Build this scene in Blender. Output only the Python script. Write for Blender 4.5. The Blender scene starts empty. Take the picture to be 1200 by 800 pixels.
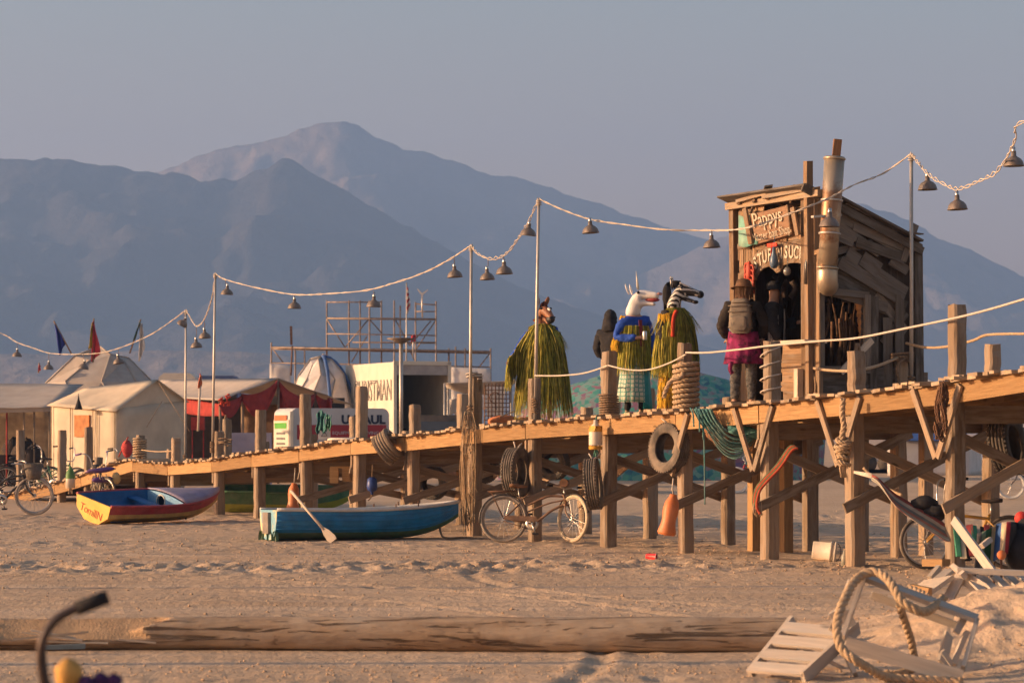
import bpy, bmesh, math, random
from mathutils import Vector, Matrix, Quaternion, noise
import numpy as np

R = math.radians
C = bpy.context.scene.collection
F = 3333.333            # focal length in photo pixels (100 mm lens, 1200 px wide)
HZ = 505.0              # photo row of the horizon
EYE = 1.75
rng = random.Random(7)

def W(px, py, d):
    """world point at distance d seen at photo position px,py"""
    return Vector(((px - 600) / F * d, d, EYE - (py - HZ) / F * d))

def G(px, d):
    return Vector(((px - 600) / F * d, d, 0.0))

# ---------------------------------------------------------------- materials
MATS = {}
def _nodes(name):
    m = bpy.data.materials.new(name)
    m.use_nodes = True
    nt = m.node_tree
    b = nt.nodes['Principled BSDF']
    return m, nt, b

def mixcol(nt, fac, a, b):
    n = nt.nodes.new('ShaderNodeMix'); n.data_type = 'RGBA'
    if hasattr(fac, 'links'): nt.links.new(fac, n.inputs[0])
    else: n.inputs[0].default_value = fac
    for s, i in ((a, 6), (b, 7)):
        if hasattr(s, 'links'): nt.links.new(s, n.inputs[i])
        else: n.inputs[i].default_value = (s[0], s[1], s[2], 1)
    return n.outputs[2]

def ramp(nt, fac, stops):
    n = nt.nodes.new('ShaderNodeValToRGB')
    while len(n.color_ramp.elements) < len(stops): n.color_ramp.elements.new(0.5)
    for e, (p, c) in zip(n.color_ramp.elements, stops):
        e.position = p
        e.color = (c, c, c, 1) if isinstance(c, (int, float)) else (c[0], c[1], c[2], 1)
    nt.links.new(fac, n.inputs[0])
    return n.outputs[0]

def noise_tex(nt, scale, detail=3, rough=.55, vec=None, stretch=None, dist=0):
    n = nt.nodes.new('ShaderNodeTexNoise')
    n.inputs['Scale'].default_value = scale
    n.inputs['Detail'].default_value = detail
    n.inputs['Roughness'].default_value = rough
    n.inputs['Distortion'].default_value = dist
    if vec is None:
        vec = nt.nodes.new('ShaderNodeTexCoord').outputs['Object']
    if stretch:
        mp = nt.nodes.new('ShaderNodeMapping'); mp.inputs['Scale'].default_value = stretch
        nt.links.new(vec, mp.inputs[0]); vec = mp.outputs[0]
    nt.links.new(vec, n.inputs['Vector'])
    return n.outputs['Fac']

def bump(nt, b, h, strength=.3, dist=.02):
    n = nt.nodes.new('ShaderNodeBump')
    n.inputs['Strength'].default_value = strength
    n.inputs['Distance'].default_value = dist
    nt.links.new(h, n.inputs['Height'])
    nt.links.new(n.outputs[0], b.inputs['Normal'])

def mat(name, col, rough=.8, var=.25, scale=4, metal=0, bmp=.15, col2=None, bscale=None, spec=.35, dust=0):
    """plain painted / cloth / metal surface with mottling"""
    if name in MATS: return MATS[name]
    m, nt, b = _nodes(name)
    dark = tuple(c * (1 - var) for c in col)
    lite = tuple(min(1, c * (1 + var)) for c in col)
    n1 = noise_tex(nt, scale, 4)
    f = ramp(nt, n1, [(.3, 0.0), (.7, 1.0)])
    c = mixcol(nt, f, dark, lite)
    if col2:
        n2 = noise_tex(nt, scale * .7, 5, .65)
        f2 = ramp(nt, n2, [(.52, 0.0), (.6, 1.0)])
        c = mixcol(nt, f2, c, col2)
    if dust:
        n3 = noise_tex(nt, 2.3, 5, .7)
        f3 = ramp(nt, n3, [(.35, 0.0), (.75, dust)])
        c = mixcol(nt, f3, c, (.42, .33, .25))
    nt.links.new(c, b.inputs['Base Color'])
    b.inputs['Roughness'].default_value = rough
    b.inputs['Metallic'].default_value = metal
    b.inputs['Specular IOR Level'].default_value = spec
    if bmp:
        bump(nt, b, noise_tex(nt, bscale or scale * 6, 3), bmp)
    MATS[name] = m
    return m

def wood(name, c1, c2, rough=.85, grey=None, tint=.35):
    """timber: grain follows each board's UV; every board gets its own tint"""
    if name in MATS: return MATS[name]
    m, nt, b = _nodes(name)
    uv = nt.nodes.new('ShaderNodeUVMap'); uv.uv_map = 'UVMap'
    g = noise_tex(nt, 1, 5, .6, uv.outputs[0], (2.2, 38, 1), .6)
    f = ramp(nt, g, [(.32, 0.0), (.68, 1.0)])
    c = mixcol(nt, f, c1, c2)
    # per-board tint: floor of the uv v coordinate over 10
    sep = nt.nodes.new('ShaderNodeSeparateXYZ'); nt.links.new(uv.outputs[0], sep.inputs[0])
    dv = nt.nodes.new('ShaderNodeMath'); dv.operation = 'DIVIDE'; dv.inputs[1].default_value = 10
    nt.links.new(sep.outputs[1], dv.inputs[0])
    fl = nt.nodes.new('ShaderNodeMath'); fl.operation = 'FLOOR'; nt.links.new(dv.outputs[0], fl.inputs[0])
    wn = nt.nodes.new('ShaderNodeTexWhiteNoise'); wn.noise_dimensions = '1D'
    nt.links.new(fl.outputs[0], wn.inputs['W'])
    mr = nt.nodes.new('ShaderNodeMapRange')
    mr.inputs[3].default_value = 1 - tint; mr.inputs[4].default_value = 1 + tint * .6
    nt.links.new(wn.outputs[0], mr.inputs[0])
    hs = nt.nodes.new('ShaderNodeHueSaturation'); nt.links.new(mr.outputs[0], hs.inputs['Value'])
    nt.links.new(c, hs.inputs['Color'])
    c = hs.outputs[0]
    if grey:
        n2 = noise_tex(nt, 2.2, 4, .6, uv.outputs[0], (1, 5, 1))
        f2 = ramp(nt, n2, [(.45, 0.0), (.62, .8)])
        c = mixcol(nt, f2, c, grey)
    # knots
    vo = nt.nodes.new('ShaderNodeTexVoronoi'); vo.inputs['Scale'].default_value = 1
    mp = nt.nodes.new('ShaderNodeMapping'); mp.inputs['Scale'].default_value = (1.6, 5, 1)
    nt.links.new(uv.outputs[0], mp.inputs[0]); nt.links.new(mp.outputs[0], vo.inputs['Vector'])
    fk = ramp(nt, vo.outputs['Distance'], [(.05, .75), (.12, 0.0)])
    c = mixcol(nt, fk, c, tuple(x * .35 for x in c1))
    nt.links.new(c, b.inputs['Base Color'])
    b.inputs['Roughness'].default_value = rough
    b.inputs['Specular IOR Level'].default_value = .25
    bump(nt, b, g, .35, .01)
    MATS[name] = m
    return m

# ---------------------------------------------------------------- mesh builder
class MB:
    def __init__(s):
        s.v = []; s.f = []; s.uv = []; s.mi = []; s.sm = []
    def add(s, verts, faces, uvs=None, m=0, smooth=False):
        o = len(s.v)
        s.v.extend([tuple(p) for p in verts])
        for i, fc in enumerate(faces):
            s.f.append(tuple(o + k for k in fc))
            s.uv.append(uvs[i] if uvs else [(0, 0)] * len(fc))
            s.mi.append(m); s.sm.append(smooth)
        return s
    def beam(s, p0, p1, w, h, up=(0, 0, 1), m=0, taper=1.0, rnd=None, twist=0):
        """box from p0 to p1, w across, h along 'up'"""
        p0 = Vector(p0); p1 = Vector(p1)
        ax = p1 - p0; L = ax.length
        if L < 1e-6: return s
        ax /= L
        up = Vector(up)
        if abs(ax.dot(up)) > .98: up = Vector((1, 0, 0)) if abs(ax.x) < .9 else Vector((0, 1, 0))
        sd = ax.cross(up).normalized(); u = sd.cross(ax).normalized()
        if twist:
            q = Quaternion(ax, twist); sd = q @ sd; u = q @ u
        vs = []
        for p, k in ((p0, 1.0), (p1, taper)):
            for a, b in ((-1, -1), (1, -1), (1, 1), (-1, 1)):
                j = Vector((0, 0, 0)) if rnd is None else Vector((rng.uniform(-rnd, rnd), rng.uniform(-rnd, rnd), rng.uniform(-rnd, rnd)))
                vs.append(p + sd * (a * w * k / 2) + u * (b * h * k / 2) + j)
        fs = [(0, 1, 5, 4), (1, 2, 6, 5), (2, 3, 7, 6), (3, 0, 4, 7), (3, 2, 1, 0), (4, 5, 6, 7)]
        u0 = rng.uniform(0, 60); v0 = 10 * rng.randrange(0, 4000) + 1
        def side(o, wd): return [(u0, v0 + o), (u0, v0 + o + wd), (u0 + L, v0 + o + wd), (u0 + L, v0 + o)]
        uvs = [side(0, w), side(1, h), side(2, w), side(3, h),
               [(u0 + .3, v0 + 4), (u0 + .3, v0 + 4 + w), (u0 + .3 + h * .3, v0 + 4 + w), (u0 + .3 + h * .3, v0 + 4)],
               [(u0 + .7, v0 + 5), (u0 + .7, v0 + 5 + w), (u0 + .7 + h * .3, v0 + 5 + w), (u0 + .7 + h * .3, v0 + 5)]]
        s.add(vs, fs, uvs, m)
        return s
    def box(s, c, size, rot=None, m=0):
        c = Vector(c); rot = rot or Matrix.Identity(3)
        x, y, z = (Vector(rot.col[i]) for i in range(3))
        s.beam(c - x * size[0] / 2, c + x * size[0] / 2, size[1], size[2], up=z, m=m)
        return s
    def tube(s, pts, r, n=8, m=0, caps=True, closed=False):
        pts = [Vector(p) for p in pts]
        k = len(pts)
        if not isinstance(r, (list, tuple)): r = [r] * k
        vs = []; prev = None; ring0 = None
        acc = 0; us = []
        for i, p in enumerate(pts):
            if closed: t = pts[(i + 1) % k] - pts[i - 1]
            elif i == 0: t = pts[1] - p
            elif i == k - 1: t = p - pts[i - 1]
            else: t = pts[i + 1] - pts[i - 1]
            if t.length < 1e-9: t = Vector((0, 0, 1))
            t.normalize()
            if prev is None:
                a = Vector((0, 0, 1)) if abs(t.z) < .9 else Vector((1, 0, 0))
                nx = t.cross(a).normalized()
            else:
                nx = (prev - t * prev.dot(t))
                if nx.length < 1e-6: nx = t.orthogonal()
                nx.normalize()
            prev = nx; ny = t.cross(nx)
            if i: acc += (p - pts[i - 1]).length
            us.append(acc)
            for j in range(n):
                a = 2 * math.pi * j / n
                vs.append(p + (nx * math.cos(a) + ny * math.sin(a)) * r[i])
        fs = []; uvs = []
        v0 = 10 * rng.randrange(0, 4000) + 1
        rr = max(r)
        for i in range(k if closed else k - 1):
            i2 = (i + 1) % k
            for j in range(n):
                j2 = (j + 1) % n
                fs.append((i * n + j, i * n + j2, i2 * n + j2, i2 * n + j))
                va, vb = v0 + 2 * math.pi * rr * j / n, v0 + 2 * math.pi * rr * (j + 1) / n
                ua, ub = us[i], us[i2] if i2 else acc + .1
                uvs.append([(ua, va), (ua, vb), (ub, vb), (ub, va)])
        s.add(vs, fs, uvs, m, True)
        if caps and not closed:
            o = len(s.v) - len(vs)
            for ring in (list(range(n))[::-1], [(k - 1) * n + j for j in range(n)]):
                s.f.append(tuple(o + q for q in ring)); s.uv.append([(0.3, v0)] * n); s.mi.append(m); s.sm.append(False)
        return s
    def lathe(s, prof, M=None, n=16, m=0, smooth=True, arc=None):
        """prof: (r, z) list about local z, M a 4x4"""
        M = M or Matrix.Identity(4)
        vs = []; k = len(prof); seg = n if arc is None else n + 1
        for r_, z in prof:
            for j in range(seg):
                a = 2 * math.pi * j / n if arc is None else arc[0] + (arc[1] - arc[0]) * j / n
                vs.append(M @ Vector((r_ * math.cos(a), r_ * math.sin(a), z)))
        fs = []; uvs = []
        for i in range(k - 1):
            for j in range(n):
                j2 = (j + 1) % seg
                fs.append((i * seg + j, i * seg + j2, (i + 1) * seg + j2, (i + 1) * seg + j))
                uvs.append([(prof[i][1], j / n), (prof[i][1], (j + 1) / n), (prof[i + 1][1], (j + 1) / n), (prof[i + 1][1], j / n)])
        s.add(vs, fs, uvs, m, smooth)
        return s
    def blob(s, c, rad, n=12, k=8, m=0, rot=None, jit=0):
        c = Vector(c); rot = rot or Matrix.Identity(3)
        vs = [];
        for i in range(k + 1):
            th = math.pi * i / k
            for j in range(n):
                a = 2 * math.pi * j / n
                q = 1 + (rng.uniform(-jit, jit) if jit else 0)
                p = Vector((rad[0] * math.sin(th) * math.cos(a), rad[1] * math.sin(th) * math.sin(a), rad[2] * math.cos(th))) * q
                vs.append(c + rot @ p)
        fs = [(i * n + j, (i + 1) * n + j, (i + 1) * n + (j + 1) % n, i * n + (j + 1) % n) for i in range(k) for j in range(n)]
        s.add(vs, fs, None, m, True)
        return s
    def grid(s, P, m=0, smooth=True, uvs=None):
        """P[i][j] grid of points"""
        a = len(P); b = len(P[0])
        vs = [p for row in P for p in row]
        fs = []; uv = []
        for i in range(a - 1):
            for j in range(b - 1):
                fs.append((i * b + j, i * b + j + 1, (i + 1) * b + j + 1, (i + 1) * b + j))
                uv.append([(j / (b - 1), i / (a - 1)), ((j + 1) / (b - 1), i / (a - 1)), ((j + 1) / (b - 1), (i + 1) / (a - 1)), (j / (b - 1), (i + 1) / (a - 1))])
        s.add(vs, fs, uv, m, smooth)
        return s
    def poly(s, pts, m=0):
        s.add(pts, [tuple(range(len(pts)))], None, m)
        return s
    def prism(s, pts, off, m=0):
        """polygon extruded by vector off"""
        off = Vector(off); n = len(pts); pts = [Vector(p) for p in pts]
        vs = pts + [p + off for p in pts]
        v0 = 10 * rng.randrange(0, 4000) + 1
        a = pts[0]; ex = (pts[1] - pts[0]).normalized(); nn = off.normalized() if off.length else Vector((0, 0, 1)); ey = nn.cross(ex)
        loc = [((p - a).dot(ex), v0 + 2 + (p - a).dot(ey)) for p in pts]
        fs = [tuple(range(n))[::-1], tuple(range(n, 2 * n))] + [(i, (i + 1) % n, n + (i + 1) % n, n + i) for i in range(n)]
        uvs = [loc[::-1], loc] + [[loc[i], loc[(i + 1) % n], loc[(i + 1) % n], loc[i]] for i in range(n)]
        s.add(vs, fs, uvs, m)
        return s
    def build(s, name, mats, parent=None, loc=None):
        if not isinstance(mats, (list, tuple)): mats = [mats]
        if parent is not None and loc is None:
            loc = parent.location if parent.get('_world') else Vector((0, 0, 0))
            if parent.parent is not None and parent.get('_world'): loc = Vector(parent['_wl'])
        base = Vector(loc) if loc is not None else Vector((0, 0, 0))
        me = bpy.data.meshes.new(name)
        me.from_pydata([tuple(Vector(p) - base) for p in s.v], [], s.f)
        me.polygons.foreach_set('material_index', s.mi)
        me.polygons.foreach_set('use_smooth', s.sm)
        uvl = me.uv_layers.new(name='UVMap')
        uvl.data.foreach_set('uv', [c for fc in s.uv for p in fc for c in p])
        for m_ in mats: me.materials.append(m_)
        me.update()
        bm = bmesh.new(); bm.from_mesh(me)
        bmesh.ops.recalc_face_normals(bm, faces=bm.faces)
        bm.to_mesh(me); bm.free()
        o = bpy.data.objects.new(name, me); C.objects.link(o)
        if parent is not None:
            o.parent = parent
            if parent.get('_world'): o['_world'] = 1; o['_wl'] = list(base)
        elif loc is not None: o.location = base
        return o

def tag(o, label=None, cat=None, group=None, kind=None):
    if label: o['label'] = label
    if cat: o['category'] = cat
    if group: o['group'] = group
    if kind: o['kind'] = kind
    return o

def empty(name, loc=(0, 0, 0), rz=0, label=None, cat=None, group=None, world=False):
    """a thing's base; world=True: its parts are given in world coordinates"""
    o = bpy.data.objects.new(name, None); C.objects.link(o)
    o.empty_display_size = .1
    o.location = loc; o.rotation_euler = (0, 0, rz)
    if world: o['_world'] = 1
    tag(o, label, cat, group)
    return o

def kids(o): return [c for c in bpy.data.objects if c.parent == o]
def copy_tree(o, parent=None):
    c = o.copy(); C.objects.link(c)
    if parent is not None: c.parent = parent
    for ch in KIDS(o): copy_tree(ch, c)
    return c
def KIDS(o): return list(o.children)

def text_mesh(txt, size, depth=.004, font_shear=0, align='CENTER', bold=0, spacing=1):
    cu = bpy.data.curves.new('lettering', 'FONT')
    cu.body = txt; cu.size = size; cu.extrude = depth; cu.align_x = align; cu.align_y = 'CENTER'
    cu.shear = font_shear; cu.offset = bold; cu.resolution_u = 3; cu.space_character = spacing
    ob = bpy.data.objects.new('lettering', cu); C.objects.link(ob)
    dg = bpy.context.evaluated_depsgraph_get()
    me = bpy.data.meshes.new_from_object(ob.evaluated_get(dg))
    C.objects.unlink(ob); bpy.data.objects.remove(ob); bpy.data.curves.remove(cu)
    return me

def text_part(txt, size, o3, ex, ey, m, parent, name='lettering', depth=.004, sx=1, **k):
    """lettering centred on o3 (parent's local or world space), running along ex with up ey"""
    me = text_mesh(txt, size, depth, **k)
    ex = Vector(ex).normalized(); ey = Vector(ey).normalized(); ez = ex.cross(ey).normalized()
    o3 = Vector(o3)
    base = Vector((0, 0, 0))
    if parent.get('_world'):
        base = Vector(parent['_wl']) if parent.parent is not None else Vector(parent.location)
    for v in me.vertices:
        c = v.co.copy()
        v.co = o3 + ex * (c.x * sx) + ey * c.y + ez * c.z - base
    me.materials.clear(); me.materials.append(m)
    me.name = name
    o = bpy.data.objects.new(name, me); C.objects.link(o); o.parent = parent
    return o

def skin(name, J, E, m, parent=None, sub=2, root=None, smooth=True, loc=None):
    """one continuous skinned surface. J: name->(x,y,z,r or (rx,ry)); E: pairs"""
    names = list(J); idx = {n: i for i, n in enumerate(names)}
    me = bpy.data.meshes.new(name)
    me.from_pydata([J[n][:3] for n in names], [(idx[a], idx[b]) for a, b in E], [])
    o = bpy.data.objects.new(name, me); C.objects.link(o)
    o.modifiers.new('s', 'SKIN')
    for n, sv in zip(names, me.skin_vertices[0].data):
        r_ = J[n][3]
        sv.radius = r_ if isinstance(r_, (tuple, list)) else (r_, r_)
        sv.use_root = (n == (root or names[0]))
    if sub:
        sd = o.modifiers.new('d', 'SUBSURF'); sd.levels = sub; sd.render_levels = sub
    dg = bpy.context.evaluated_depsgraph_get()
    me2 = bpy.data.meshes.new_from_object(o.evaluated_get(dg))
    C.objects.unlink(o); bpy.data.objects.remove(o); bpy.data.meshes.remove(me)
    me2.name = name
    me2.materials.clear(); me2.materials.append(m)
    for p in me2.polygons: p.use_smooth = smooth; p.material_index = 0
    o = bpy.data.objects.new(name, me2); C.objects.link(o)
    if parent is not None: o.parent = parent
    elif loc is not None: o.location = loc
    return o

def catenary(a, b, sag, n=12):
    a = Vector(a); b = Vector(b)
    return [a.lerp(b, i / n) - Vector((0, 0, sag * 4 * (i / n) * (1 - i / n))) for i in range(n + 1)]

def smoothpath(pts, n=6):
    """Catmull-Rom through the points"""
    P = [Vector(p) for p in pts]
    out = []
    for i in range(len(P) - 1):
        p0 = P[max(i - 1, 0)]; p1 = P[i]; p2 = P[i + 1]; p3 = P[min(i + 2, len(P) - 1)]
        for k in range(n):
            t = k / n
            out.append(.5 * ((2 * p1) + (p2 - p0) * t + (2 * p0 - 5 * p1 + 4 * p2 - p3) * t * t + (3 * p1 - p0 - 3 * p2 + p3) * t ** 3))
    out.append(P[-1])
    return out

def twisted_rope(mb, pts, r, strands=3, pitch=None, n=6, m=0):
    """laid rope: strands winding round the path"""
    pitch = pitch or r * 7
    # resample
    P = [Vector(p) for p in pts]
    L = [0]
    for a, b in zip(P, P[1:]): L.append(L[-1] + (b - a).length)
    step = pitch / 8
    k = max(4, int(L[-1] / step))
    Q = []
    j = 0
    for i in range(k + 1):
        s_ = L[-1] * i / k
        while j < len(L) - 2 and L[j + 1] < s_: j += 1
        t = (s_ - L[j]) / max(1e-9, L[j + 1] - L[j])
        Q.append(P[j].lerp(P[j + 1], t))
    prev = None; frames = []
    for i, p in enumerate(Q):
        t = (Q[min(i + 1, k)] - Q[max(i - 1, 0)])
        t = t.normalized() if t.length > 1e-9 else Vector((0, 0, 1))
        nx = t.orthogonal().normalized() if prev is None else (prev - t * prev.dot(t)).normalized()
        prev = nx; frames.append((nx, t.cross(nx)))
    for s_ in range(strands):
        path = []
        for i, p in enumerate(Q):
            a = 2 * math.pi * (s_ / strands + L[-1] * i / k / pitch)
            nx, ny = frames[i]
            path.append(p + (nx * math.cos(a) + ny * math.sin(a)) * r * .5)
        mb.tube(path, r * .56, n, m)
    return mb
# ---------------------------------------------------------------- camera, light, sky
scene = bpy.context.scene
cam = bpy.data.cameras.new('camera'); cam_o = bpy.data.objects.new('camera', cam); C.objects.link(cam_o)
cam.lens = 100; cam.sensor_width = 36; cam.sensor_fit = 'HORIZONTAL'
cam.shift_y = (HZ - 400) / 1200
cam.clip_start = .5; cam.clip_end = 60000
cam_o.location = (0, 0, EYE); cam_o.rotation_euler = (R(90), 0, 0)
cam.dof.use_dof = True; cam.dof.focus_distance = 43; cam.dof.aperture_fstop = 100 / 23
scene.camera = cam_o

SUN_EL = R(12.5); SUN_AZ = R(2)     # from the left, slightly from the camera's side
to_sun = Vector((-math.cos(SUN_EL) * math.cos(SUN_AZ), -math.cos(SUN_EL) * math.sin(SUN_AZ), math.sin(SUN_EL)))
sun = bpy.data.lights.new('sun', 'SUN'); sun.energy = 4.4; sun.angle = R(.55); sun.color = (1.0, .64, .36)
sun_o = bpy.data.objects.new('sun', sun); C.objects.link(sun_o)
sun_o.rotation_euler = to_sun.to_track_quat('Z', 'Y').to_euler(); sun_o.location = (-40, -6, 30)

wd = bpy.data.worlds.new('World'); scene.world = wd; wd.use_nodes = True
nt = wd.node_tree; bg = nt.nodes['Background']
sky = nt.nodes.new('ShaderNodeTexSky'); sky.sky_type = 'NISHITA'; sky.sun_disc = False
sky.sun_elevation = SUN_EL
sky.sun_rotation = math.atan2(to_sun.x, to_sun.y)
sky.altitude = 1200; sky.air_density = 1.0; sky.dust_density = 6.0; sky.ozone_density = 1.0
# dusty evening glow low in the sky, clear sky overhead
tcw = nt.nodes.new('ShaderNodeTexCoord'); spw = nt.nodes.new('ShaderNodeSeparateXYZ'); nt.links.new(tcw.outputs['Generated'], spw.inputs[0])
glow = ramp(nt, spw.outputs[2], [(.0, (.92, .47, .34)), (.09, (.82, .48, .37)), (.16, (.66, .52, .41)), (.5, (.42, .42, .42))])
mw = nt.nodes.new('ShaderNodeMix'); mw.data_type = 'RGBA'; mw.blend_type = 'MULTIPLY'; mw.inputs[0].default_value = 1
nt.links.new(sky.outputs[0], mw.inputs[6]); nt.links.new(glow, mw.inputs[7])
gn = nt.nodes.new('ShaderNodeVectorMath'); gn.operation = 'SCALE'; gn.inputs['Scale'].default_value = 2.4
nt.links.new(mw.outputs[2], gn.inputs[0])
nt.links.new(gn.outputs[0], bg.inputs[0]); bg.inputs[1].default_value = .08

scene.view_settings.view_transform = 'Standard'; scene.view_settings.look = 'None'
scene.view_settings.exposure = 1.0; scene.view_settings.gamma = 1
scene.view_settings.use_curve_mapping = False
scene.cycles.use_denoising = True
scene.cycles.use_adaptive_sampling = True; scene.cycles.adaptive_threshold = .02
scene.cycles.max_bounces = 6; scene.cycles.diffuse_bounces = 3; scene.cycles.glossy_bounces = 2
scene.cycles.transparent_max_bounces = 8; scene.cycles.volume_bounces = 0
scene.cycles.caustics_reflective = False; scene.cycles.caustics_refractive = False

# ---------------------------------------------------------------- ground
def mound(x, y):
    """heap of scraped-up dust at the right"""
    h = 0
    for cx, cy, rx, ry, a in ((4.15, 22.6, 1.05, 1.5, .50), (5.4, 24.0, 1.7, 2.2, .62), (3.5, 21.4, .6, .9, .16), (4.7, 20.6, 1.2, .9, .25)):
        q = ((x - cx) / rx) ** 2 + ((y - cy) / ry) ** 2
        if q < 6: h = max(h, a * math.exp(-q * .9))
    return h

PRINTS = {}
rng.seed(12)
for k in range(230):
    fy = rng.choice((rng.uniform(19, 46), rng.gauss(37, 2), rng.gauss(43, 2))); fx = rng.uniform(-.2, .2) * fy
    for dx in (-1, 0, 1):
        for dy in (-1, 0, 1): PRINTS.setdefault((int(math.floor(fx)) + dx, int(math.floor(fy)) + dy), []).append((fx, fy))
def gz(x, y):
    z = 0.0
    p = Vector((x, y, 0))
    if y < 90 and abs(x) < 25:
        near = max(0, min(1, (85 - y) / 30))
        band = 0.0
        # churned strips of clods running across
        for c, w_, a in ((36.8, 1.5, 1.9 if x < 2.5 else 1.1), (44.0, 2.2, .6), (25.8, .7, .5), (20.6, .5, .4), (58, 3, .8), (52, 3, .6)):
            yy = y + 1.1 * noise.noise(Vector((x * .12, c, 3)))
            band += a * math.exp(-((yy - c) / w_) ** 2)
        band = min(1.8, band + .08)
        rough = noise.fractal(Vector((x * 3.4, y * 2.2, 5)), .75, 2.1, 4)
        z += near * (.040 * band * rough + .012 * noise.noise(Vector((x * .5, y * .35, 9))))
        # wheel tracks
        for c in (30.2, 32.0, 33.1, 27.6, 29.0):
            yy = y - c - .5 * math.sin(x * .13 + c) - .2 * noise.noise(Vector((x * .3, c, 0)))
            z += -.018 * math.exp(-(yy / .11) ** 2) + .012 * math.exp(-((yy - .2) / .1) ** 2)
        # curved wheel tracks and footprints
        for cx, cy, rr in ((-7.5, 22.5, 8.2), (-7.5, 22.5, 9.7), (6.0, 35.0, 6.5), (-1.0, 50.0, 9.0)):
            q = math.hypot(x - cx, (y - cy) * .8) - rr
            if abs(q) < .35: z += -.022 * math.exp(-(q / .08) ** 2) * (.75 + .25 * math.sin(22 * math.atan2(y - cy, x - cx) * rr * .3)) + .012 * math.exp(-((abs(q) - .15) / .06) ** 2)
        for fx, fy in PRINTS.get((int(math.floor(x)), int(math.floor(y))), ()):
            q = ((x - fx) / .14) ** 2 + ((y - fy) / .10) ** 2
            if q < 5: z += -.030 * math.exp(-q) + .012 * math.exp(-(q - 2.2) ** 2)
        m_ = mound(x, y)
        if m_ > .003:
            z += m_ + min(1, m_ * 4) * .05 * noise.fractal(Vector((x * 4.5, y * 3.2, 1)), 1, 2, 4)
    return z

def axis(lo, hi, step, out, far, g):
    a = list(np.arange(lo, hi + 1e-6, step)); s_ = step; p = a[-1]
    while p < far: s_ *= g; p += s_; a.append(p)
    s_ = step; p = a[0]
    while p > out: s_ *= g; p -= s_; a.insert(0, p)
    return a
xs = axis(-10.5, 10.5, .055, -9000, 9000, 1.22)
ys = axis(17.5, 62, .09, -600, 14000, 1.16)
mb = MB()
nx, ny = len(xs), len(ys)
verts = [(x, y, gz(x, y)) for y in ys for x in xs]
faces = [(j * nx + i, j * nx + i + 1, (j + 1) * nx + i + 1, (j + 1) * nx + i) for j in range(ny - 1) for i in range(nx - 1)]
me = bpy.data.meshes.new('ground'); me.from_pydata(verts, [], faces)
for p in me.polygons: p.use_smooth = True
ground = bpy.data.objects.new('ground', me); C.objects.link(ground); ground['kind'] = 'structure'
m, nt, b = _nodes('playa_dust')
tc = nt.nodes.new('ShaderNodeTexCoord').outputs['Object']
a1 = ramp(nt, noise_tex(nt, .35, 5, .6, tc, (1, .45, 1)), [(.3, 0.0), (.7, 1.0)])
c = mixcol(nt, a1, (.45, .315, .205), (.60, .435, .295))
a2 = ramp(nt, noise_tex(nt, 6, 4, .7, tc, (1, .5, 1)), [(.42, 0.0), (.75, .6)])
c = mixcol(nt, a2, c, (.34, .235, .155))
a3 = ramp(nt, noise_tex(nt, .9, 3, .6, tc, (.06, 2.2, 1), .4), [(.45, 0.0), (.7, .55)])
c = mixcol(nt, a3, c, (.60, .46, .34))
nt.links.new(c, b.inputs['Base Color']); b.inputs['Roughness'].default_value = .95; b.inputs['Specular IOR Level'].default_value = .1
h = nt.nodes.new('ShaderNodeMath'); h.operation = 'ADD'
nt.links.new(noise_tex(nt, 9, 5, .68, tc, (1, .6, 1)), h.inputs[0]); nt.links.new(noise_tex(nt, 2.0, 4, .6, tc, (.4, 1.6, 1)), h.inputs[1])
bump(nt, b, h.outputs[0], .6, .05)
me.materials.append(m)

# loose clods and crumbs of dried mud lying about
mb = MB(); rng.seed(99)
def clod(x, y, r_):
    z = gz(x, y); c = Vector((x, y, z + r_ * .25))
    q = [c + Vector((dx * r_ * rng.uniform(.6, 1.3), dy * r_ * rng.uniform(.6, 1.3), dz * r_ * rng.uniform(.4, .9))) for dx, dy, dz in ((1, 0, 0), (0, 1, 0), (-1, 0, 0), (0, -1, 0), (0, 0, 1), (0, 0, -1))]
    mb.add(q, [(0, 1, 4), (1, 2, 4), (2, 3, 4), (3, 0, 4), (1, 0, 5), (2, 1, 5), (3, 2, 5), (0, 3, 5)])
for k in range(13000):
    u = rng.random()
    if u < .74:
        c, w_ = rng.choice(((36.5, 1.3), (36.9, 1.0), (44.0, 1.8), (25.8, .6), (20.6, .4), (52, 2.5), (40.5, 1.5)))
        y = rng.gauss(c, w_)
    else: y = 18.5 + 44 * rng.random() ** 1.25
    x = rng.uniform(-.2, .2) * y
    if y < 18.2: continue
    clod(x, y, (.005 + .020 * rng.random() ** 4) * (.7 if y < 27 else 1))
cl = mb.build('mud_clods', mat('dry_mud_clod', (.44, .31, .205), .95, .25, 3, spec=.1)); cl['kind'] = 'stuff'

# ---------------------------------------------------------------- mountains
def interp(prof, x):
    if x <= prof[0][0]: return prof[0][1]
    for (x0, y0), (x1, y1) in zip(prof, prof[1:]):
        if x <= x1: return y0 + (y1 - y0) * (x - x0) / (x1 - x0)
    return prof[-1][1]

def rock(name, c1, c2, sc):
    m, nt, b = _nodes(name)
    f = ramp(nt, noise_tex(nt, sc, 6, .65), [(.35, 0.0), (.65, 1.0)])
    nt.links.new(mixcol(nt, f, c1, c2), b.inputs['Base Color'])
    b.inputs['Roughness'].default_value = 1; b.inputs['Specular IOR Level'].default_value = 0
    bump(nt, b, noise_tex(nt, sc * 3.5, 8, .68, None, (1, .5, 1)), 1.0, 14)
    return m

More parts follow.
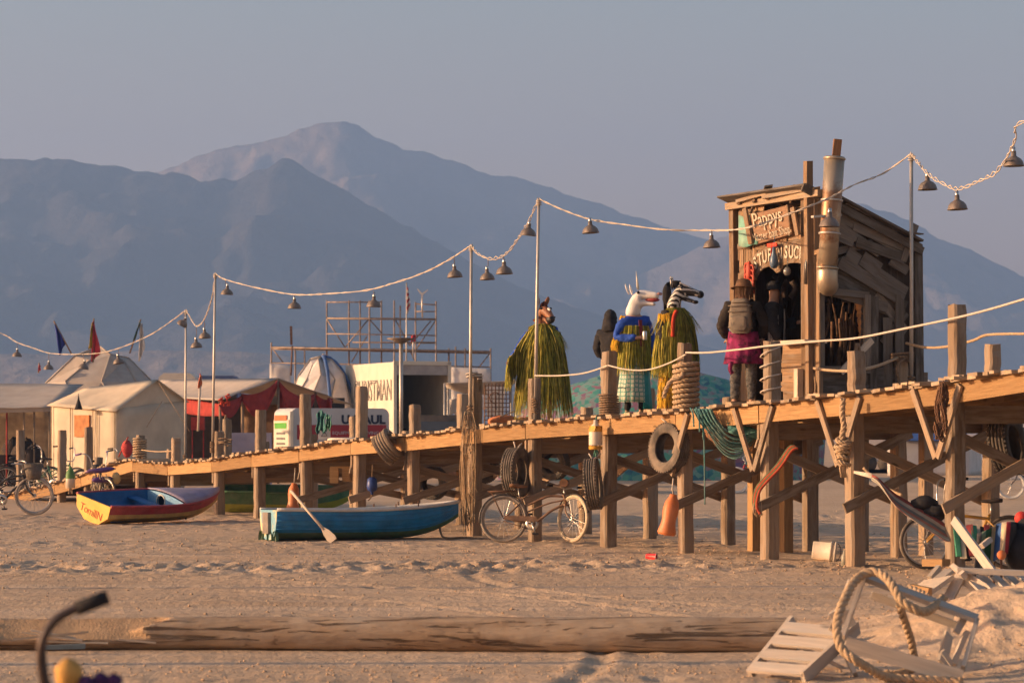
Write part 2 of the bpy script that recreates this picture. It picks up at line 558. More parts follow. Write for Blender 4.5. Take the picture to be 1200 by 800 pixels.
def mountain(name, prof, D, depth, m, seed, rough=1.0, n=340, k=100, ridge=60.0):
    """prof: ridgeline in photo pixels; the crest stands at distance D, the slope runs down towards the camera over 'depth'"""
    x0, x1 = prof[0][0], prof[-1][0]
    P = []
    for i in range(k + 1):
        t = i / k                      # 0 foot (near), .72 crest, 1 behind
        row = []
        for j in range(n + 1):
            px = x0 + (x1 - x0) * j / n
            X = (px - 600) / F * D
            top = EYE + (HZ - interp(prof, px)) / F * D
            tc_ = .74
            if t <= tc_:
                q = t / tc_; Y = D - depth * (1 - q); zz = top * (q ** 1.15)
            else:
                q = (t - tc_) / (1 - tc_); Y = D + depth * .5 * q; zz = top * (1 - q) ** 1.2
            env = math.sin(math.pi * min(1, max(0, t * .95))) ** .6
            away = 1 - math.exp(-((t - tc_) / .12) ** 2) * .8
            v = Vector((X / (ridge * 8), Y / (ridge * 8), seed))
            rdg = 1 - 2 * abs(noise.fractal(v, 1, 2, 5))
            v2 = Vector((X / (ridge * 2.2), Y / (ridge * 7), seed + 4))
            gul = noise.fractal(v2, 1, 2, 4)
            fine = noise.fractal(Vector((X / (ridge * .55), Y / (ridge * 1.4), seed + 9)), .8, 2, 4)
            rd2 = 1 - 2 * abs(noise.fractal(Vector((X / (ridge * 1.7), Y / (ridge * 3.2), seed + 2)), .9, 2, 5))
            zz = zz + env * rough * top * (.085 * (rdg - .6) * away + .035 * gul * (.3 + away) + .040 * (rd2 - .5) * (.25 + .75 * away) + .011 * fine)
            if i in (0, k): zz = -6
            row.append(Vector((X, Y, max(zz, -6))))
        P.append(row)
    mb = MB(); mb.grid(P)
    o = mb.build(name, m); o['kind'] = 'structure'
    return o
front = [(-260, 210), (-120, 192), (0, 185), (50, 187), (100, 190), (150, 196), (220, 207), (275, 212), (305, 197), (330, 186), (350, 191), (375, 207), (420, 231), (450, 250), (480, 268), (520, 292), (560, 312), (600, 332), (650, 350), (720, 375), (800, 398), (900, 425), (1050, 450), (1250, 470), (1450, 485)]
rear = [(-200, 300), (100, 225), (200, 192), (250, 180), (300, 164), (340, 154), (375, 147), (400, 143), (420, 148), (440, 161), (470, 171), (500, 180), (540, 191), (570, 200), (600, 209), (650, 223), (700, 239), (750, 258), (800, 274), (830, 283), (860, 291), (900, 310), (1000, 345), (1200, 400), (1400, 440)]
rear2 = [(640, 400), (700, 345), (760, 312), (820, 286), (860, 270), (900, 252), (950, 240), (1000, 238), (1040, 247), (1070, 259), (1100, 274), (1150, 298), (1200, 324), (1260, 352), (1350, 392), (1500, 450)]
foot = [(-300, 408), (0, 415), (100, 414), (200, 410), (290, 412), (340, 418), (400, 436), (520, 455), (700, 462), (1000, 466), (1300, 468), (1500, 470)]
rk1 = rock('mountain_scrub', (.040, .038, .042), (.075, .066, .064), .006)
rk2 = rock('mountain_rock', (.18, .15, .135), (.29, .235, .205), .004)
rk3 = rock('foothill_dust', (.17, .14, .125), (.27, .22, .19), .01)
mountain('mountain_ridge', front, 4300, 1500, rk1, 1.3, 1.0, ridge=60)
mountain('mountain_peak', rear, 5500, 1400, rk2, 7.7, 1.0, ridge=90)
mountain('mountain_shoulder', rear2, 5100, 1300, rk2, 12.1, 1.0, ridge=75)
mountain('foothill', foot, 2600, 500, rk3, 21.5, .7, ridge=22)

# ---------------------------------------------------------------- air
mb = MB(); mb.box((0, 3270, 339), (3000, 6640, 682))
hz = mb.build('haze', MATS.setdefault('air', bpy.data.materials.new('air'))); hz['kind'] = 'stuff'
am = MATS['air']; am.use_nodes = True; nt = am.node_tree
nt.nodes.remove(nt.nodes['Principled BSDF'])
pv = nt.nodes.new('ShaderNodeVolumePrincipled')
pv.inputs['Color'].default_value = (.29, .51, 1.0, 1); pv.inputs['Density'].default_value = 2.55e-4
pv.inputs['Anisotropy'].default_value = 0.0
nt.links.new(pv.outputs[0], nt.nodes['Material Output'].inputs['Volume'])
# ---------------------------------------------------------------- shared materials
W_POST = wood('weathered_post_timber', (.21, .145, .095), (.34, .245, .165), grey=(.29, .235, .185), tint=.42)
W_BEAM = wood('new_yellow_pine', (.27, .155, .068), (.40, .245, .115), tint=.32)
W_DECK = wood('deck_plank_timber', (.30, .205, .125), (.45, .33, .21), grey=(.36, .29, .23), tint=.4)
W_GREY = wood('silvered_barn_timber', (.12, .095, .075), (.235, .19, .15), grey=(.17, .15, .135), tint=.55)
W_BROWN = wood('brown_barn_timber', (.19, .115, .065), (.34, .215, .12), grey=(.24, .185, .14), tint=.55)
W_DARK = wood('shade_darkened_timber', (.05, .037, .028), (.09, .065, .05), tint=.4)  # hut boards coloured dark so the inside reads as shade
W_PALE = wood('pale_bleached_timber', (.46, .37, .28), (.60, .50, .39), grey=(.42, .36, .30), tint=.25)
M_ROPE = mat('manila_rope', (.42, .30, .19), .9, .25, 30, bmp=.4, bscale=90)
M_ROPE_D = mat('old_brown_rope', (.24, .16, .10), .95, .3, 30, bmp=.4)
M_CORD = mat('white_cord', (.52, .45, .38), .8, .15, 40)
M_STEEL = mat('galvanised_pipe', (.46, .42, .38), .5, .2, 3, metal=.55, bmp=.05)
M_IRON = mat('rusty_iron', (.16, .085, .05), .85, .4, 12, metal=.2)
M_RUBBER = mat('black_rubber', (.035, .032, .03), .75, .3, 8, dust=.25)
M_RUBBER_D = mat('dusty_tyre_rubber', (.06, .052, .045), .9, .3, 6, dust=.6)
M_CHROME = mat('dull_chrome', (.55, .52, .48), .35, .1, 5, metal=.9, bmp=0)
M_BLACK = mat('black_cloth', (.022, .02, .022), .9, .3, 6, bmp=.3)
M_SKIN = mat('skin', (.42, .24, .16), .6, .12, 8, bmp=.05)

# ---------------------------------------------------------------- pier layout
PU = Vector((.4221, -.9066, 0))     # along the pier, towards the camera and right
PN = Vector((.9066, .4221, 0))      # across it, away from the lit side
PC = Vector((3.48, 38.4, 0))
PW = 2.2
ZD = [(-39.8, .06), (-33.75, .57), (-28.9, 1.13), (-25.8, 1.07), (-22.9, 1.18), (-20.2, 1.34), (-17.5, 1.46), (-14.9, 1.61),
      (-12.24, 1.70), (-9.93, 1.81), (-7.45, 1.91), (-4.85, 1.98), (-2.43, 2.05), (0, 2.15), (2.2, 2.24), (4.41, 2.36), (5.85, 2.475), (9.2, 2.75)]
def zdeck(t): return interp(ZD, t)
def PP(t, o, z=0.0): return Vector((PC.x + PU.x * t + PN.x * o, PC.y + PU.y * t + PN.y * o, z))
def tpx(px, o=0.0):
    """station along the pier seen at photo column px on the line o metres behind the front edge"""
    k = (px - 600) / F
    return (k * (PC.y + PN.y * o) - PC.x - PN.x * o) / (PU.x - k * PU.y)
def PD(px, py, o):
    """point on the vertical plane o behind the pier's front edge at photo px,py"""
    t = tpx(px, o); p = PP(t, o); p.z = EYE - (py - HZ) / F * p.y
    return p

# photo columns of the front piles, photo row of their tops, height of the rear pile above the deck
POSTS_PX = [(1119, 357, .72), (1003, 412, .66), (902, 400, .62), (804, 402, .3), (713, 412, .3), (627, 443, .55), (556, 438, .35), (485, 474, .3),
            (421, 453, .85), (360, 462, .3), (304, 480, .72), (257, 505, .5), (205, 513, .45), (164, 510, .9), (103, 500, .6), (72, 504, .75), (24, 504, .9)]
T_POSTS = [(6.9, 1.2, .9)]
for px, ty, hr in POSTS_PX:
    t = tpx(px, .13); d = PP(t, .13).y
    T_POSTS.append((t, EYE - (ty - HZ) / F * d - zdeck(t), hr))
def bent_post(mb, p0, p1, w, top=False):
    """square post with rubbed corners, uneven faces and a worn head"""
    n = 9; rows = []
    L = (p1 - p0).length; v0 = 10 * rng.randrange(0, 4000) + 1; u0 = rng.uniform(0, 50); tw = rng.uniform(-.12, .12)
    sec = [(-1, -.72), (-.72, -1), (.72, -1), (1, -.72), (1, .72), (.72, 1), (-.72, 1), (-1, .72)]
    for i in range(n + 1):
        f = i / n; c = p0.lerp(p1, f) + Vector((rng.uniform(-.006, .006), rng.uniform(-.006, .006), 0)); a = tw * f
        k = w / 2 * (1 - (.06 if top and i == n else 0)); row = []
        for x, y in sec:
            x2, y2 = x * math.cos(a) - y * math.sin(a), x * math.sin(a) + y * math.cos(a)
            jz = rng.uniform(-.012, .012) if (top and i == n) else 0
            row.append(c + PU * (x2 * k + rng.uniform(-.004, .004)) + PN * (y2 * k + rng.uniform(-.004, .004)) + Vector((0, 0, jz)))
        rows.append(row)
    vs = [p for r_ in rows for p in r_]; m_ = len(sec)
    fs = []; uvs = []
    for i in range(n):
        for j in range(m_):
            fs.append((i * m_ + j, i * m_ + (j + 1) % m_, (i + 1) * m_ + (j + 1) % m_, (i + 1) * m_ + j))
            a, b_ = v0 + j * w * .5, v0 + (j + 1) * w * .5; u1, u2 = u0 + L * i / n, u0 + L * (i + 1) / n
            uvs.append([(u1, a), (u1, b_), (u2, b_), (u2, a)])
    fs.append(tuple(n * m_ + j for j in range(m_))); uvs.append([(u0, v0 + 5)] * m_)
    fs.append(tuple(range(m_))[::-1]); uvs.append([(u0, v0 + 5)] * m_)
    mb.add(vs, fs, uvs)
pier = empty('pier', PP(0, 0, 0), 0, 'long rough timber pier on tall piles, rising from the dusty ground to the right', 'pier', world=True)
rng.seed(3)
for i, (t, hf, hr) in enumerate(T_POSTS):
    z = zdeck(t)
    for o, hh, wd_ in ((.13, hf, .20), (PW, hr, .20)):
        mb = MB()
        dx = rng.uniform(-.015, .015); wv = wd_ * rng.uniform(.9, 1.06)
        p0 = PP(t, o, -.25); p1 = PP(t + rng.uniform(-.03, .03), o + rng.uniform(-.03, .03), z + hh)
        mid = p0.lerp(p1, (z - .03 + .25) / (z + hh + .25))
        if z > .9:
            bent_post(mb, p0, mid, wv)
            # the pile goes on above the deck as a rail post, a little thinner and not quite in line
            q = mid + PU * rng.uniform(-.03, .03) + PN * rng.uniform(0, .04)
            bent_post(mb, q - Vector((0, 0, .06)), p1 + (q - mid), wv * .93, True)
        else:
            bent_post(mb, p0, p1, wv * .95, True)
        mb.build('pile', W_POST, pier)
# extra props behind the front line, under the hut
for px, o in ((884, 1.35), (921, 1.45), (764, 2.9), (948, 2.0), (1085, 2.9), (1010, 2.75)):
    t = tpx(px, o); mb = MB(); mb.beam(PP(t, o, -.2), PP(t, o, zdeck(t) - .08), .15, .15, up=PU, rnd=.004); mb.build('prop', W_BEAM if px in (884, 921) else W_POST, pier)

# rim beams: bays between piles
bays = [9.2] + [p[0] for p in T_POSTS] + [-39.6]
rng.seed(5)
for i in range(len(bays) - 1):
    ta, tb = bays[i], bays[i + 1]
    for o, nm in ((-.02, 'rim_beam'), (PW + .13, 'rim_beam')):
        mb = MB()
        h_ = .235
        g_ = .012
        za, zb = zdeck(ta) - .045 - h_ / 2, zdeck(tb) - .045 - h_ / 2
        d1 = rng.uniform(-.012, .012)
        mb.beam(PP(ta - g_, o, za + d1), PP(tb + g_, o, zb + d1), .045, h_, up=(0, 0, 1), rnd=.003)
        mb.build(nm, W_BEAM, pier)
# stringers and cross caps under the deck
for o in (.75, 1.45):
    mb = MB()
    for (ta, za), (tb, zb) in zip(ZD[2:], ZD[3:]):
        mb.beam(PP(tb, o, zb - .15), PP(ta, o, za - .15), .05, .2)
    mb.build('stringer', W_BEAM, pier)
for t, hf, hr in T_POSTS[:15]:
    z = zdeck(t)
    mb = MB(); mb.beam(PP(t - .13, .02, z - .40), PP(t - .13, PW + .1, z - .40), .05, .22); mb.build('cap_beam', W_POST, pier)
    if z > 1.35:
        lo = .42 * z - .18
        mb = MB(); mb.beam(PP(t + .125, -.12, lo), PP(t + .125, PW + .12, z - .42), .035, .135); mb.build('cross_brace', W_POST, pier)
        mb = MB(); mb.beam(PP(t - .14, .0, z - .55), PP(t - .14, PW + .05, lo + .05), .035, .135); mb.build('cross_brace', W_POST, pier)
# long braces between the front piles
for a, b in ((T_POSTS[8][0], T_POSTS[7][0]), (T_POSTS[7][0], T_POSTS[6][0]), (T_POSTS[9][0], T_POSTS[8][0])):
    mb = MB(); mb.beam(PP(a, PW - .14, .5), PP(b, PW - .14, zdeck(b) - .5), .035, .12); mb.build('cross_brace', W_POST, pier)
# V shaped knee braces nailed to the front
for t, arms in ((T_POSTS[4][0] - .1, (1,)), (T_POSTS[3][0] - .1, (-1, 1)), (T_POSTS[2][0] - .1, (-1, 1)), (T_POSTS[1][0] - .1, (-1, 1)), (6.9, (-1, 1))):
    z = zdeck(t)
    for s_ in arms:
        mb = MB(); mb.beam(PP(t + .02 * s_, -.065, z - .92), PP(t + .52 * s_, -.075, z - .06 + .02 * s_), .04, .09, up=PU); mb.build('knee_brace', W_POST, pier)

# deck planks: one part, every board its own board
mb = MB(); rng.seed(11)
t = 9.1
while t > -39.4:
    w_ = rng.choice((.14, .14, .185, .10, .23, .165))
    tc_ = t - w_ / 2
    z = zdeck(tc_); sl = zdeck(tc_ + .05) - zdeck(tc_ - .05)
    up = Vector((0, 0, 1)) - PU * (sl * 10)
    a = -.15 + rng.uniform(-.13, .10); b_ = PW + .22 + rng.uniform(-.08, .08)
    k = rng.uniform(-.014, .020); sk = rng.uniform(-.02, .02)
    th = rng.choice((.038, .038, .045))
    if rng.random() > .035:
        mb.beam(PP(tc_ + sk, a, z - .02 + k), PP(tc_ - sk, b_, z - .02 + k * .5), w_ * .96, th, up=up, twist=rng.uniform(-.05, .05), rnd=.003)
    t -= w_ + rng.choice((.006, .01, .012, .03))
# loose boards laid on top here and there
for tt in [4.55 - .02, 4.3, 3.3, 1.2, -1.0, -3.3, -5.6, -8.2, -10.4, -13.3, -16.2, -19.0, -21.3, -24.2]:
    for k in range(rng.choice((1, 2, 3))):
        q = tt + k * .2
        mb.beam(PP(q, -.12 + rng.uniform(-.05, .05), zdeck(q) + .022), PP(q + rng.uniform(-.04, .04), PW * rng.uniform(.4, 1), zdeck(q) + .022), .14, .036, rnd=.004)
mb.build('deck', W_DECK, pier)

# ---------------------------------------------------------------- light poles, cords and lamps
def light_pole(px, top, o, label, base_t=None, r=.028, lean=0.0):
    t = tpx(px, o)
    z0 = zdeck(t)
    p0 = PP(t, o, z0 - .05); p1 = PP(t, o, 0); p1.z = EYE - (top - HZ) / F * p1.y; p1.x += lean
    e = empty('light_pole', p0, 0, label, 'pole', 'light poles along the pier', world=True)
    mb = MB(); mb.tube([p0, p0.lerp(p1, .5), p1], [r, r * .97, r * .9], 10); mb.build('shaft', M_STEEL, e)
    mb = MB()
    for k in range(7):
        zz = p0.z + .18 + .035 * k + rng.uniform(-.01, .01)
        rr = r + .018
        mb.tube([Vector((p0.x + rr * math.cos(a) , p0.y + rr * math.sin(a), zz + .01 * math.sin(a * 2 + k))) for a in [j * math.pi / 5 for j in range(10)]], .012, 5, closed=True)
    mb.build('lashing', M_ROPE_D, e)
    mb = MB()
    for k in range(3):
        mb.tube([Vector((p1.x + .04 * math.cos(a), p1.y + .04 * math.sin(a), p1.z - .03 - .03 * k)) for a in [j * math.pi / 4 for j in range(8)]], .009, 5, closed=True)
    mb.build('tie', M_CORD, e)
    return p1
POLE = {}
POLE[1068] = light_pole(1068, 180, PW + .02, 'tall steel light pole beside the rear of the wooden hut')
POLE[627] = light_pole(627, 233, .0, 'steel light pole beside the brown horse-masked figure', lean=.06)
POLE[552] = light_pole(551, 287, .0, 'steel light pole lashed to a square post right of the box truck', lean=.02)
POLE[251] = light_pole(249, 320, .0, 'steel light pole standing right of the cream canvas tent', lean=.06)
POLE[218] = light_pole(217, 363, PW + .02, 'shorter steel light pole at the end of the cream tent with a tilted lamp', lean=.02)
P_R = Vector((6.9, 32.3, EYE + (HZ - 120) / F * 32.3))    # next pole, outside the frame
P_L = Vector((-14.6, 74.0, EYE + (HZ - 372) / F * 74.0))

M_SHADE = mat('worn_lamp_enamel', (.21, .17, .145), .55, .35, 9, metal=.45, bmp=.1)
M_SHADE_IN = mat('lamp_inside', (.5, .47, .42), .5, .1, 5)
M_BULB = mat('unlit_bulb', (.75, .72, .66), .15, .05, 4, bmp=0, spec=.6)
def cord(name, pts, label, wob=.014, r=.0075):
    """two loosely twisted cords along the points"""
    path = smoothpath(pts, 14)
    mb = MB()
    for s_ in (0, 1):
        q = []
        for i, p in enumerate(path):
            a = i * .62 + s_ * math.pi + 2.6 * noise.noise(p * 1.3)
            k = wob * (.6 + .6 * noise.noise(p * 2.1 + Vector((s_ * 9, 0, 0))))
            q.append(p + Vector((math.cos(a) * k * .5, math.cos(a) * k * .5, math.sin(a) * k)))
        mb.tube(q, r, 5)
    o = mb.build(name, M_CORD, loc=pts[0]); tag(o, label, 'cable', 'twisted lamp cords strung between the poles')
    return path
def on(d0, d1, pts):
    """photo points run between two distances"""
    x0, x1 = pts[0][0], pts[-1][0]
    return [W(x, y, d0 + (d1 - d0) * (x - x0) / (x1 - x0)) for x, y in pts]
S1 = [P_L] + on(74, POLE[218].y, [(0, 390), (20, 401), (40, 408), (60, 414), (90, 415), (120, 413), (150, 404), (180, 390), (205, 373), (218, 365)])[0:9] + [POLE[218]]
S2 = [POLE[218]] + [W(226, 377, 65), W(231, 382, 64), W(238, 376, 62.5), W(244, 363, 61), W(249, 345, 59.8)] + [POLE[251]]
S3 = [POLE[251]] + on(POLE[251].y, POLE[552].y, [(251, 321), (263, 327), (300, 337), (345, 345), (385, 344), (430, 340), (470, 329), (500, 318), (530, 302), (551, 288)])[1:-1] + [POLE[552]]
S4 = [POLE[552]] + [W(560, 297, 47.0), W(575, 303, 46.6), W(592, 298, 46.2), (W(606, 281, 45.8)), W(617, 264, 45.5)] + [POLE[627]]
S5 = [POLE[627]] + on(POLE[627].y, POLE[1068].y, [(627, 235), (660, 246), (692, 257), (730, 263), (780, 269), (834, 270), (870, 268), (905, 258), (945, 243), (972, 232), (1000, 217), (1035, 203), (1068, 182)])[1:-1] + [POLE[1068]]
for i, p in enumerate(S5[6:11]):   # pass in front of the hut, on the pier's open side
    S5[6 + i] = W(600 + p.x / p.y * F, HZ - (p.z - EYE) / p.y * F, 37.6 + .25 * abs(i - 2))
S6 = [POLE[1068]] + on(POLE[1068].y, 33.3, [(1068, 181), (1076, 190), (1087, 203), (1105, 215), (1122, 221), (1145, 213), (1165, 203), (1180, 184), (1190, 162), (1200, 143)])[1:] + [P_R]
cord('lamp_cord', S1, 'lamp cord over the far tents, sagging at the left end of the pier')
cord('lamp_cord', S2, 'short drooping lamp cord between the two left poles', .025)
cord('lamp_cord', S3, 'long sagging lamp cord above the white box truck and the scaffold')
cord('lamp_cord', S4, 'short slack lamp cord left of the horse-masked figure', .04)
cord('lamp_cord', S5, 'long lamp cord running past the front of the wooden hut')
cord('lamp_cord', S6, 'lamp cord right of the hut, tangled where it climbs out of the picture', .035)

def lamp(px, py, d, label, top=None, tilt=0.0, k=1.0):
    """bell shade hanging on a short wire, (px,py) is the middle of the shade"""
    p = W(px, py, d); tilt += rng.uniform(-.09, .09); k *= rng.uniform(.93, 1.07)
    e = empty('barn_lamp', p, 0, label, 'lamp', 'bell-shaped lamps hung from the cords')
    Mx = Matrix.Rotation(tilt, 4, 'Y') @ Matrix.Rotation(tilt * .4, 4, 'X')
    mb = MB()
    pr = [(.012, .155), (.03, .15), (.034, .09), (.05, .075), (.085, .055), (.115, .02), (.13, -.03), (.137, -.042), (.13, -.042), (.122, -.03), (.107, .015), (.08, .045), (.03, .06)]
    mb.lathe([(a * k, b * k) for a, b in pr], Mx, 18)
    s_ = mb.build('lamp_shade', M_SHADE, e)
    mb = MB(); mb.lathe([(0.001, .2 * k), (.024 * k, .195 * k), (.028 * k, .13 * k), (.02 * k, .12 * k)], Mx, 10); mb.build('socket', M_CHROME, e)
    mb = MB(); mb.lathe([(.001, -.035 * k), (.03 * k, -.02 * k), (.036 * k, .005 * k), (.02 * k, .05 * k)], Mx, 10); mb.build('bulb', M_BULB, e)
    if top is not None:
        mb = MB(); q = W(top[0], top[1], d) - p
        mb.tube([Mx @ Vector((0, 0, .19 * k)), q * .6 + Vector((.006, 0, 0)), q], .006, 5); mb.build('wire', M_ROPE_D, e)
    return e
L_ = [(20, 416, 73, (20, 402), 0, 'lamp nearest the left edge of the picture'),
      (57, 431, 71, (57, 414), 0, 'lamp hanging just left of the blue pennant above the grey dome tent'),
      (98, 430, 69, (98, 415), .1, 'lamp hanging left of the red pennant in front of the grey dome tent'),
      (139, 424, 67.5, (139, 409), -.1, 'lamp in front of the grey dome between the red and the white pennants'),
      (214, 379, 66.2, (216, 366), .55, 'lamp tilted against the top of the shorter left pole'),
      (230, 405, 63, (230, 383), 0, 'lower of the two lamps between the left poles'),
      (240, 394, 62, (239, 374), 0, 'upper of the two lamps between the left poles'),
      (266, 343, 58.8, (264, 328), .05, 'lamp just right of the pole by the cream tent'),
      (345, 359, 56, (345, 346), -.04, 'lamp hanging alone left of the scaffold under the long cord'),
      (438, 357, 52, (438, 341), .08, 'lamp hanging in front of the scaffold top'),
      (533, 322, 48.3, (532, 302), 0, 'lamp left of the pole at the box truck'),
      (571, 325, 46.8, (572, 303), .04, 'lower left lamp of the pair right of the truck-side pole'),
      (591, 318, 46.3, (590, 299), -.04, 'upper right lamp of the pair right of the truck-side pole'),
      (619, 273, 45.4, (617, 265), .1, 'lamp hanging close to the pole above the horse-masked figure'),
      (692, 270, 44.1, (692, 258), -.03, 'lamp hanging right of the pole above the dark-hooded figure'),
      (834, 287, 41.9, (834, 270), .04, 'lamp just left of the hut above the walking hatted figure'),
      (972, 262, 37.5, (972, 236), 0, 'lamp in front of the stovepipe of the hut'),
      (1087, 219, 39.0, (1087, 203), .03, 'smaller lamp right of the pole behind the hut'),
      (1122, 242, 37.2, (1122, 221), -.05, 'lowest lamp in the sky to the right of the hut'),
      (1188, 191, 34.4, (1188, 167), .02, 'large lamp at the right edge of the picture')]
for px, py, d, top, tilt, lab in L_:
    lamp(px, py, d, 'brown bell-shaped ' + lab, top, tilt)
# a dish floodlight on its own pole
t = tpx(470, PW); p0 = PP(t, PW, zdeck(t) - .05)
e = empty('flood_lamp', p0, 0, 'pole with a shallow dish lamp in front of the open box truck', 'lamp post', world=True)
p1 = W(470, 402, p0.y); p1.x = p0.x
mb = MB(); mb.tube([p0, p1], .04, 8); mb.build('shaft', M_STEEL, e)
mb = MB(); mb.lathe([(.03, .02), (.12, .06), (.27, .1), (.28, .085), (.13, .035), (.03, -.02)], Matrix.Translation(p1), 16); mb.build('dish', M_SHADE, e)
# ---------------------------------------------------------------- tyres
def tyre_mb(Rr=.36, w=.2, ri=.2):
    mb = MB()
    n = 44; hw = w / 2
    prof = []
    for r_, z in ((ri, -hw * .72), (ri + .02, -hw * .86), (ri + (Rr - ri) * .45, -hw * 1.05), (Rr * .93, -hw * .98), (Rr * .985, -hw * .82)):
        prof.append((r_, z))
    for k in range(5):
        zc = -hw * .7 + k * hw * .35
        prof += [(Rr, zc - hw * .13), (Rr, zc + hw * .11), (Rr - .012, zc + hw * .12), (Rr - .012, zc + hw * .2)]
    prof = prof[:-2]
    for r_, z in ((Rr * .985, hw * .82), (Rr * .93, hw * .98), (ri + (Rr - ri) * .45, hw * 1.05), (ri + .02, hw * .86), (ri, hw * .72), (ri + .03, hw * .5), (Rr - .03, hw * .55), (Rr - .03, -hw * .55), (ri + .03, -hw * .5), (ri, -hw * .72)):
        prof.append((r_, z))
    mb.lathe(prof, None, n)
    # tread blocks
    for k in range(n):
        a = 2 * math.pi * (k + .5) / n
        for s_ in (-1, 1):
            c = Vector((math.cos(a) * Rr * .985, math.sin(a) * Rr * .985, s_ * hw * .86))
            mb.beam(c - Vector((0, 0, s_ * hw * .12)), c + Vector((0, 0, s_ * hw * .1)), .028, .022, up=(math.cos(a), math.sin(a), 0))
    return mb
def tyre(px, py, d, axis_, label, Rr=.36, w=.2, hang=None, m=None, ri=None):
    p = W(px, py, d)
    e = empty('tyre', p, 0, label, 'tyre', 'old tyres hung on the pier as fenders')
    q = Vector(axis_).normalized().to_track_quat('Z', 'Y').to_matrix().to_4x4()
    mb = tyre_mb(Rr, w, ri or Rr * .58)
    mb.v = [tuple(q @ Vector(v)) for v in mb.v]
    mb.build('carcass', m or M_RUBBER_D, e)
    if hang:
        mb = MB()
        for hx, hy in hang:
            hp = W(hx, hy, d) - p
            pts = [Vector((0, 0, Rr * .78)), Vector((hp.x * .4, 0, Rr * 1.05)), hp]
            mb.tube(pts, .013, 5)
        mb.build('hanging_rope', M_CORD, e)
    return e
tyre(605, 553, 45.2, (.93, -.42, .03), 'dusty tyre with a wide tread hanging above the rear of the leaning beach bicycle', .39, .22, [(602, 517), (612, 519)])
tyre(649, 543, 47.6, (-.55, -.83, .0), 'dark tyre hanging in the shade behind the pile above the beach bicycle', .27, .18, m=M_RUBBER)
tyre(695, 567, 42.6, (.98, -.16, .10), 'tyre hung edge-on under the yellow and white buoy', .385, .2, [(690, 531), (704, 531)])
tyre(784, 525, 40.9, (-.80, -.58, .10), 'dusty tyre hanging above the orange fender, its hollow turned to the left', .36, .2, [(775, 490), (792, 488)])
tyre(455, 523, 50.0, (.78, -.25, .58), 'pale dust-covered tyre tilted over the edge of the deck left of the square post', .29, .30, [(455, 503)], m=mat('caked_tyre_rubber', (.20, .155, .115), .95, .25, 8))
tyre(507, 566, 52.6, (-.5, -.85, .05), 'black tyre hanging in the shade behind the bow of the blue rowboat', .30, .2, m=M_RUBBER)
tyre(566, 548, 51.5, (.3, -.95, 0), 'black tyre hanging behind the pile draped with brown net', .28, .2, m=M_RUBBER)
tyre(1181, 521, 36.2, (.85, -.5, .18), 'big black tyre hanging under the deck at the right edge of the picture', .40, .26, m=M_RUBBER)

# ---------------------------------------------------------------- buoys and fenders
M_YEL = mat('buoy_yellow', (.62, .33, .05), .5, .15, 6); M_WHT = mat('buoy_white', (.66, .58, .48), .5, .12, 6, dust=.5)
M_GRN = mat('buoy_green', (.10, .22, .06), .55, .2, 6); M_ORG = mat('fender_orange', (.62, .16, .03), .5, .18, 6, dust=.4)
M_GRNROPE = mat('green_rope', (.08, .22, .17), .9, .3, 20); M_TEAL = mat('teal_rope', (.055, .20, .20), .9, .4, 12, dust=.4)
def buoy(px, py, d, h, label, body, bands, rope_top=None, tail=True, k=1.0):
    p = W(px, py, d)
    e = empty('buoy', p, 0, label, 'buoy', 'painted buoys hung on the pier')
    r = h * .24 * k
    mb = MB(); mb.lathe([(.001, h / 2 + .06), (r * .3, h / 2 + .06), (r * .35, h / 2), (r * .7, h * .42), (r, h * .2), (r, -h * .2), (r, -h * .3)], None, 14)
    mb.build('body', body, e)
    for nm, z0, z1, m_ in bands:
        mb = MB(); mb.lathe([(r * 1.012, h * z0), (r * 1.012, h * z1), (r * .8 if z1 < -.35 else r * 1.012, h * z1 - .001), (.001, h * z1 - .002)], None, 14); mb.build(nm, m_, e)
    mb = MB()
    if rope_top: q = W(*rope_top, d) - p; mb.tube([Vector((0, 0, h / 2 + .04)), Vector((.02, 0, h / 2 + .12)), q], .014, 6)
    if tail:
        for k_ in range(4): mb.tube(smoothpath([(0, 0, -h * .42), (rng.uniform(-.03, .03), 0, -h * .55), (rng.uniform(-.06, .06), rng.uniform(-.03, .03), -h * .75)], 4), .012, 5)
    if mb.v: mb.build('rope', M_GRNROPE if rope_top else M_ROPE, e)
    return e
buoy(698, 512, 42.6, .40, 'white buoy with yellow ends and a green rope at the deck edge above a tyre', M_WHT, [('band', .2, .42, M_YEL), ('band', -.33, -.46, M_YEL)], (699, 490), k=1.05)
buoy(82.5, 561, 66.0, .46, 'green and white buoy hanging left of the yellow transom', M_GRN, [('band', .02, -.46, M_WHT)], None, k=1.0)
def fender(px, py, d, h, label, lean, top):
    p = W(px, py, d)
    e = empty('fender', p, 0, label, 'fender', 'orange boat fenders')
    Mx = Matrix.Rotation(lean, 4, 'Y')
    mb = MB(); mb.lathe([(.001, h * .5), (.05, h * .49), (.055, h * .44), (.10, h * .3), (.115, h * .1), (.10, -h * .12), (.105, -h * .22), (.135, -h * .42), (.12, -h * .48), (.001, -h * .5)], Mx, 14)
    mb.build('body', M_ORG, e)
    mb = MB(); q = W(top[0], top[1], d) - p; mb.tube([Mx @ Vector((0, 0, h * .48)), q * .7, q], .012, 6); mb.build('rope', M_CORD, e)
fender(785, 603, 40.4, .60, 'orange fender hanging beside a pile right of the beach bicycle', .18, (789, 560))
fender(344, 582, 55.6, .55, 'orange fender hanging behind the blue rowboat near its oar', .05, (346, 548))
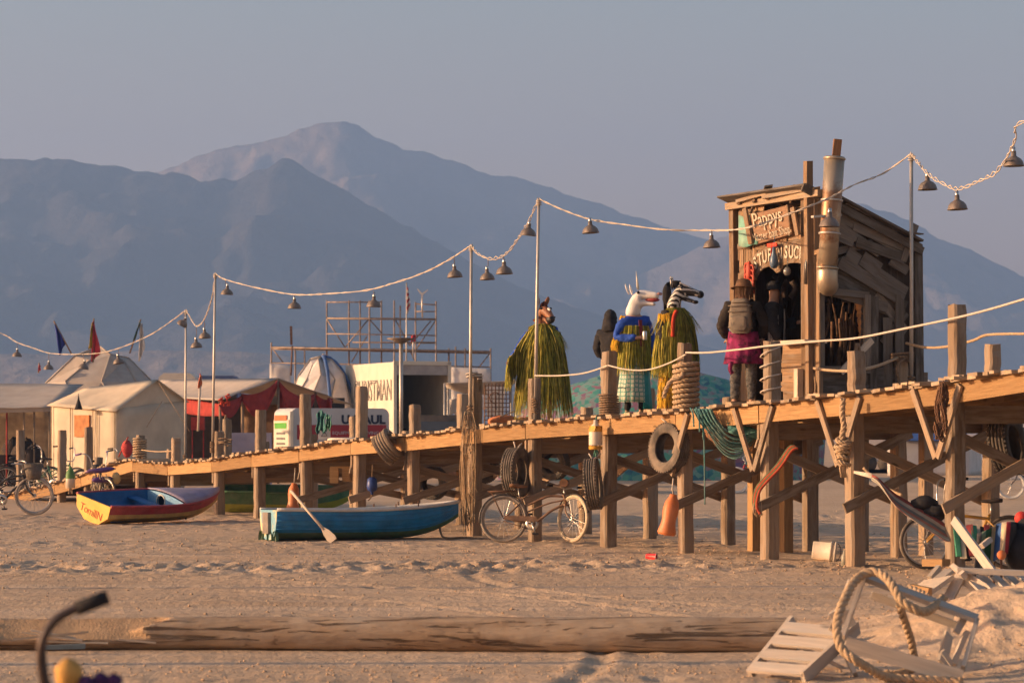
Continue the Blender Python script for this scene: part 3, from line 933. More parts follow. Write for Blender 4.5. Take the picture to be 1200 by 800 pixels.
# blue jug, hung timber offcut
p = W(436, 567, 52.0); e = empty('jug', p, 0, 'small blue plastic jug hanging under the deck above the blue rowboat', 'jug')
mb = MB(); mb.lathe([(.001, .13), (.05, .125), (.09, .09), (.10, -.05), (.085, -.11), (.03, -.14), (.025, -.19), (.001, -.19)], None, 12); mb.build('body', mat('jug_blue', (.03, .06, .22), .4, .2, 5), e)
mb = MB(); mb.tube(smoothpath([(0, 0, -.18), (-.02, 0, -.24), (-.07, 0, -.3)]), .013, 6); mb.tube([(0, 0, .12), (.01, 0, .35)], .01, 5); mb.build('rope', M_ROPE_D, e)
p = W(399, 557, 53.4); mb = MB(); mb.beam(p + Vector((-.2, .05, 0)), p + Vector((-.04, .05, 0)), .2, .28); mb.beam(p + Vector((.03, .1, .02)), p + Vector((.17, .1, .02)), .2, .26)
mb.beam(p + Vector((-.2, .12, .15)), p + Vector((.17, .12, .15)), .2, .04)
tag(mb.build('timber_hanger', W_BEAM, loc=p), 'pair of short timber blocks hung under the deck above the green boat', 'timber block')

# ---------------------------------------------------------------- ropes wound on posts
def coil(px, y0, y1, o, turns, r, label, m, post=.112, wob=.1, name='rope_coil', tail=None, twisted=True, o_off=0):
    t = tpx(px, o)
    c = PP(t, o, 0); z0 = EYE - (y1 - HZ) / F * c.y; z1 = EYE - (y0 - HZ) / F * c.y
    pts = []
    k = int(turns * 14)
    for i in range(k + 1):
        a = 2 * math.pi * i / 14
        q = post + r * (1 + wob * noise.noise(Vector((i * .21, px, 0))))
        sq = 1 / max(abs(math.cos(a)), abs(math.sin(a))) ** .35
        dirv = PU * math.cos(a) * q * sq + PN * math.sin(a) * q * sq
        pts.append(Vector((c.x + dirv.x, c.y + dirv.y, z0 + (z1 - z0) * i / k + r * wob * 3 * noise.noise(Vector((i * .13, 5, px))))))
    mb = MB()
    if twisted: twisted_rope(mb, pts, r, 3, r * 6, 5)
    else: mb.tube(pts, r, 6)
    if tail:
        tp = smoothpath([pts[-1]] + [W(x, y, c.y - .25) for x, y in tail], 8)
        if twisted: twisted_rope(mb, tp, r, 3, r * 6, 5)
        else: mb.tube(tp, r, 6)
    o_ = mb.build(name, m, loc=Vector((c.x, c.y, z0))); tag(o_, label, 'rope', 'ropes wound round the posts')
coil(804, 424, 481, .13, 9.5, .034, 'thick pale rope coiled high round the post in front of the zebra-masked figure', M_ROPE, .125, tail=[(800, 441), (787, 446), (780, 458), (778, 466)])
coil(713.5, 462, 487, .13, 9, .014, 'dark thin rope wound round the foot of the post in front of the hooded figure', M_ROPE_D, .12, twisted=False)
coil(164, 513, 536, .13, 8, .022, 'pale rope coiled round a low post at the far left part of the deck', M_ROPE, .12, twisted=False, wob=.2)
coil(903, 403, 470, .13, 4.5, .010, 'loose pale cord criss-crossed round the post beside the hatted figure', M_CORD, .118, wob=1.6, twisted=False)
coil(1057, 414, 424, PW, 3.2, .02, 'brown rope knotted round the post under the light pole at the hut', M_ROPE_D, .12, tail=[(1052, 428), (1053, 445), (1051, 452)], wob=.6)
coil(264, 513, 522, .13, 3, .014, 'thin cord tied round the short post right of the cream tent pole', M_ROPE_D, .118, wob=.7, twisted=False)
coil(556, 437, 444, .13, 2, .012, 'thin cord tied round the top of the post at the truck-side pole', M_CORD, .118, wob=.7, twisted=False)

def rail_rope(pts, label, r=.013, m=None, d=None):
    path = smoothpath(pts, 8)
    mb = MB(); mb.tube(path, r, 6)
    tag(mb.build('rail_rope', m or M_ROPE, loc=pts[0]), label, 'rope', 'ropes strung along the posts')
rail_rope([PD(627, 440, -.02), PD(655, 440, 0), PD(685, 437, 0), PD(713, 428, -.02)], 'slack rope from the light pole to the post in front of the hooded figure', .013, M_CORD)
rail_rope([PD(713, 428, -.02), PD(735, 433, 0), PD(760, 433, 0), PD(785, 425, 0), PD(804, 415, -.02)], 'slack rope hanging across the legs of the unicorn-masked figure', .012, M_CORD)
rail_rope([PD(804, 413, -.02), PD(830, 413, -.02), PD(870, 409, -.02), PD(902, 405, -.02), PD(955, 400, -.02), PD(1004, 396, -.02), PD(1060, 385, -.02), PD(1122, 372, -.02), PD(1165, 361, -.02), PD(1215, 346, -.02)],
          'long taut pale rope rising along the front posts past the hut to the right edge', .015, M_CORD)
rail_rope([PD(951, 431, .85), PD(975, 434, .6), PD(1003, 434, .24), PD(1030, 428, 1.2), PD(1052, 419, PW - .12)], 'sagging rope in front of the dark side opening of the hut', .02)
rail_rope([PD(1062, 402, PW), PD(1085, 407, PW), PD(1110, 406, PW), PD(1140, 399, PW), PD(1160, 392, PW), PD(1215, 391, PW)], 'rope along the rear posts at the right of the hut', .02)
rail_rope([PD(166, 527, .1), PD(185, 529, .1), PD(203, 528, .1)], 'short pale rope between low posts in front of the cream tent', .014)
rail_rope([W(1012, 548, 36.3), W(1024, 560, 36.2), W(1040, 572, 36.0), W(1057, 580, 35.8)], 'slanting cord under the deck leading to the hammock', .02)

# thick rope with a big knot hung in front of the V brace
p = W(988, 472, 36.05); mb = MB()
path = smoothpath([W(x, y, 36.05) for x, y in ((988, 467), (987, 485), (989, 500), (987, 512), (988, 545))], 8)
twisted_rope(mb, path, .04, 3, .2, 6)
for k in range(6):
    zc = W(988, 516 + 5.2 * k, 36.05)
    rr = .075 + .02 * math.sin(k * 1.3)
    twisted_rope(mb, [zc + Vector((rr * math.cos(a), rr * math.sin(a), .03 * math.sin(a + k))) for a in [j * math.pi / 6 for j in range(13)]], .03, 3, .16, 5)
for k in range(7):
    q = W(988 + rng.uniform(-5, 5), 548, 36.05)
    mb.tube([W(988, 540, 36.05), q, q + Vector((rng.uniform(-.03, .03), 0, -.12))], .014, 5)
tag(mb.build('knotted_rope', M_ROPE, loc=p), 'thick rope ending in a heavy coiled knot hung before the V brace below the hut', 'rope')
# chain bundle
p = W(1105, 452, 34.3); mb = MB()
for s_, pts in enumerate(([(1104, 450), (1100, 463), (1098, 478), (1101, 497), (1104, 514)], [(1107, 451), (1109, 466), (1106, 484), (1105, 500), (1100, 512), (1096, 498)], [(1104, 452), (1103, 470), (1107, 488), (1108, 505)])):
    path = smoothpath([W(x, y, 34.22 - .03 * s_) for x, y in pts], 5)
    for i in range(len(path) - 1):
        a, b_ = path[i], path[i + 1]; c = (a + b_) / 2; dv = (b_ - a).normalized() * .05
        sd = Vector((.026, 0, 0)) if i % 2 else Vector((0, .026, 0))
        mb.tube([c + dv * math.cos(q) * .95 + sd * math.sin(q) for q in [j * math.pi / 4 for j in range(8)]], .011, 5, closed=True)
tag(mb.build('chain', M_IRON, loc=p), 'bunch of rusty chain hanging from the deck edge inside a V brace', 'chain')
# red and green straps slung round a pile
mb = MB()
for k, (m_, off) in enumerate(((0, 0), (1, .035), (0, .07), (1, -.03))):
    mb.tube(smoothpath([W(x + off * 40, y + off * 30, 37.9 - off) for x, y in ((932, 523), (925, 526), (912, 545), (896, 562), (887, 574), (884, 590), (888, 600))], 8), .02, 6, m=m_)
for k in range(5): mb.tube(smoothpath([W(884 + k * 2, 588, 37.9), W(883 + k * 2.2, 597, 37.85), W(885 + k * 2, 603 + k % 2 * 2, 37.9)], 4), .012, 5, m=2)
tag(mb.build('strap', [mat('strap_red', (.42, .07, .03), .85, .25, 10), mat('strap_green', (.10, .13, .06), .85, .3, 10), M_ROPE], loc=W(905, 555, 37.9)), 'twisted red and green straps slung down to a pile under the hut', 'strap')

# turquoise net slung under the deck edge
mb = MB(); rng.seed(21)
a0, a1 = [(818, 480), (820, 478)], None
for k in range(34):
    f = k / 33
    x0 = 812 + 22 * f; x1 = 893 - 10 * f + rng.uniform(-3, 3)
    dip = 533 - 26 * f + rng.uniform(-3, 3)
    d = 39.6 - .25 * f
    pts = [(x0, 479), (x0 + 10 - 3 * f, 497 - 4 * f), ((x0 + x1) / 2 - 4, dip - 3), ((x0 + x1) / 2 + 14, dip), (x1 - 8, 512 - 4 * f), (x1 + 4, 505 + 3 * f)]
    mb.tube(smoothpath([W(x, y, d + .15 * math.sin(i + k)) for i, (x, y) in enumerate(pts)], 6), .005 + .008 * rng.random() ** 2, 5)
for k in range(120):
    x = rng.uniform(826, 884); y = 528 - abs(x - 853) * .5 - rng.uniform(0, 26)
    mb.tube([W(x, y, 39.5), W(x + rng.uniform(-8, 8), y - rng.uniform(3, 9), 39.4)], .004, 4)
for x, y0, y1, s_ in ((825, 480, 591, .010), (819, 478, 506, .012), (812, 478, 500, .012), (823, 478, 515, .008)):
    mb.tube(smoothpath([W(x - 3, y0, 39.5), W(x, y0 + (y1 - y0) * .3, 39.4), W(x + 1, y1, 39.4)], 5), s_, 5)
tag(mb.build('fishing_net', M_TEAL, loc=W(850, 500, 39.5)), 'turquoise fishing net and lines slung under the deck edge below the zebra-masked figure', 'fishing net')
mb = MB(); mb.blob(W(845, 500, 39.75), (.22, .2, .26), 14, 9, jit=.12); mb.blob(W(853, 507, 39.7), (.2, .18, .16), 12, 8, jit=.12)
tag(mb.build('net_bundle', mat('rusty_net_bundle', (.30, .13, .06), .95, .35, 22, bmp=.8), loc=W(845, 500, 39.75)), 'rust-coloured bundle of cloth held in the turquoise net', 'bundle')
mb = MB(); mb.grid([[W(852 + j * 5.5 + i * .5, 494 + i * 3 + j * 1.6 + 2 * math.sin(j), 39.3 + .08 * math.sin(j * 1.7 + i)) for j in range(9)] for i in range(5)])
o = mb.build('teal_cloth', mat('teal_cloth', (.06, .28, .25), .85, .3, 8, bmp=.3, dust=.3), loc=W(870, 500, 39.3)); tag(o, 'bright teal cloth twisted above the slung net', 'cloth')
md = o.modifiers.new('thick', 'SOLIDIFY'); md.thickness = .02

# brown net draped down the pile at the truck-side pole
mb = MB(); rng.seed(8)
for k in range(26):
    x = rng.uniform(540, 558); y1 = rng.uniform(600, 628)
    d = 46.95 + rng.uniform(-.12, .12)
    mb.tube(smoothpath([W(543 + (x - 543) * .5 + 3, 482, 47.1), W(x, 510 + rng.uniform(-8, 8), d), W(x + rng.uniform(-3, 3), 560, d), W(x * .6 + 552 * .4 + rng.uniform(-3, 3), y1, d)], 4), .006, 4)
for k in range(110):
    x = rng.uniform(540, 558); y = rng.uniform(490, 610); d = 46.9 + rng.uniform(-.12, .1)
    mb.tube([W(x, y, d), W(x + rng.uniform(-5, 5), y + rng.uniform(3, 9), d)], .005, 4)
tag(mb.build('fishing_net', mat('tan_net', (.36, .25, .15), .95, .3, 14), loc=W(550, 500, 47)), 'brown fishing net draped down the pile beside the bow of the blue rowboat', 'fishing net')

# striped hammock
def stripes(name, cols, scale, axis_='y'):
    m, nt, b = _nodes(name)
    uv = nt.nodes.new('ShaderNodeUVMap'); uv.uv_map = 'UVMap'
    sep = nt.nodes.new('ShaderNodeSeparateXYZ'); nt.links.new(uv.outputs[0], sep.inputs[0])
    mu = nt.nodes.new('ShaderNodeMath'); mu.operation = 'MULTIPLY'; mu.inputs[1].default_value = scale
    nt.links.new(sep.outputs[0 if axis_ == 'x' else 1], mu.inputs[0])
    fr = nt.nodes.new('ShaderNodeMath'); fr.operation = 'FRACT'; nt.links.new(mu.outputs[0], fr.inputs[0])
    n = nt.nodes.new('ShaderNodeValToRGB'); n.color_ramp.interpolation = 'CONSTANT'
    while len(n.color_ramp.elements) < len(cols): n.color_ramp.elements.new(.5)
    for i, (e, c) in enumerate(zip(n.color_ramp.elements, cols)): e.position = i / len(cols); e.color = (*c, 1)
    nt.links.new(fr.outputs[0], n.inputs[0])
    f = ramp(nt, noise_tex(nt, 9, 3), [(.3, .7), (.7, 1.0)])
    mx = nt.nodes.new('ShaderNodeMix'); mx.data_type = 'RGBA'; mx.blend_type = 'MULTIPLY'; mx.inputs[0].default_value = 1
    nt.links.new(n.outputs[0], mx.inputs[6]); nt.links.new(f, mx.inputs[7])
    nt.links.new(mx.outputs[2], b.inputs['Base Color']); b.inputs['Roughness'].default_value = .95
    bump(nt, b, noise_tex(nt, 120, 2), .3)
    return m
e = empty('hammock', W(1080, 600, 34.6), 0, 'striped cloth hammock slung under the right end of the deck', 'hammock', world=True)
rows = []
for i in range(13):
    f = i / 12
    top = [(1022, 556), (1030, 560), (1048, 577), (1070, 590), (1092, 603), (1112, 615), (1130, 612)]
    bot = [(1022, 558), (1032, 566), (1050, 592), (1076, 613), (1098, 627), (1114, 634), (1132, 620)]
    a = smoothpath([Vector((x, y, 0)) for x, y in top], 4); b_ = smoothpath([Vector((x, y, 0)) for x, y in bot], 4)
    rows.append([W(p.x + (q.x - p.x) * f, p.y + (q.y - p.y) * f + 5 * math.sin(math.pi * f), 35.3 - .35 * math.sin(math.pi * k / (len(a) - 1)) * math.sin(math.pi * f * .5) - .03 * k) for k, (p, q) in enumerate(zip(a, b_))])
mb = MB(); mb.grid(rows)
o = mb.build('cloth', stripes('hammock_stripes', [(.32, .07, .05), (.45, .38, .29), (.16, .17, .16), (.38, .15, .11), (.30, .31, .26), (.5, .43, .34), (.22, .24, .22), (.42, .36, .28)], 1.0), e)
md = o.modifiers.new('thick', 'SOLIDIFY'); md.thickness = .012
mb = MB()
for k in range(6): mb.tube([W(1001, 552 + k * .4, 35.9), W(1022, 555 + k, 35.35)], .008, 4)
mb.build('cords', M_CORD, e)
mb = MB(); mb.blob(W(1083, 590, 34.95), (.16, .14, .10), 12, 8, jit=.1); mb.blob(W(1097, 600, 34.9), (.17, .14, .10), 12, 8, jit=.1)
tag(mb.build('bag', M_BLACK, loc=W(1083, 590, 34.95)), 'crumpled dark bag lying in the striped hammock', 'bag')

# odds and ends on the deck
def duffel():
    p = PD(600, 491, .8); p.z = zdeck(tpx(600, .8)) + .1
    e = empty('gear_bag', p, 0, 'orange bag lying on the deck at the foot of the horse-masked figure', 'bag')
    mb = MB(); mb.blob((-.12, .05, 0), (.3, .2, .11), 14, 8, jit=.06); mb.blob((.25, 0, -.02), (.26, .18, .10), 14, 8, jit=.06); mb.build('sack', mat('bag_orange', (.5, .17, .06), .8, .2, 7, bmp=.3), e)
    mb = MB(); mb.tube(smoothpath([(-.2, -.12, .08), (0, -.2, .16), (.1, -.1, .2), (.3, -.1, .5), (.38, -.05, .8)], 5), .012, 5); mb.build('cord', M_ROPE, e)
duffel()
p = PD(412, 513, .5); p.z = zdeck(tpx(412, .5)) + .055
mb = MB(); mb.tube([p + Vector((.30 * math.cos(a) * 1.35, .34 * math.sin(a), .0)) for a in [j * math.pi / 12 for j in range(24)]], .055, 8, closed=True)
tag(mb.build('life_ring', M_WHT, loc=p), 'white life ring lying flat on the deck left of the tilted tyre', 'life ring')
e = empty('hand_truck', PD(150, 530, .9), 0, 'red metal trolley standing on the low left end of the deck', 'trolley', world=True)
mb = MB(); b0 = PD(150, 535, .9)
for dx in (-.12, .12): mb.tube([PD(145, 535, .9) + Vector((dx, 0, 0)), PD(156, 512, .9) + Vector((dx, 0, 0))], .02, 6)
mb.build('frame', mat('trolley_red', (.35, .04, .03), .5, .2, 6), e)
mb = MB(); mb.blob(PD(149, 526, .85), (.14, .1, .2), 10, 7, jit=.1); mb.build('load', mat('red_cloth', (.4, .05, .05), .9, .2, 8), e)
for px, y0, y1, w_, k in ((376, 482, 506, 9, 1), (385, 487, 503, 5, 2)):
    mb = MB(); t = tpx(px, PW - .12)
    mb.grid([[PD(px + w_ * (j / 6 - .5) * (1 + .25 * math.sin(i * 1.1 + k)), y0 + (y1 - y0) * i / 8 + 2.5 * math.sin(j * 1.3 + k), PW - .14 - .05 * math.sin(j * 2.1 + i * .4)) for j in range(7)] for i in range(9)])
    p = PD(px, (y0 + y1) / 2, PW - .12)
    o = mb.build('hung_rag', mat('faded_teal_rag', (.06, .19, .19), .9, .35, 6) if k == 1 else M_GRNROPE, loc=p); md = o.modifiers.new('t', 'SOLIDIFY'); md.thickness = .015
    tag(o, 'teal rag hung on the rear post before the moving trailer' if k == 1 else 'small dark green rag hung right of the teal one on the rear post', 'cloth')
# ---------------------------------------------------------------- boats
def hull(L, beam, depth, sheer_bow, bow_full, n=26, k=9, transom=.8, strakes=True, vee=.1, thick=.02, chine=None):
    """outer shell as rows of stations (x forward); returns grid [station][point keel->gunwale] for one side"""
    rows = []
    for i in range(n + 1):
        u = i / n
        x = L * u
        if u < .45: hb = beam / 2 * (transom + (1 - transom) * math.sin(math.pi / 2 * u / .45))
        else: hb = beam / 2 * max(0.0, 1 - ((u - .45) / .55) ** bow_full) ** .85
        top = depth + sheer_bow * max(0, (u - .35) / .65) ** 2 + .03 * (1 - u) ** 2
        keel = (.01 + .12 * max(0, (u - .1)) ** 6 * 8) * depth / .5
        keel = .005 + depth * .75 * max(0, (u - .62) / .38) ** 2.3
        row = []
        for j in range(k + 1):
            q = j / k
            if chine:
                pts = [(0, 0), (chine[0], .03), (chine[1], .45), (1.0, 1.0)]
                qq = q * 3; a = min(2, int(qq)); f = qq - a
                yy = pts[a][0] + (pts[a + 1][0] - pts[a][0]) * f; zz = pts[a][1] + (pts[a + 1][1] - pts[a][1]) * f
            else:
                yy = math.sin(q * math.pi / 2) ** .62; zz = q ** 1.7
            st = (.012 if strakes and j % 2 else 0)
            row.append(Vector((x, hb * yy + (st if hb > .1 else 0), keel + (top - keel) * zz)))
        rows.append(row)
    return rows

def boat(name, loc, yaw, roll, label, L, beam, depth, sheer, mats, low_rows, transom=.8, chine=None, bow_full=2.2, pitch=0):
    """mats: upper, lower, gunwale, inside, transom"""
    e = empty(name, loc, 0, label, 'boat', 'small boats grounded beside the pier')
    e.rotation_euler = (roll, pitch, yaw)
    rows = hull(L, beam, depth, sheer, bow_full, transom=transom, chine=chine, strakes=chine is None)
    mb = MB()
    k = len(rows[0]) - 1
    for s_ in (1, -1):
        for lo, hi, m in ((0, low_rows, 1), (low_rows, k, 0)):
            mb.grid([[Vector((p.x, p.y * s_, p.z)) for p in row[lo:hi + 1]] for row in rows], m, smooth=False if chine else True)
    o = mb.build('hull', mats[:2], e)
    mb = MB()
    for s_ in (1, -1):
        mb.grid([[Vector((p.x, max(0, p.y - .03) * s_, p.z + .012)) for p in row] for row in rows[:-1]])
    mb.grid([[Vector((x, y, .10)) for y in (-beam * .33, 0, beam * .33)] for x in (L * .05, L * .3, L * .6)])
    mb.build('lining', mats[3], e)
    mb = MB()
    r0 = rows[0]
    ring = [Vector((p.x, p.y, p.z)) for p in r0] + [Vector((p.x, -p.y, p.z)) for p in r0[::-1]]
    ring = [p for i, p in enumerate(ring) if i == 0 or (p - ring[i - 1]).length > 1e-4]
    mb.prism([Vector((-.01, p.y, p.z)) for p in ring], (.035, 0, 0)); mb.build('transom', mats[4], e)
    mb = MB()
    for s_ in (1, -1):
        path = [Vector((row[-1].x, row[-1].y * s_, row[-1].z + .006)) for row in rows]
        mb.tube(path, .03, 6)
    mb.build('gunwale', mats[2], e)
    return e, rows

M_BLUE = mat('boat_blue', (.006, .19, .44), .45, .3, 4, dust=.10, spec=.4)
M_BGREEN = mat('boat_green_bottom', (.035, .14, .07), .6, .3, 5, dust=.4)
M_BWHITE = mat('boat_white_rim', (.62, .60, .56), .5, .12, 5, dust=.4)
M_BIN = mat('boat_lining', (.42, .44, .44), .7, .15, 5, dust=.5)
M_TRANS = mat('peeling_sky_blue', (.16, .36, .46), .6, .15, 5, col2=(.62, .55, .30), dust=.2)
e, rows = boat('rowboat', W(306, 633, 45.35) * Vector((1, 1, 0)) if False else Vector((W(315, 633, 45.6).x, 45.6, 0.0)), R(20), R(-1), 'blue clinker rowboat with a green bottom and a white rim in front of the pier', 3.22, 1.25, .46, .13,
               [M_BLUE, M_BGREEN, M_BWHITE, M_BIN, M_TRANS], 4, transom=.82)
mb = MB()
for s_ in (1, -1):
    for j in (5, 6, 7, 8):
        mb.tube([Vector((r_[j].x, (r_[j].y + .006) * s_, r_[j].z)) for r_ in rows[:-1]], .009, 5)
mb.build('strakes', M_BLUE, e)
for x in (.9, 1.8):
    mb = MB(); hb = .5; mb.beam((x, -hb, .3), (x, hb, .3), .24, .035); mb.build('thwart', M_BIN, e)
for s_ in (1, -1):
    mb = MB(); mb.tube([(1.95, s_ * .6, .50), (1.95, s_ * .6, .57)], .012, 6); mb.tube([(2.35, s_ * .53, .53), (2.35, s_ * .53, .6)], .012, 6); mb.build('rowlock', M_IRON, e)
mb = MB(); mb.beam((-.035, -.17, .28), (-.035, .17, .28), .05, .34, up=(0, 0, 1)); mb.build('motor_pad', mat('grey_ply', (.20, .17, .15), .8, .25, 8), e)
mb = MB()
for k in range(4):
    y = -.42 + k * .28
    mb.lathe([(.12, 0), (.12, .05), (.001, .05)], Matrix.Translation((-.03, y, .035)) @ Matrix.Rotation(R(90), 4, 'Y'), 14)
mb.build('transom_skirt', M_BGREEN, e)
# oar leaning on it
p0 = W(391, 632.5, 44.55); p0.z = .03; p1 = W(341, 575, 45.2)
oar = empty('oar', p0, 0, 'long pale wooden oar leaning over the side of the blue rowboat', 'oar', world=True)
mb = MB(); mb.tube([p0.lerp(p1, .22), p1], [.024, .022], 8); mb.build('shaft', W_PALE, oar)
mb = MB(); ax = (p1 - p0).normalized(); sd = Vector((.92, -.2, .33)); sd = (sd - ax * sd.dot(ax)).normalized(); nn = ax.cross(sd)
for a, b_, wa, wb in ((0, .05, .12, .15), (.05, .16, .15, .12), (.16, .25, .12, .05)):
    A = p0.lerp(p1, a); B = p0.lerp(p1, b_)
    mb.add([A - sd * wa / 2 - nn * .012, A + sd * wa / 2 - nn * .012, A + sd * wa / 2 + nn * .012, A - sd * wa / 2 + nn * .012,
            B - sd * wb / 2 - nn * .012, B + sd * wb / 2 - nn * .012, B + sd * wb / 2 + nn * .012, B - sd * wb / 2 + nn * .012],
           [(0, 1, 5, 4), (1, 2, 6, 5), (2, 3, 7, 6), (3, 0, 4, 7), (3, 2, 1, 0), (4, 5, 6, 7)], [[(0, 0), (0, .1), (.3, .1), (.3, 0)]] * 6)
mb.build('blade', W_PALE, oar)
# cable on the ground right of the bow
mb = MB(); mb.tube(smoothpath([W(516, 612, 46.6), W(516, 622, 46.3), W(522, 630, 46.0), W(545, 629.5, 46.2), W(575, 632, 45.9)], 6), .018, 6)
tag(mb.build('mooring_line', M_ROPE_D, loc=W(520, 630, 46)), 'dark line hanging from the bow of the blue rowboat to the ground', 'rope')

M_RED = mat('boat_red', (.36, .03, .04), .55, .25, 5, dust=.2); M_TAN = mat('boat_tan', (.50, .31, .08), .65, .25, 5, dust=.25)
M_DBLUE = mat('boat_inside_blue', (.006, .11, .30), .6, .25, 4, dust=.08); M_YTR = mat('transom_yellow', (.66, .38, .03), .55, .15, 4, dust=.25)
M_LBLUE = mat('boat_light_blue', (.16, .36, .55), .6, .2, 4, dust=.25); M_LILAC = mat('boat_lilac_deck', (.26, .22, .33), .6, .2, 6, dust=.5)
loc = W(107, 611, 53.6); loc.z = .03
e, rows = boat('dinghy', loc, R(45), R(13), 'red, tan and blue dinghy with a hand-lettered yellow transom', 3.0, 1.28, .40, .07,
               [M_RED, M_TAN, M_RED, M_DBLUE, M_YTR], 7, transom=.84, chine=(.42, .92), bow_full=2.0, pitch=R(-1.5))
mb = MB(); n = len(rows)
mb.grid([[Vector((row[-1].x, row[-1].y * (1 - 2 * j / 6), row[-1].z + .02 + .10 * (1 - (1 - 2 * j / 6) ** 2) * .6)) for j in range(7)] for row in rows[int(n * .58):]])
o = mb.build('foredeck', M_LILAC, e); md = o.modifiers.new('thick', 'SOLIDIFY'); md.thickness = .02
row = rows[int(n * .58)]
bp = []
x0 = row[-1].x
outer = [Vector((x0, (row[-1].y - .01) * (1 - 2 * j / 16), row[-1].z + .0 + .06 * (1 - (1 - 2 * j / 16) ** 2))) for j in range(17)]
inner_lo = [Vector((x0, p.y * .92, .08 + .12 * abs(p.y / max(.01, row[-1].y)) ** 3)) for p in outer]
cy, cz, cr = .13, .30, .12
# bulkhead with a round hole: ring of quads between outline and circle
outl = outer + inner_lo[::-1]
mb = MB(); M_ = len(outl)
cir = []
for p in outl:
    a = math.atan2(p.z - cz, p.y - cy); cir.append(Vector((x0, cy + cr * math.cos(a), cz + cr * math.sin(a))))
mb.add(outl + cir, [(i, (i + 1) % M_, M_ + (i + 1) % M_, M_ + i) for i in range(M_)])
o = mb.build('bulkhead', M_LBLUE, e); md = o.modifiers.new('thick', 'SOLIDIFY'); md.thickness = .02
mb = MB(); mb.lathe([(cr - .005, -.02), (cr + .02, -.02), (cr + .02, .02), (cr - .005, .02)], Matrix.Translation((x0 - .015, cy, cz)) @ Matrix.Rotation(R(90), 4, 'Y'), 20); mb.build('hole_ring', mat('ring_cream', (.55, .5, .42), .5, .1, 5), e)
mb = MB(); mb.lathe([(.001, 0), (cr, 0)], Matrix.Translation((x0 + .25, cy, cz)) @ Matrix.Rotation(R(90), 4, 'Y'), 20); mb.box((x0 + .26, 0, .25), (.02, .7, .4)); mb.build('locker_shade_panel', mat('locker_shade_dark', (.015, .012, .011), .9, .1, 4, bmp=0), e)  # near-black disc and panel stand in for shade behind the hole
mb = MB(); mb.beam((1.35, -.6, .30), (1.35, .6, .30), .22, .03); mb.build('thwart', M_DBLUE, e)
M_SCRIPT = mat('red_brush_lettering', (.34, .06, .02), .7, .2, 9, bmp=0)
text_part('TomillN', .22, (-.014, .04, .20), (0, -1, -.10), (0, 0, 1), M_SCRIPT, e, name='transom_lettering', depth=.002, font_shear=.2, spacing=.95)

M_G1 = mat('hull_dark_green', (.02, .13, .06), .6, .25, 5, dust=.3); M_G2 = mat('hull_sunlit_lime', (.30, .36, .03), .6, .25, 5, dust=.3)  # lime colour stands in for sunlight on the boat's lower part
loc = Vector((W(262, 600, 61.5).x, 61.5, .02))
e, rows = boat('skiff', loc, R(4), R(6), 'dark green skiff with its sunlit lower part coloured lime lying behind the pier', 2.9, 1.2, .46, .06, [M_G1, M_G2, M_G1, M_G1, M_G1], 6, transom=.9, chine=(.5, .9))

# ---------------------------------------------------------------- bicycles
M_TYREB = mat('bike_tyre', (.04, .036, .033), .8, .3, 10, dust=.6)
M_CREAMT = mat('cream_tyre', (.50, .42, .29), .8, .2, 10, dust=.5)
M_WHITET = mat('white_bike_rim', (.70, .66, .60), .5, .1, 10)
def wheel(e, x, r, tm, rm, turn=0.0, pivot=None, spokes=20, tw=.026):
    """wheel part with tyre, rim and spokes as sub-parts"""
    rot = Matrix.Rotation(turn, 4, 'Z')
    pv_ = Vector(pivot or (x, 0, 0))
    Mx = Matrix.Translation(pv_) @ rot @ Matrix.Translation(Vector((x, 0, r)) - pv_)
    def T(p): return Mx @ Vector(p)
    mb = MB(); mb.tube([T((0, -.05, 0)), T((0, .05, 0))], .03, 8); w_ = mb.build('wheel', M_CHROME, e)
    mb = MB(); mb.tube([T(((r - tw) * math.cos(a), 0, (r - tw) * math.sin(a))) for a in [2 * math.pi * j / 36 for j in range(36)]], tw, 8, closed=True); mb.build('tyre', tm, w_)
    mb = MB(); mb.tube([T(((r - tw * 2.2) * math.cos(a), 0, (r - tw * 2.2) * math.sin(a))) for a in [2 * math.pi * j / 36 for j in range(36)]], .013, 6, closed=True); mb.build('rim', rm, w_)
    mb = MB()
    for j in range(spokes):
        a = 2 * math.pi * j / spokes; b_ = a + (.5 if j % 2 else -.5)
        mb.tube([T((.028 * math.cos(b_), .03 * (1 if j % 4 < 2 else -1), .028 * math.sin(b_))), T(((r - .05) * math.cos(a), 0, (r - .05) * math.sin(a)))], .0028, 3, caps=False)
    mb.build('spokes', M_CHROME, w_)
    return w_

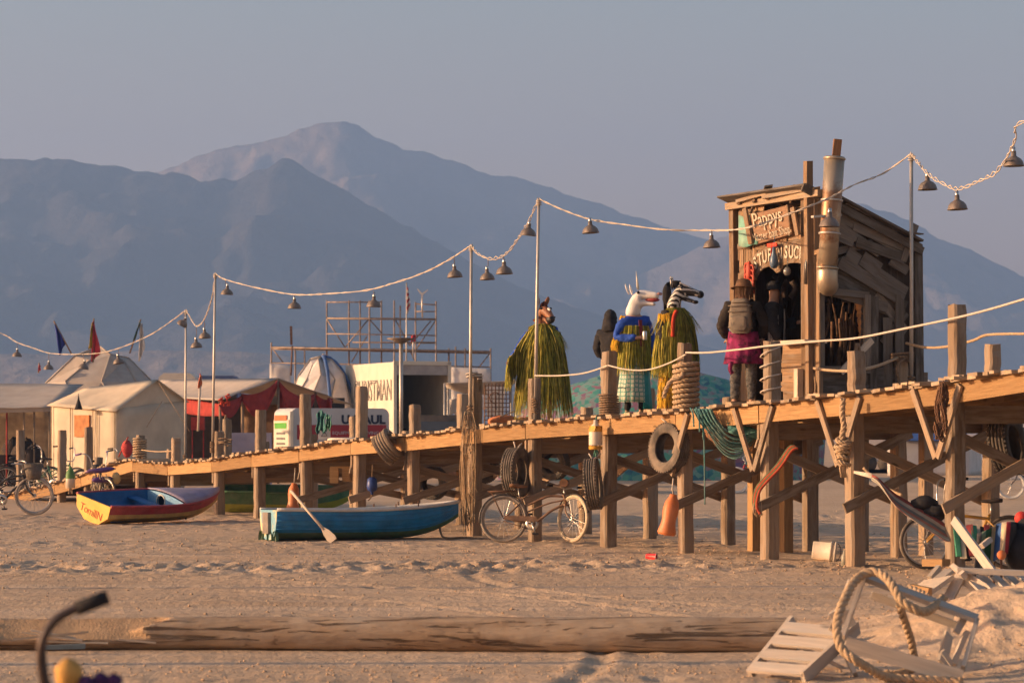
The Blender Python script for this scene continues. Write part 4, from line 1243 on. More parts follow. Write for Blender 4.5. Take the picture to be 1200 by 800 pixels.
def bicycle(loc, yaw, lean, label, fm, r=.34, wb=1.06, turn=0.0, tm=None, rm=None, saddle_m=None, cruiser=True, mud=None, rack=False, basket=None, bar='cruiser', grip_m=None, guard=None, ftm=None, group='bicycles around the pier', k=1.0, bar_m=None):
    e = empty('bicycle', loc, 0, label, 'bicycle', group)
    e.rotation_euler = (lean, 0, yaw); e.scale = (k, k, k)
    tm = tm or M_TYREB; rm = rm or M_CHROME
    head_b = Vector((wb - .16, 0, .60)); head_t = Vector((wb - .21, 0, .74)); bb = Vector((.44, 0, .29)); st = Vector((.24, 0, .70)); ra = Vector((0, 0, r)); fa = Vector((wb, 0, r))
    mb = MB()
    if cruiser:
        mb.tube(smoothpath([head_t + Vector((0, 0, -.03)), (wb * .6, 0, .71), (.42, 0, .60), (.27, 0, .55)], 5), .018, 8)
        mb.tube(smoothpath([head_b, (wb * .66, 0, .50), (.52, 0, .33), bb], 5), .02, 8)
        mb.tube(smoothpath([head_b + Vector((0, 0, .06)), (wb * .6, 0, .60), (.38, 0, .48), (.29, 0, .46)], 5), .013, 6)
    else:
        mb.tube([head_t + Vector((0, 0, -.03)), st + Vector((0, 0, -.06))], .02, 8); mb.tube([head_b, bb], .022, 8)
    mb.tube([bb, st], .018, 8)
    for s_ in (-1, 1):
        o = Vector((0, s_ * .05, 0))
        mb.tube([bb + o * .6, ra + o], .011, 6); mb.tube([st.lerp(bb, .18) + o * .3, ra + o], .010, 6)
    mb.tube([head_b, head_t], .024, 8)
    mb.build('frame', fm, e)
    wheel(e, 0, r, tm, rm); wheel(e, wb, r, ftm or tm, rm, turn, head_b.xy.to_3d())
    rot = Matrix.Translation((head_b.x, 0, 0)) @ Matrix.Rotation(turn, 4, 'Z') @ Matrix.Translation((-head_b.x, 0, 0))
    mb = MB()
    for s_ in (-1, 1): mb.tube([rot @ p for p in smoothpath([head_b + Vector((0, s_ * .03, -.02)), head_b + Vector((.05, s_ * .055, -.14)), fa + Vector((0, s_ * .06, 0))], 4)], .013, 6)
    mb.tube([rot @ (head_b + Vector((0, -.05, -.02))), rot @ (head_b + Vector((0, .05, -.02)))], .018, 6)
    mb.build('fork', fm, e)
    mb = MB(); stem = head_t + Vector((-.02, 0, .08))
    mb.tube([rot @ head_t, rot @ stem], .014, 6)
    ends = []
    for s_ in (-1, 1):
        if bar == 'cruiser': pts = [stem, stem + Vector((.05, s_ * .10, .05)), stem + Vector((.04, s_ * .24, .13)), stem + Vector((-.08, s_ * .33, .15)), stem + Vector((-.26, s_ * .36, .13))]
        elif bar == 'swept': pts = [stem, stem + Vector((.02, s_ * .15, .01)), stem + Vector((.06, s_ * .29, .06)), stem + Vector((.075, s_ * .335, .17)), stem + Vector((.05, s_ * .34, .235)), stem + Vector((.005, s_ * .34, .27)), stem + Vector((-.085, s_ * .34, .305))]
        elif bar == 'tall': pts = [stem, stem + Vector((.03, s_ * .14, .02)), stem + Vector((.02, s_ * .2, .25)), stem + Vector((-.06, s_ * .28, .33)), stem + Vector((-.2, s_ * .34, .32))]
        else: pts = [stem, stem + Vector((.05, s_ * .06, .02)), stem + Vector((.03, s_ * .2, .04)), stem + Vector((.0, s_ * .32, .05))]
        path = [rot @ p for p in smoothpath(pts, 5)]
        mb.tube(path, .012, 6); ends.append((path[-5], path[-1]))
    h_ = mb.build('handlebar', bar_m or M_CHROME, e)
    for a, b_ in ends:
        g = MB(); g.tube([a.lerp(b_, .1), b_ + (b_ - a) * .25], .019, 8); g.build('grip', grip_m or M_BLACK, h_)
    mb = MB(); mb.tube([st - Vector((0, 0, .05)), st + Vector((-.02, 0, .14))], .013, 6); mb.build('seat_post', M_CHROME, e)
    mb = MB(); sc = st + Vector((-.03, 0, .17))
    mb.add(*saddle_shape(sc)); mb.build('saddle', saddle_m or M_BLACK, e)
    mb = MB(); mb.lathe([(.06, -.012), (.095, -.012), (.10, 0), (.095, .012), (.06, .012)], Matrix.Translation(bb + Vector((0, -.06, 0))) @ Matrix.Rotation(R(90), 4, 'X'), 20)
    mb.tube([bb + Vector((0, -.075, 0)), bb + Vector((0, .09, 0))], .02, 6)
    mb.tube([bb + Vector((0, -.085, 0)), bb + Vector((.06, -.09, -.16))], .011, 6); mb.tube([bb + Vector((0, .085, 0)), bb + Vector((-.06, .09, .16))], .011, 6)
    cr = mb.build('crankset', M_CHROME, e)
    for p in (bb + Vector((.06, -.14, -.16)), bb + Vector((-.06, .14, .16))):
        g = MB(); g.box(p, (.09, .09, .025)); g.build('pedal', M_BLACK, cr)
    mb = MB()
    for dz in (.095, -.095): mb.tube([bb + Vector((0, -.06, dz)), ra + Vector((0, -.06, dz * .4))], .006, 4)
    mb.build('chain', M_IRON, e)
    if guard:
        mb = MB(); mb.prism([bb + Vector((.1, -.075, .03)), bb + Vector((.06, -.075, .11)), ra + Vector((.02, -.075, .05)), ra + Vector((.02, -.075, -.02)), bb + Vector((0, -.075, .03))], (0, .008, 0)); mb.build('chain_guard', guard, e)
    if mud:
        for c, a0, a1, T_ in ((ra, 20, 190, Matrix.Identity(4)), (fa, 10, 150, rot)):
            rows = []
            for j in range(15):
                a = R(a0 + (a1 - a0) * j / 14)
                rows.append([T_ @ (c + Vector(((r + q) * math.cos(a), y, (r + q) * math.sin(a)))) for y, q in ((-.03, .008), (0, .022), (.03, .008))])
            g = MB(); g.grid(rows); o = g.build('mudguard', mud, e); md = o.modifiers.new('t', 'SOLIDIFY'); md.thickness = .004
    if rack:
        g = MB()
        for y in (-.06, 0, .06): g.tube([(-.25, y, r * 2 + .05), (.2, y, r * 2 + .06)], .007, 5)
        for x in (-.24, -.05, .15): g.tube([(x, -.06, r * 2 + .05), (x, .06, r * 2 + .05)], .007, 5)
        for s_ in (-1, 1): g.tube([(-.2, s_ * .06, r * 2 + .05), (0, s_ * .06, r)], .006, 5)
        g.build('rack', M_IRON, e)
    if basket:
        c = rot @ (head_t + Vector((.2, 0, .06)))
        g = MB(); g.lathe([(.001, -.14), (.13, -.14), (.17, .13), (.165, .13), (.125, -.13), (.001, -.13)], Matrix.Translation(c), 16)
        g.lathe([(.17, .13), (.185, .14), (.17, .15), (.16, .14)], Matrix.Translation(c), 16)
        g.build('basket', basket, e)
    return e

def saddle_shape(c):
    st_ = [(-.13, .02, .02, 0.0), (-.12, .085, .035, .01), (-.06, .1, .04, .012), (.02, .06, .035, .0), (.09, .028, .03, .0), (.14, .018, .02, -.005), (.15, .004, .006, -.008)]
    n = 10; vs = []
    for x, w_, h, dz in st_:
        for j in range(n):
            a = 2 * math.pi * j / n
            vs.append(c + Vector((x, w_ * math.cos(a), dz + h * math.sin(a) * (.6 if math.sin(a) > 0 else 1))))
    fs = [(i * n + j, i * n + (j + 1) % n, (i + 1) * n + (j + 1) % n, (i + 1) * n + j) for i in range(len(st_) - 1) for j in range(n)]
    fs += [tuple(range(n))[::-1], tuple((len(st_) - 1) * n + j for j in range(n))]
    return vs, fs, None, 0, True

M_RUST = mat('rusty_brown_paint', (.17, .085, .045), .6, .35, 9, dust=.4)
M_BLKP = mat('black_bike_paint', (.02, .02, .022), .4, .2, 6, dust=.35)
M_LEATH = mat('brown_leather', (.20, .10, .05), .7, .25, 10)
M_PURP = mat('purple_paint', (.10, .035, .20), .5, .25, 8, dust=.35)
M_YELP = mat('yellow_bike_paint', (.48, .25, .03), .5, .2, 8, dust=.3)
b1 = bicycle((W(590, 636, 44.6).x, 44.6, 0), R(-6), R(-6), 'rusty brown cruiser bicycle with one cream tyre leaning against a pile', M_RUST, r=.365, wb=1.12, turn=R(-46), tm=mat('grey_tyre', (.22, .19, .16), .8, .2, 8, dust=.6), ftm=M_CREAMT, saddle_m=M_LEATH, mud=M_BLKP, rack=True, guard=M_RUST, bar='flat', k=1.03, rm=mat('dull_dark_rim', (.30, .25, .20), .5, .25, 8, metal=.5))
mb = MB(); mb.tube([(.93, -.22, .90), (.93, .2, .93)], .06, 12); mb.tube([(.93, -.225, .90), (.93, -.2, .9)], .066, 12); mb.build('bar_roll', M_LEATH, b1)
bicycle((W(-25, 600, 59.2).x, 59.2, 0), R(0), R(4), 'black cruiser bicycle with a wicker basket cut by the left edge', M_BLKP, r=.36, wb=1.02, tm=mat('pale_grey_tyre', (.34, .30, .26), .8, .2, 8, dust=.6), basket=mat('grey_wicker', (.17, .14, .115), .9, .35, 40, bmp=.8), mud=None, bar='cruiser', k=1.14)
b3 = bicycle((W(112, 590, 63.2).x, 63.4, 0), R(-72), R(5), 'bicycle with purple wrapped bars parked nose-on between dinghy and ramp', M_BLKP, r=.34, wb=1.0, turn=R(22), bar='tall', k=1.12, grip_m=M_PURP)
for q, s_ in (((.86, .0, .80), (.06, .30, .05)), ((.92, 0, .62), (.05, .22, .06))):
    mb = MB(); mb.blob(q, s_, 12, 8, jit=.12); mb.build('padding', M_PURP, b3)
mb = MB()
for k in range(26):
    a = Vector((.9 + rng.uniform(-.08, .12), rng.uniform(-.22, .22), rng.uniform(.3, .75))); mb.tube([a, a + Vector((rng.uniform(-.05, .05), rng.uniform(-.05, .05), -.12))], .012, 4)
mb.build('tassels', mat('dusty_tassels', (.40, .30, .18), .9, .35, 12), b3)
mb = MB(); mb.blob((.9, .28, .62), (.1, .09, .12), 10, 8); mb.build('cream_pouch', mat('cream_pouch', (.55, .40, .18), .8, .15, 8), b3)
bicycle((W(1183, 668, 36.0).x, 36.0, 0), R(179), R(3), 'yellow bicycle with a fat black saddle parked under the right end of the pier', M_YELP, r=.345, wb=1.06, cruiser=False, bar='tall', saddle_m=mat('fat_saddle', (.03, .022, .02), .7, .3, 8), turn=R(8))
bicycle((W(912, 578, 80.0).x, 80.0, 0), R(182), R(4), 'white-wheeled bicycle far behind the middle of the pier', M_RED, r=.34, rm=M_WHITET, tm=M_WHITET, k=1.1)
bicycle((W(1238, 585, 73.0).x, 73.0, 0), R(178), R(4), 'white-wheeled bicycle far off, half cut by the right edge', M_BLKP, r=.34, rm=M_WHITET, tm=M_WHITET, k=1.1)
bicycle((W(14, 565, 80.0).x, 79.0, 0), R(12), R(5), 'dark bicycle parked before the open awning, leftmost behind the ramp', M_BLKP, r=.34, bar='tall', k=1.15)
bicycle((W(62, 565, 80.0).x, 77.5, 0), R(-25), R(-4), 'dark green bicycle parked before the cream tent, between two low posts', mat('green_bike', (.02, .09, .05), .5, .2, 6), r=.34, bar='tall', k=1.15)
bicycle((W(122, 565, 80.0).x, 76.0, 0), R(8), R(4), 'pale bicycle parked before the orange hatch of the cream tent', mat('cream_bike', (.5, .42, .3), .5, .2, 6), r=.34, bar='tall', k=1.1)
# ---------------------------------------------------------------- the wooden hut on the pier
OF = .9                                   # the hut's open front stands this far behind the pier's front edge
T0 = tpx(958, OF)                         # its near corner
ZB = zdeck(T0) + .02
def FR(px, py, do=0.0): return PD(px, py, OF + do)
def SD(px, py, dt=0.0):
    """photo point on the hut's side wall (dt in front of it)"""
    t = T0 + dt; k = (px - 600) / F
    o = (k * (PC.y + PU.y * t) - PC.x - PU.x * t) / (PN.x - k * PN.y)
    p = PP(t, o); p.z = EYE - (py - HZ) / F * p.y
    return p
hut = empty('hut', PP(T0 - 1, OF + .7, ZB), 0, 'crooked driftwood shop hut with stovepipe and arched counter on the pier', 'hut', world=True)
rng.seed(31)
SW = 1.62                                 # depth of the hut
TL = T0 - 2.25                            # far end
z_at = lambda o: 4.96 - .40 * (o - OF)    # roof height falls to the rear
# corner posts
for t, o, w_, top, m_ in ((T0, OF, .12, 5.0, W_BROWN), (T0 - .02, OF + .0 - .1, .09, 4.95, W_BROWN), (T0 - .25, OF - .03, .10, 5.05, W_BROWN), (TL, OF, .12, 4.95, W_BROWN), (T0, OF + SW, .13, 4.35, W_GREY), (TL, OF + SW, .12, 4.3, W_GREY)):
    mb = MB(); mb.beam(PP(t, o, ZB - .1), PP(t + rng.uniform(-.03, .03), o + rng.uniform(-.02, .02), top), w_, w_, up=PU, rnd=.006); mb.build('corner_post', m_, hut)
mb = MB(); mb.beam(FR(947, 240), FR(947, 189), .10, .10, up=PU, rnd=.005); mb.build('roof_post', W_BROWN, hut)
# side wall: a backing of boards coloured dark for shade with crooked boards nailed over it
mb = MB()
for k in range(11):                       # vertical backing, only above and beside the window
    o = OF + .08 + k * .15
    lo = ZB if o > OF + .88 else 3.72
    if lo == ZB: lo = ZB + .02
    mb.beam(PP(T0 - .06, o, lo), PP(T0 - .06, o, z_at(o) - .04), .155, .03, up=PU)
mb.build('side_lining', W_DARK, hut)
boards = [((966, 236), (1064, 283), .17), ((972, 247), (1062, 297), .13), ((980, 262), (1030, 297), .12), ((1004, 283), (1060, 303), .14), ((965, 298), (1022, 285), .10),
          ((964, 318), (1000, 300), .12), ((992, 298), (1062, 344), .22), ((984, 307), (1058, 352), .18), ((968, 322), (1060, 366), .30), ((965, 338), (1040, 360), .13),
          ((1000, 265), (1064, 292), .12), ((1010, 302), (1030, 318), .22), ((1026, 345), (1062, 388), .13), ((1040, 372), (1040, 466), .14), ((1024, 348), (1024, 466), .15),
          ((1054, 345), (1054, 466), .13), ((1034, 402), (1062, 366), .12), ((1012, 350), (1012, 440), .09), ((1044, 304), (1064, 318), .15), ((964, 268), (1000, 284), .16), ((975, 330), (960, 300), .1)]
mb = MB()
for k, (a, b_, w_) in enumerate(boards):
    dt = .0 + .018 * (k % 4)
    pa, pb = SD(*a, dt), SD(*b_, dt)
    mb.beam(pa, pb, w_, .025, up=PU, rnd=.008, taper=rng.uniform(.85, 1.1))
mb.beam(SD(1058, 306, .06), SD(1073, 263, .06), .10, .03, up=PU)
mb.build('side_boards', W_GREY, hut)
mb = MB()                                 # boards under the window
for k in range(4):
    y = 438 + k * 9.5
    mb.beam(SD(961, y, .01 + .006 * k), SD(1063, y - 3 + k, .01 + .006 * k), .13, .025, up=PU, rnd=.006)
mb.beam(SD(1045, 441, -.2), SD(1085, 443, -.2), .16, .10, up=PU)
mb.build('side_apron', W_GREY, hut)
wf = MB()
for a, b_, w_ in (((960, 340), (1018, 346), .09), ((1016, 345), (1016, 434), .09), ((959, 433), (1020, 433), .10), ((963, 344), (963, 433), .07)):
    wf.beam(SD(*a, .07), SD(*b_, .07), w_, .05, up=PU, rnd=.005)
wf.build('window_frame', W_GREY, hut)
mb = MB(); mb.beam(SD(985, 436, .1), SD(1022, 398, .1), .09, .03, up=PU, rnd=.005); mb.build('leaning_board', W_PALE, hut)
# rear and far walls, floor, inside
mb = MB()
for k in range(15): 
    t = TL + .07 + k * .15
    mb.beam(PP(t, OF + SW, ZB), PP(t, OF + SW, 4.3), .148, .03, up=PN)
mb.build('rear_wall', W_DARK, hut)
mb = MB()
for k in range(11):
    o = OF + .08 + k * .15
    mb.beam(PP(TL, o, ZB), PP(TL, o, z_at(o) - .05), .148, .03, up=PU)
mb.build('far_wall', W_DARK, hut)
mb = MB()
for k in range(3):
    z = ZB + .95 + .5 * k
    mb.beam(PP(TL + .1, OF + SW - .16, z), PP(T0 - .15, OF + SW - .16, z), .25, .03)
    for j in range(9):
        q = PP(TL + .25 + j * .22 + rng.uniform(-.05, .05), OF + SW - .15, z + .09)
        mb.lathe([(.001, -.07), (.04, -.07), (.045, .02), (.018, .06), (.018, .1), (.001, .1)], Matrix.Translation(q), 8)
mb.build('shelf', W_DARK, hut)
mb = MB()
for k in range(46):
    p = PP(rng.uniform(TL + .2, T0 - .2), OF + rng.uniform(.25, SW - .2), rng.uniform(3.6, 4.5)); L_ = rng.uniform(.2, .8)
    mb.tube(smoothpath([p, p - Vector((rng.uniform(-.06, .06), 0, L_ * .5)), p - Vector((rng.uniform(-.1, .1), 0, L_))], 3), rng.uniform(.01, .05), 5)
mb.build('hanging_clutter', mat('dark_clutter', (.05, .035, .028), .9, .7, 5), hut)
# front: counter, planks either side, planks over the arch
mb = MB(); mb.beam(FR(917, 402, -.08), FR(956, 400, -.08), .36, .05); mb.build('counter', W_PALE, hut)
mb = MB()
for k in range(6):
    y = 409 + k * 11
    mb.beam(FR(917 + rng.uniform(-3, 2), y, .0 + .005 * k), FR(957, y - .5, .0 + .005 * k), .135, .03, up=PN, rnd=.006)
mb.build('counter_front', W_BROWN, hut)
mb = MB(); mb.beam(FR(936, 470, -.12), FR(936, 432, -.12), .10, .10, up=PU); mb.build('counter_post', W_PALE, hut)
mb = MB()
for k in range(9):
    px = 866 + k * 2.5
    mb.beam(FR(px, 318 + rng.uniform(-14, 14), .0), FR(px + rng.uniform(-1, 1), 246 + k * .2), .055, .022, up=PN, rnd=.005)
for k in range(5):
    y = 250 + k * 9.5
    mb.beam(FR(886 + rng.uniform(-3, 3), y + 3, .012), FR(956, y - 5, .012), .115, .022, up=PN, rnd=.006)
for k in range(7):
    y = 290 + k * 20
    mb.beam(FR(947 + .5 * (k % 2), y, -.015), FR(958, y - 1, -.015), .21, .022, up=PN, rnd=.006)
for k in range(4): mb.beam(FR(866 + 5.5 * k, 470, .0), FR(866 + 5.5 * k, 320, .0), .125, .022, up=PN, rnd=.006)
mb.beam(FR(868, 338, -.05), FR(884, 318, -.05), .26, .03, up=PN); mb.beam(FR(868, 322, -.05), FR(885, 312, -.05), .2, .03, up=PN)
mb.build('front_boards', W_BROWN, hut)
# arched board over the counter with its lettering
def fpt(px, py): return FR(px, py, -.045)
up_ = [fpt(x, y) for x, y in ((874, 313), (880, 303), (888, 295), (897, 289), (908, 285), (920, 283), (932, 283), (943, 286), (950, 290))]
dn_ = [fpt(x, y) for x, y in ((884, 327), (889, 319), (895, 314), (901, 312), (906, 316), (910, 320), (914, 318), (918, 311), (926, 308), (936, 308), (944, 311), (950, 316))]
mb = MB(); mb.prism(up_ + dn_[::-1], PN * .03)
arch = mb.build('arch_board', W_BROWN, hut)
M_PAINTW = mat('hand_painted_white', (.50, .43, .33), .8, .35, 20, bmp=0)
ex = -PU * -1                      # reading direction as seen from the open side: left is the far end
RD = PU.copy()
word = [('S', 886, 309, .30), ('T', 891.5, 304.5, .2), ('U', 897, 301.5, .1), ('F', 902.5, 299.5, .05), ('F', 907, 298.2, .03), ("'", 911, 295, 0), ('N', 914.5, 297, 0), ('S', 922, 296, -.03), ('U', 928, 296, -.05), ('C', 934, 296.5, -.06), ('H', 940.5, 297.5, -.08)]
for ch, px, py, a in word:
    o3 = fpt(px, py) - PN * .012
    text_part(ch, .245, o3, RD + Vector((0, 0, a)), Vector((0, 0, 1)) - RD * a, M_PAINTW, arch, depth=.003, bold=.006, sx=.78)
text_part('1734', .10, fpt(910.5, 310) - PN * .012, RD, (0, 0, 1), M_PAINTW, arch, depth=.003)
# odd lengths nailed crooked over the front, and scraps on the roof
mb = MB()
for k in range(16):
    px = rng.uniform(868, 946); py = rng.choice((rng.uniform(244, 262), rng.uniform(276, 296))); a = rng.uniform(-.35, .25)
    L_ = rng.uniform(6, 15)
    mb.beam(FR(px - L_ / 2, py - a * L_ / 2, -.02 - .006 * (k % 4)), FR(px + L_ / 2, py + a * L_ / 2, -.02 - .006 * (k % 4)), rng.uniform(.05, .11), .02, up=PN, rnd=.01)
for k in range(6):
    px = 948 + 2.4 * k; mb.beam(FR(px, 470, -.05 - .008 * (k % 3)), FR(px + rng.uniform(-1.5, 1.5), 250 + rng.uniform(0, 60), -.05 - .008 * (k % 3)), .05, .025, up=PN, rnd=.008)
mb.beam(FR(946, 300, -.06), FR(966, 292, -.06), .06, .03, up=PN)
mb.build('nailed_scraps', W_BROWN, hut)
for k in range(8):
    mb = MB()
    o = OF + rng.uniform(0, 1.5); t = rng.uniform(TL + .2, T0 - .2)
    a = rng.uniform(-.5, .5); mb.beam(PP(t, o, z_at(o) + .10), PP(t + .6 * math.cos(a), o + .6 * math.sin(a), z_at(o + .6 * math.sin(a)) + .10 + rng.uniform(0, .05)), .12, .03, rnd=.01)
    mb.build('roof_scrap', W_GREY, hut)
# roof
mb = MB()
for k in range(9):
    o = OF - .16 + k * .215
    m_off = .01 * (k % 2)
    mb.beam(PP(T0 + .06 + rng.uniform(-.05, .12), o, z_at(o) + .05 + m_off + rng.uniform(-.015, .03)), PP(TL - .02 + rng.uniform(-.16, .06), o, z_at(o) + .04 + m_off + rng.uniform(-.03, .02)), .225, .03, up=PN * .4 + Vector((0, 0, 1)), rnd=.008)
mb.build('roof', W_GREY, hut)
mb = MB(); mb.beam(FR(961, 226, -.12), FR(852, 242, -.10), .08, .10, rnd=.008)
mb.beam(FR(902, 226, -.14), FR(866, 236, -.16), .13, .05, rnd=.01)
mb.beam(FR(958, 221, -.10), FR(896, 231, -.18), .11, .05, rnd=.01); mb.beam(FR(925, 222, -.1), FR(909, 224, -.12), .16, .05, rnd=.01)
mb.build('eaves_beam', wood('eaves_timber', (.24, .165, .105), (.38, .275, .18), grey=(.28, .23, .18), tint=.4), hut)
mb = MB()
mb.beam(PP(T0 + .10, OF - .3, z_at(OF - .3)), PP(T0 + .10, OF + SW + .02, z_at(OF + SW + .15)), .04, .11, up=(0, 0, 1)); mb.beam(PP(T0 + .13, OF + .2, z_at(OF + .2) + .10), PP(T0 + .13, OF + SW - .03, z_at(OF + SW) + .08), .14, .03)
mb.build('barge_board', W_GREY, hut)
mb = MB()
for k, (px, py) in enumerate(((872, 232), (890, 229), (905, 226), (921, 222))):
    p = FR(px, py + 6, -.08); mb.beam(p - PN * .1, p + PN * .7 - Vector((0, 0, .25)), .08, .04, rnd=.006)
mb.build('roof_batten', W_BROWN, hut)
# stovepipe
M_PIPE = mat('stovepipe_tin', (.42, .34, .25), .42, .25, 2.2, metal=.6, col2=(.24, .12, .06), bmp=.08, dust=.3)
pa, pb = SD(969.5, 318, .34), SD(978, 184, .34)
mb = MB(); mb.tube([pa, pa.lerp(pb, .5), pb], [.135, .135, .14], 18)
pipe = mb.build('stovepipe', M_PIPE, hut)
mb = MB(); mb.tube(smoothpath([pa + (pa - pb).normalized() * -.02, pa + Vector((.0, 0, -.12)), pa + Vector((.01, .06, -.17)), pa + Vector((.03, .16, -.19))], 5), .142, 16); mb.build('elbow', M_PIPE, pipe)
ax = (pb - pa).normalized()
q = ax.to_track_quat('Z', 'Y').to_matrix().to_4x4()
for f in (.03, .33, .62, .985):
    mb = MB(); mb.lathe([(.137, -.015), (.152, -.012), (.152, .012), (.137, .015)], Matrix.Translation(pa.lerp(pb, f)) @ q, 18); mb.build('band', M_STEEL if f in (.33, .62) else M_PIPE, pipe)
mb = MB(); mb.beam(pb - ax * .04 + Vector((.02, 0, 0)), pb + ax * .24 + Vector((.03, 0, 0)), .11, .11, rnd=.004); mb.build('cap', wood('burnt_pipe_cap', (.20, .10, .05), (.34, .18, .09)), pipe)
mb = MB(); mb.beam(SD(952, 254, .36), SD(985, 252, .36), .03, .07, up=PU); mb.build('pipe_bracket', M_STEEL, hut)

# board sign hung under the eaves
sg = empty('shop_sign', FR(903, 265, -.2), 0, 'slanting brown board sign hung from the hut eaves with white hand lettering', 'sign', world=True)
s0, s1, s2, s3 = FR(878, 252, -.16), FR(924, 240, -.16), FR(928, 274, -.10), FR(884, 287, -.10)
mb = MB(); mb.prism([s0, s1, s2, s3], PN * .07)
bd = mb.build('board', wood('sign_board_brown', (.20, .115, .07), (.31, .19, .12), tint=.1), sg)
exs = (s1 - s0).normalized(); eys = (s0 - s3).normalized()
c0 = (s0 + s1 + s2 + s3) / 4
text_part("Pappys", .30, c0 + eys * .10 - PN * .02 - exs * .04, exs, eys, M_PAINTW, bd, depth=.003, bold=.0, sx=1.0)
text_part("Master bait Shop", .17, c0 - eys * .13 - PN * .02, exs, eys, M_PAINTW, bd, depth=.003, bold=-.001, sx=.92)
for p in (s0, s1):
    mb = MB(); mb.tube([p + PN * .03 + Vector((0, 0, .02)), p + PN * .1 + Vector((0, 0, .28))], .02, 6); mb.tube([p - PN * .02, p - PN * .03 - eys * .35], .018, 6); mb.build('hanger', M_ROPE_D, sg)
for a, b_ in (((873, 244), (880, 286)), ((929, 243), (935, 276))):
    mb = MB(); mb.beam(FR(*a, -.2), FR(*b_, -.14), .10, .03, up=PN, rnd=.006); mb.build('side_slat', W_BROWN, sg)
mb = MB(); mb.grid([[FR(866 + 5.5 * j, 252 + i * 9 + 2 * math.sin(j * 1.3), -.10 + .02 * math.sin(i * 2 + j)) for j in range(5)] for i in range(5)])
o = mb.build('tarp_patch', mat('patch_teal', (.14, .38, .31), .8, .3, 7, dust=.5), loc=FR(872, 270, -.1)); tag(o, 'ragged teal tarp nailed at the left end of the hut front', 'tarp')
md = o.modifiers.new('t', 'SOLIDIFY'); md.thickness = .008
# trinkets in front of the arch
def trinket(name, px, py, label, cat, prof, m, do=-.14, n=10):
    p = FR(px, py, do); mb = MB(); mb.lathe(prof, Matrix.Translation(p), n)
    mb.tube([p + Vector((0, 0, prof[0][1])), p + Vector((0.01, 0, prof[0][1] + .14))], .006, 4)
    tag(mb.build(name, m, loc=p), label, cat)
trinket('glass_float', 907, 303, 'dusty blue float hanging before the arched board of the hut', 'float', [(.001, .17), (.022, .16), (.026, .10), (.055, .0), (.062, -.08), (.04, -.13), (.001, -.14)], mat('blue_grey_float', (.08, .13, .20), .35, .2, 8))
trinket('lantern_globe', 922.5, 318, 'small clear globe hanging in the arched opening of the hut', 'lamp', [(.001, .06), (.025, .06), (.055, .02), (.055, -.02), (.03, -.055), (.001, -.06)], mat('dull_glass', (.17, .16, .145), .12, .4, 9, spec=.8, bmp=0))
trinket('bottle', 946, 314, 'dark long bottle hanging at the right end of the arched board', 'bottle', [(.001, .26), (.018, .26), (.02, .12), (.045, .05), (.045, -.22), (.001, -.22)], mat('dark_bottle', (.05, .04, .035), .3, .2, 6))
mb = MB(); p = FR(905, 287, -.13); mb.beam(p - PU * .13, p + PU * .13, .02, .05); mb.beam(p, p - Vector((.02, 0, .16)), .03, .02)
tag(mb.build('ribbon', mat('bright_red_ribbon', (.62, .05, .02), .7, .1, 8), loc=p), 'bright red ribbon above the blue float on the hut', 'ribbon')
mb = MB(); p = FR(878, 318, -.16)
mb.blob(p, (.05, .06, .14), 10, 8, jit=.1)
for k in range(8):
    a = rng.uniform(-1, 1); mb.tube(smoothpath([p + Vector((0, 0, .1 - .03 * k)), p + PU * .1 * (1 if k % 2 else -1) + Vector((0, 0, .12 - .04 * k)), p + PU * .13 * (1 if k % 2 else -1) + Vector((0, 0, .02 - .05 * k))], 3), .014, 5)
tag(mb.build('toy_lobster', mat('faded_red_plastic', (.45, .07, .04), .6, .2, 8), loc=p), 'faded red toy lobster hanging at the left foot of the arch', 'toy')
mb = MB()
for k in range(26):
    p = SD(rng.uniform(968, 1010), rng.uniform(352, 385), -.25 + rng.uniform(-.2, .15)); mb.tube(smoothpath([p, p - Vector((rng.uniform(-.05, .05), 0, .25)), p - Vector((rng.uniform(-.08, .08), 0, rng.uniform(.4, .75)))], 3), rng.uniform(.014, .035), 5)
tag(mb.build('hanging_nets', mat('brown_hangings', (.10, .055, .03), .95, .6, 9), loc=SD(990, 370, -.2)), 'brown ragged bundles hanging inside the side window of the hut', 'hangings')
mb = MB()
for k in range(7): p = SD(1006 + .8 * k, 350 + k * 9, -.02); mb.blob(p, (.05, .05, .07), 8, 6, jit=.15)
tag(mb.build('cork_string', mat('cork_orange', (.5, .23, .08), .85, .25, 10), loc=SD(1008, 380, -.02)), 'string of orange corks down the right jamb of the hut window', 'floats')
mb = MB(); mb.tube(smoothpath([SD(1004, 402, .12), SD(1002, 425, .14), SD(1005, 455, .13)], 5), .03, 6); mb.tube(smoothpath([SD(1006, 402, .12), SD(1008, 420, .14), SD(1007, 448, .13)], 5), .02, 6)
tag(mb.build('rope_tail', M_ROPE_D, loc=SD(1005, 430, .12)), 'frayed rope tail hanging from the taut rope at the hut side', 'rope')
mb = MB(); mb.tube(smoothpath([FR(951, 431, -.05), FR(952, 445, -.08), FR(950, 466, -.1)], 5), .025, 6); mb.tube(smoothpath([FR(953, 431, -.05), FR(956, 450, -.08), FR(955, 467, -.1)], 5), .02, 6)
tag(mb.build('rope_tail', M_ROPE_D, loc=FR(951, 445, -.05)), 'rope tails hanging down at the near corner of the hut', 'rope')
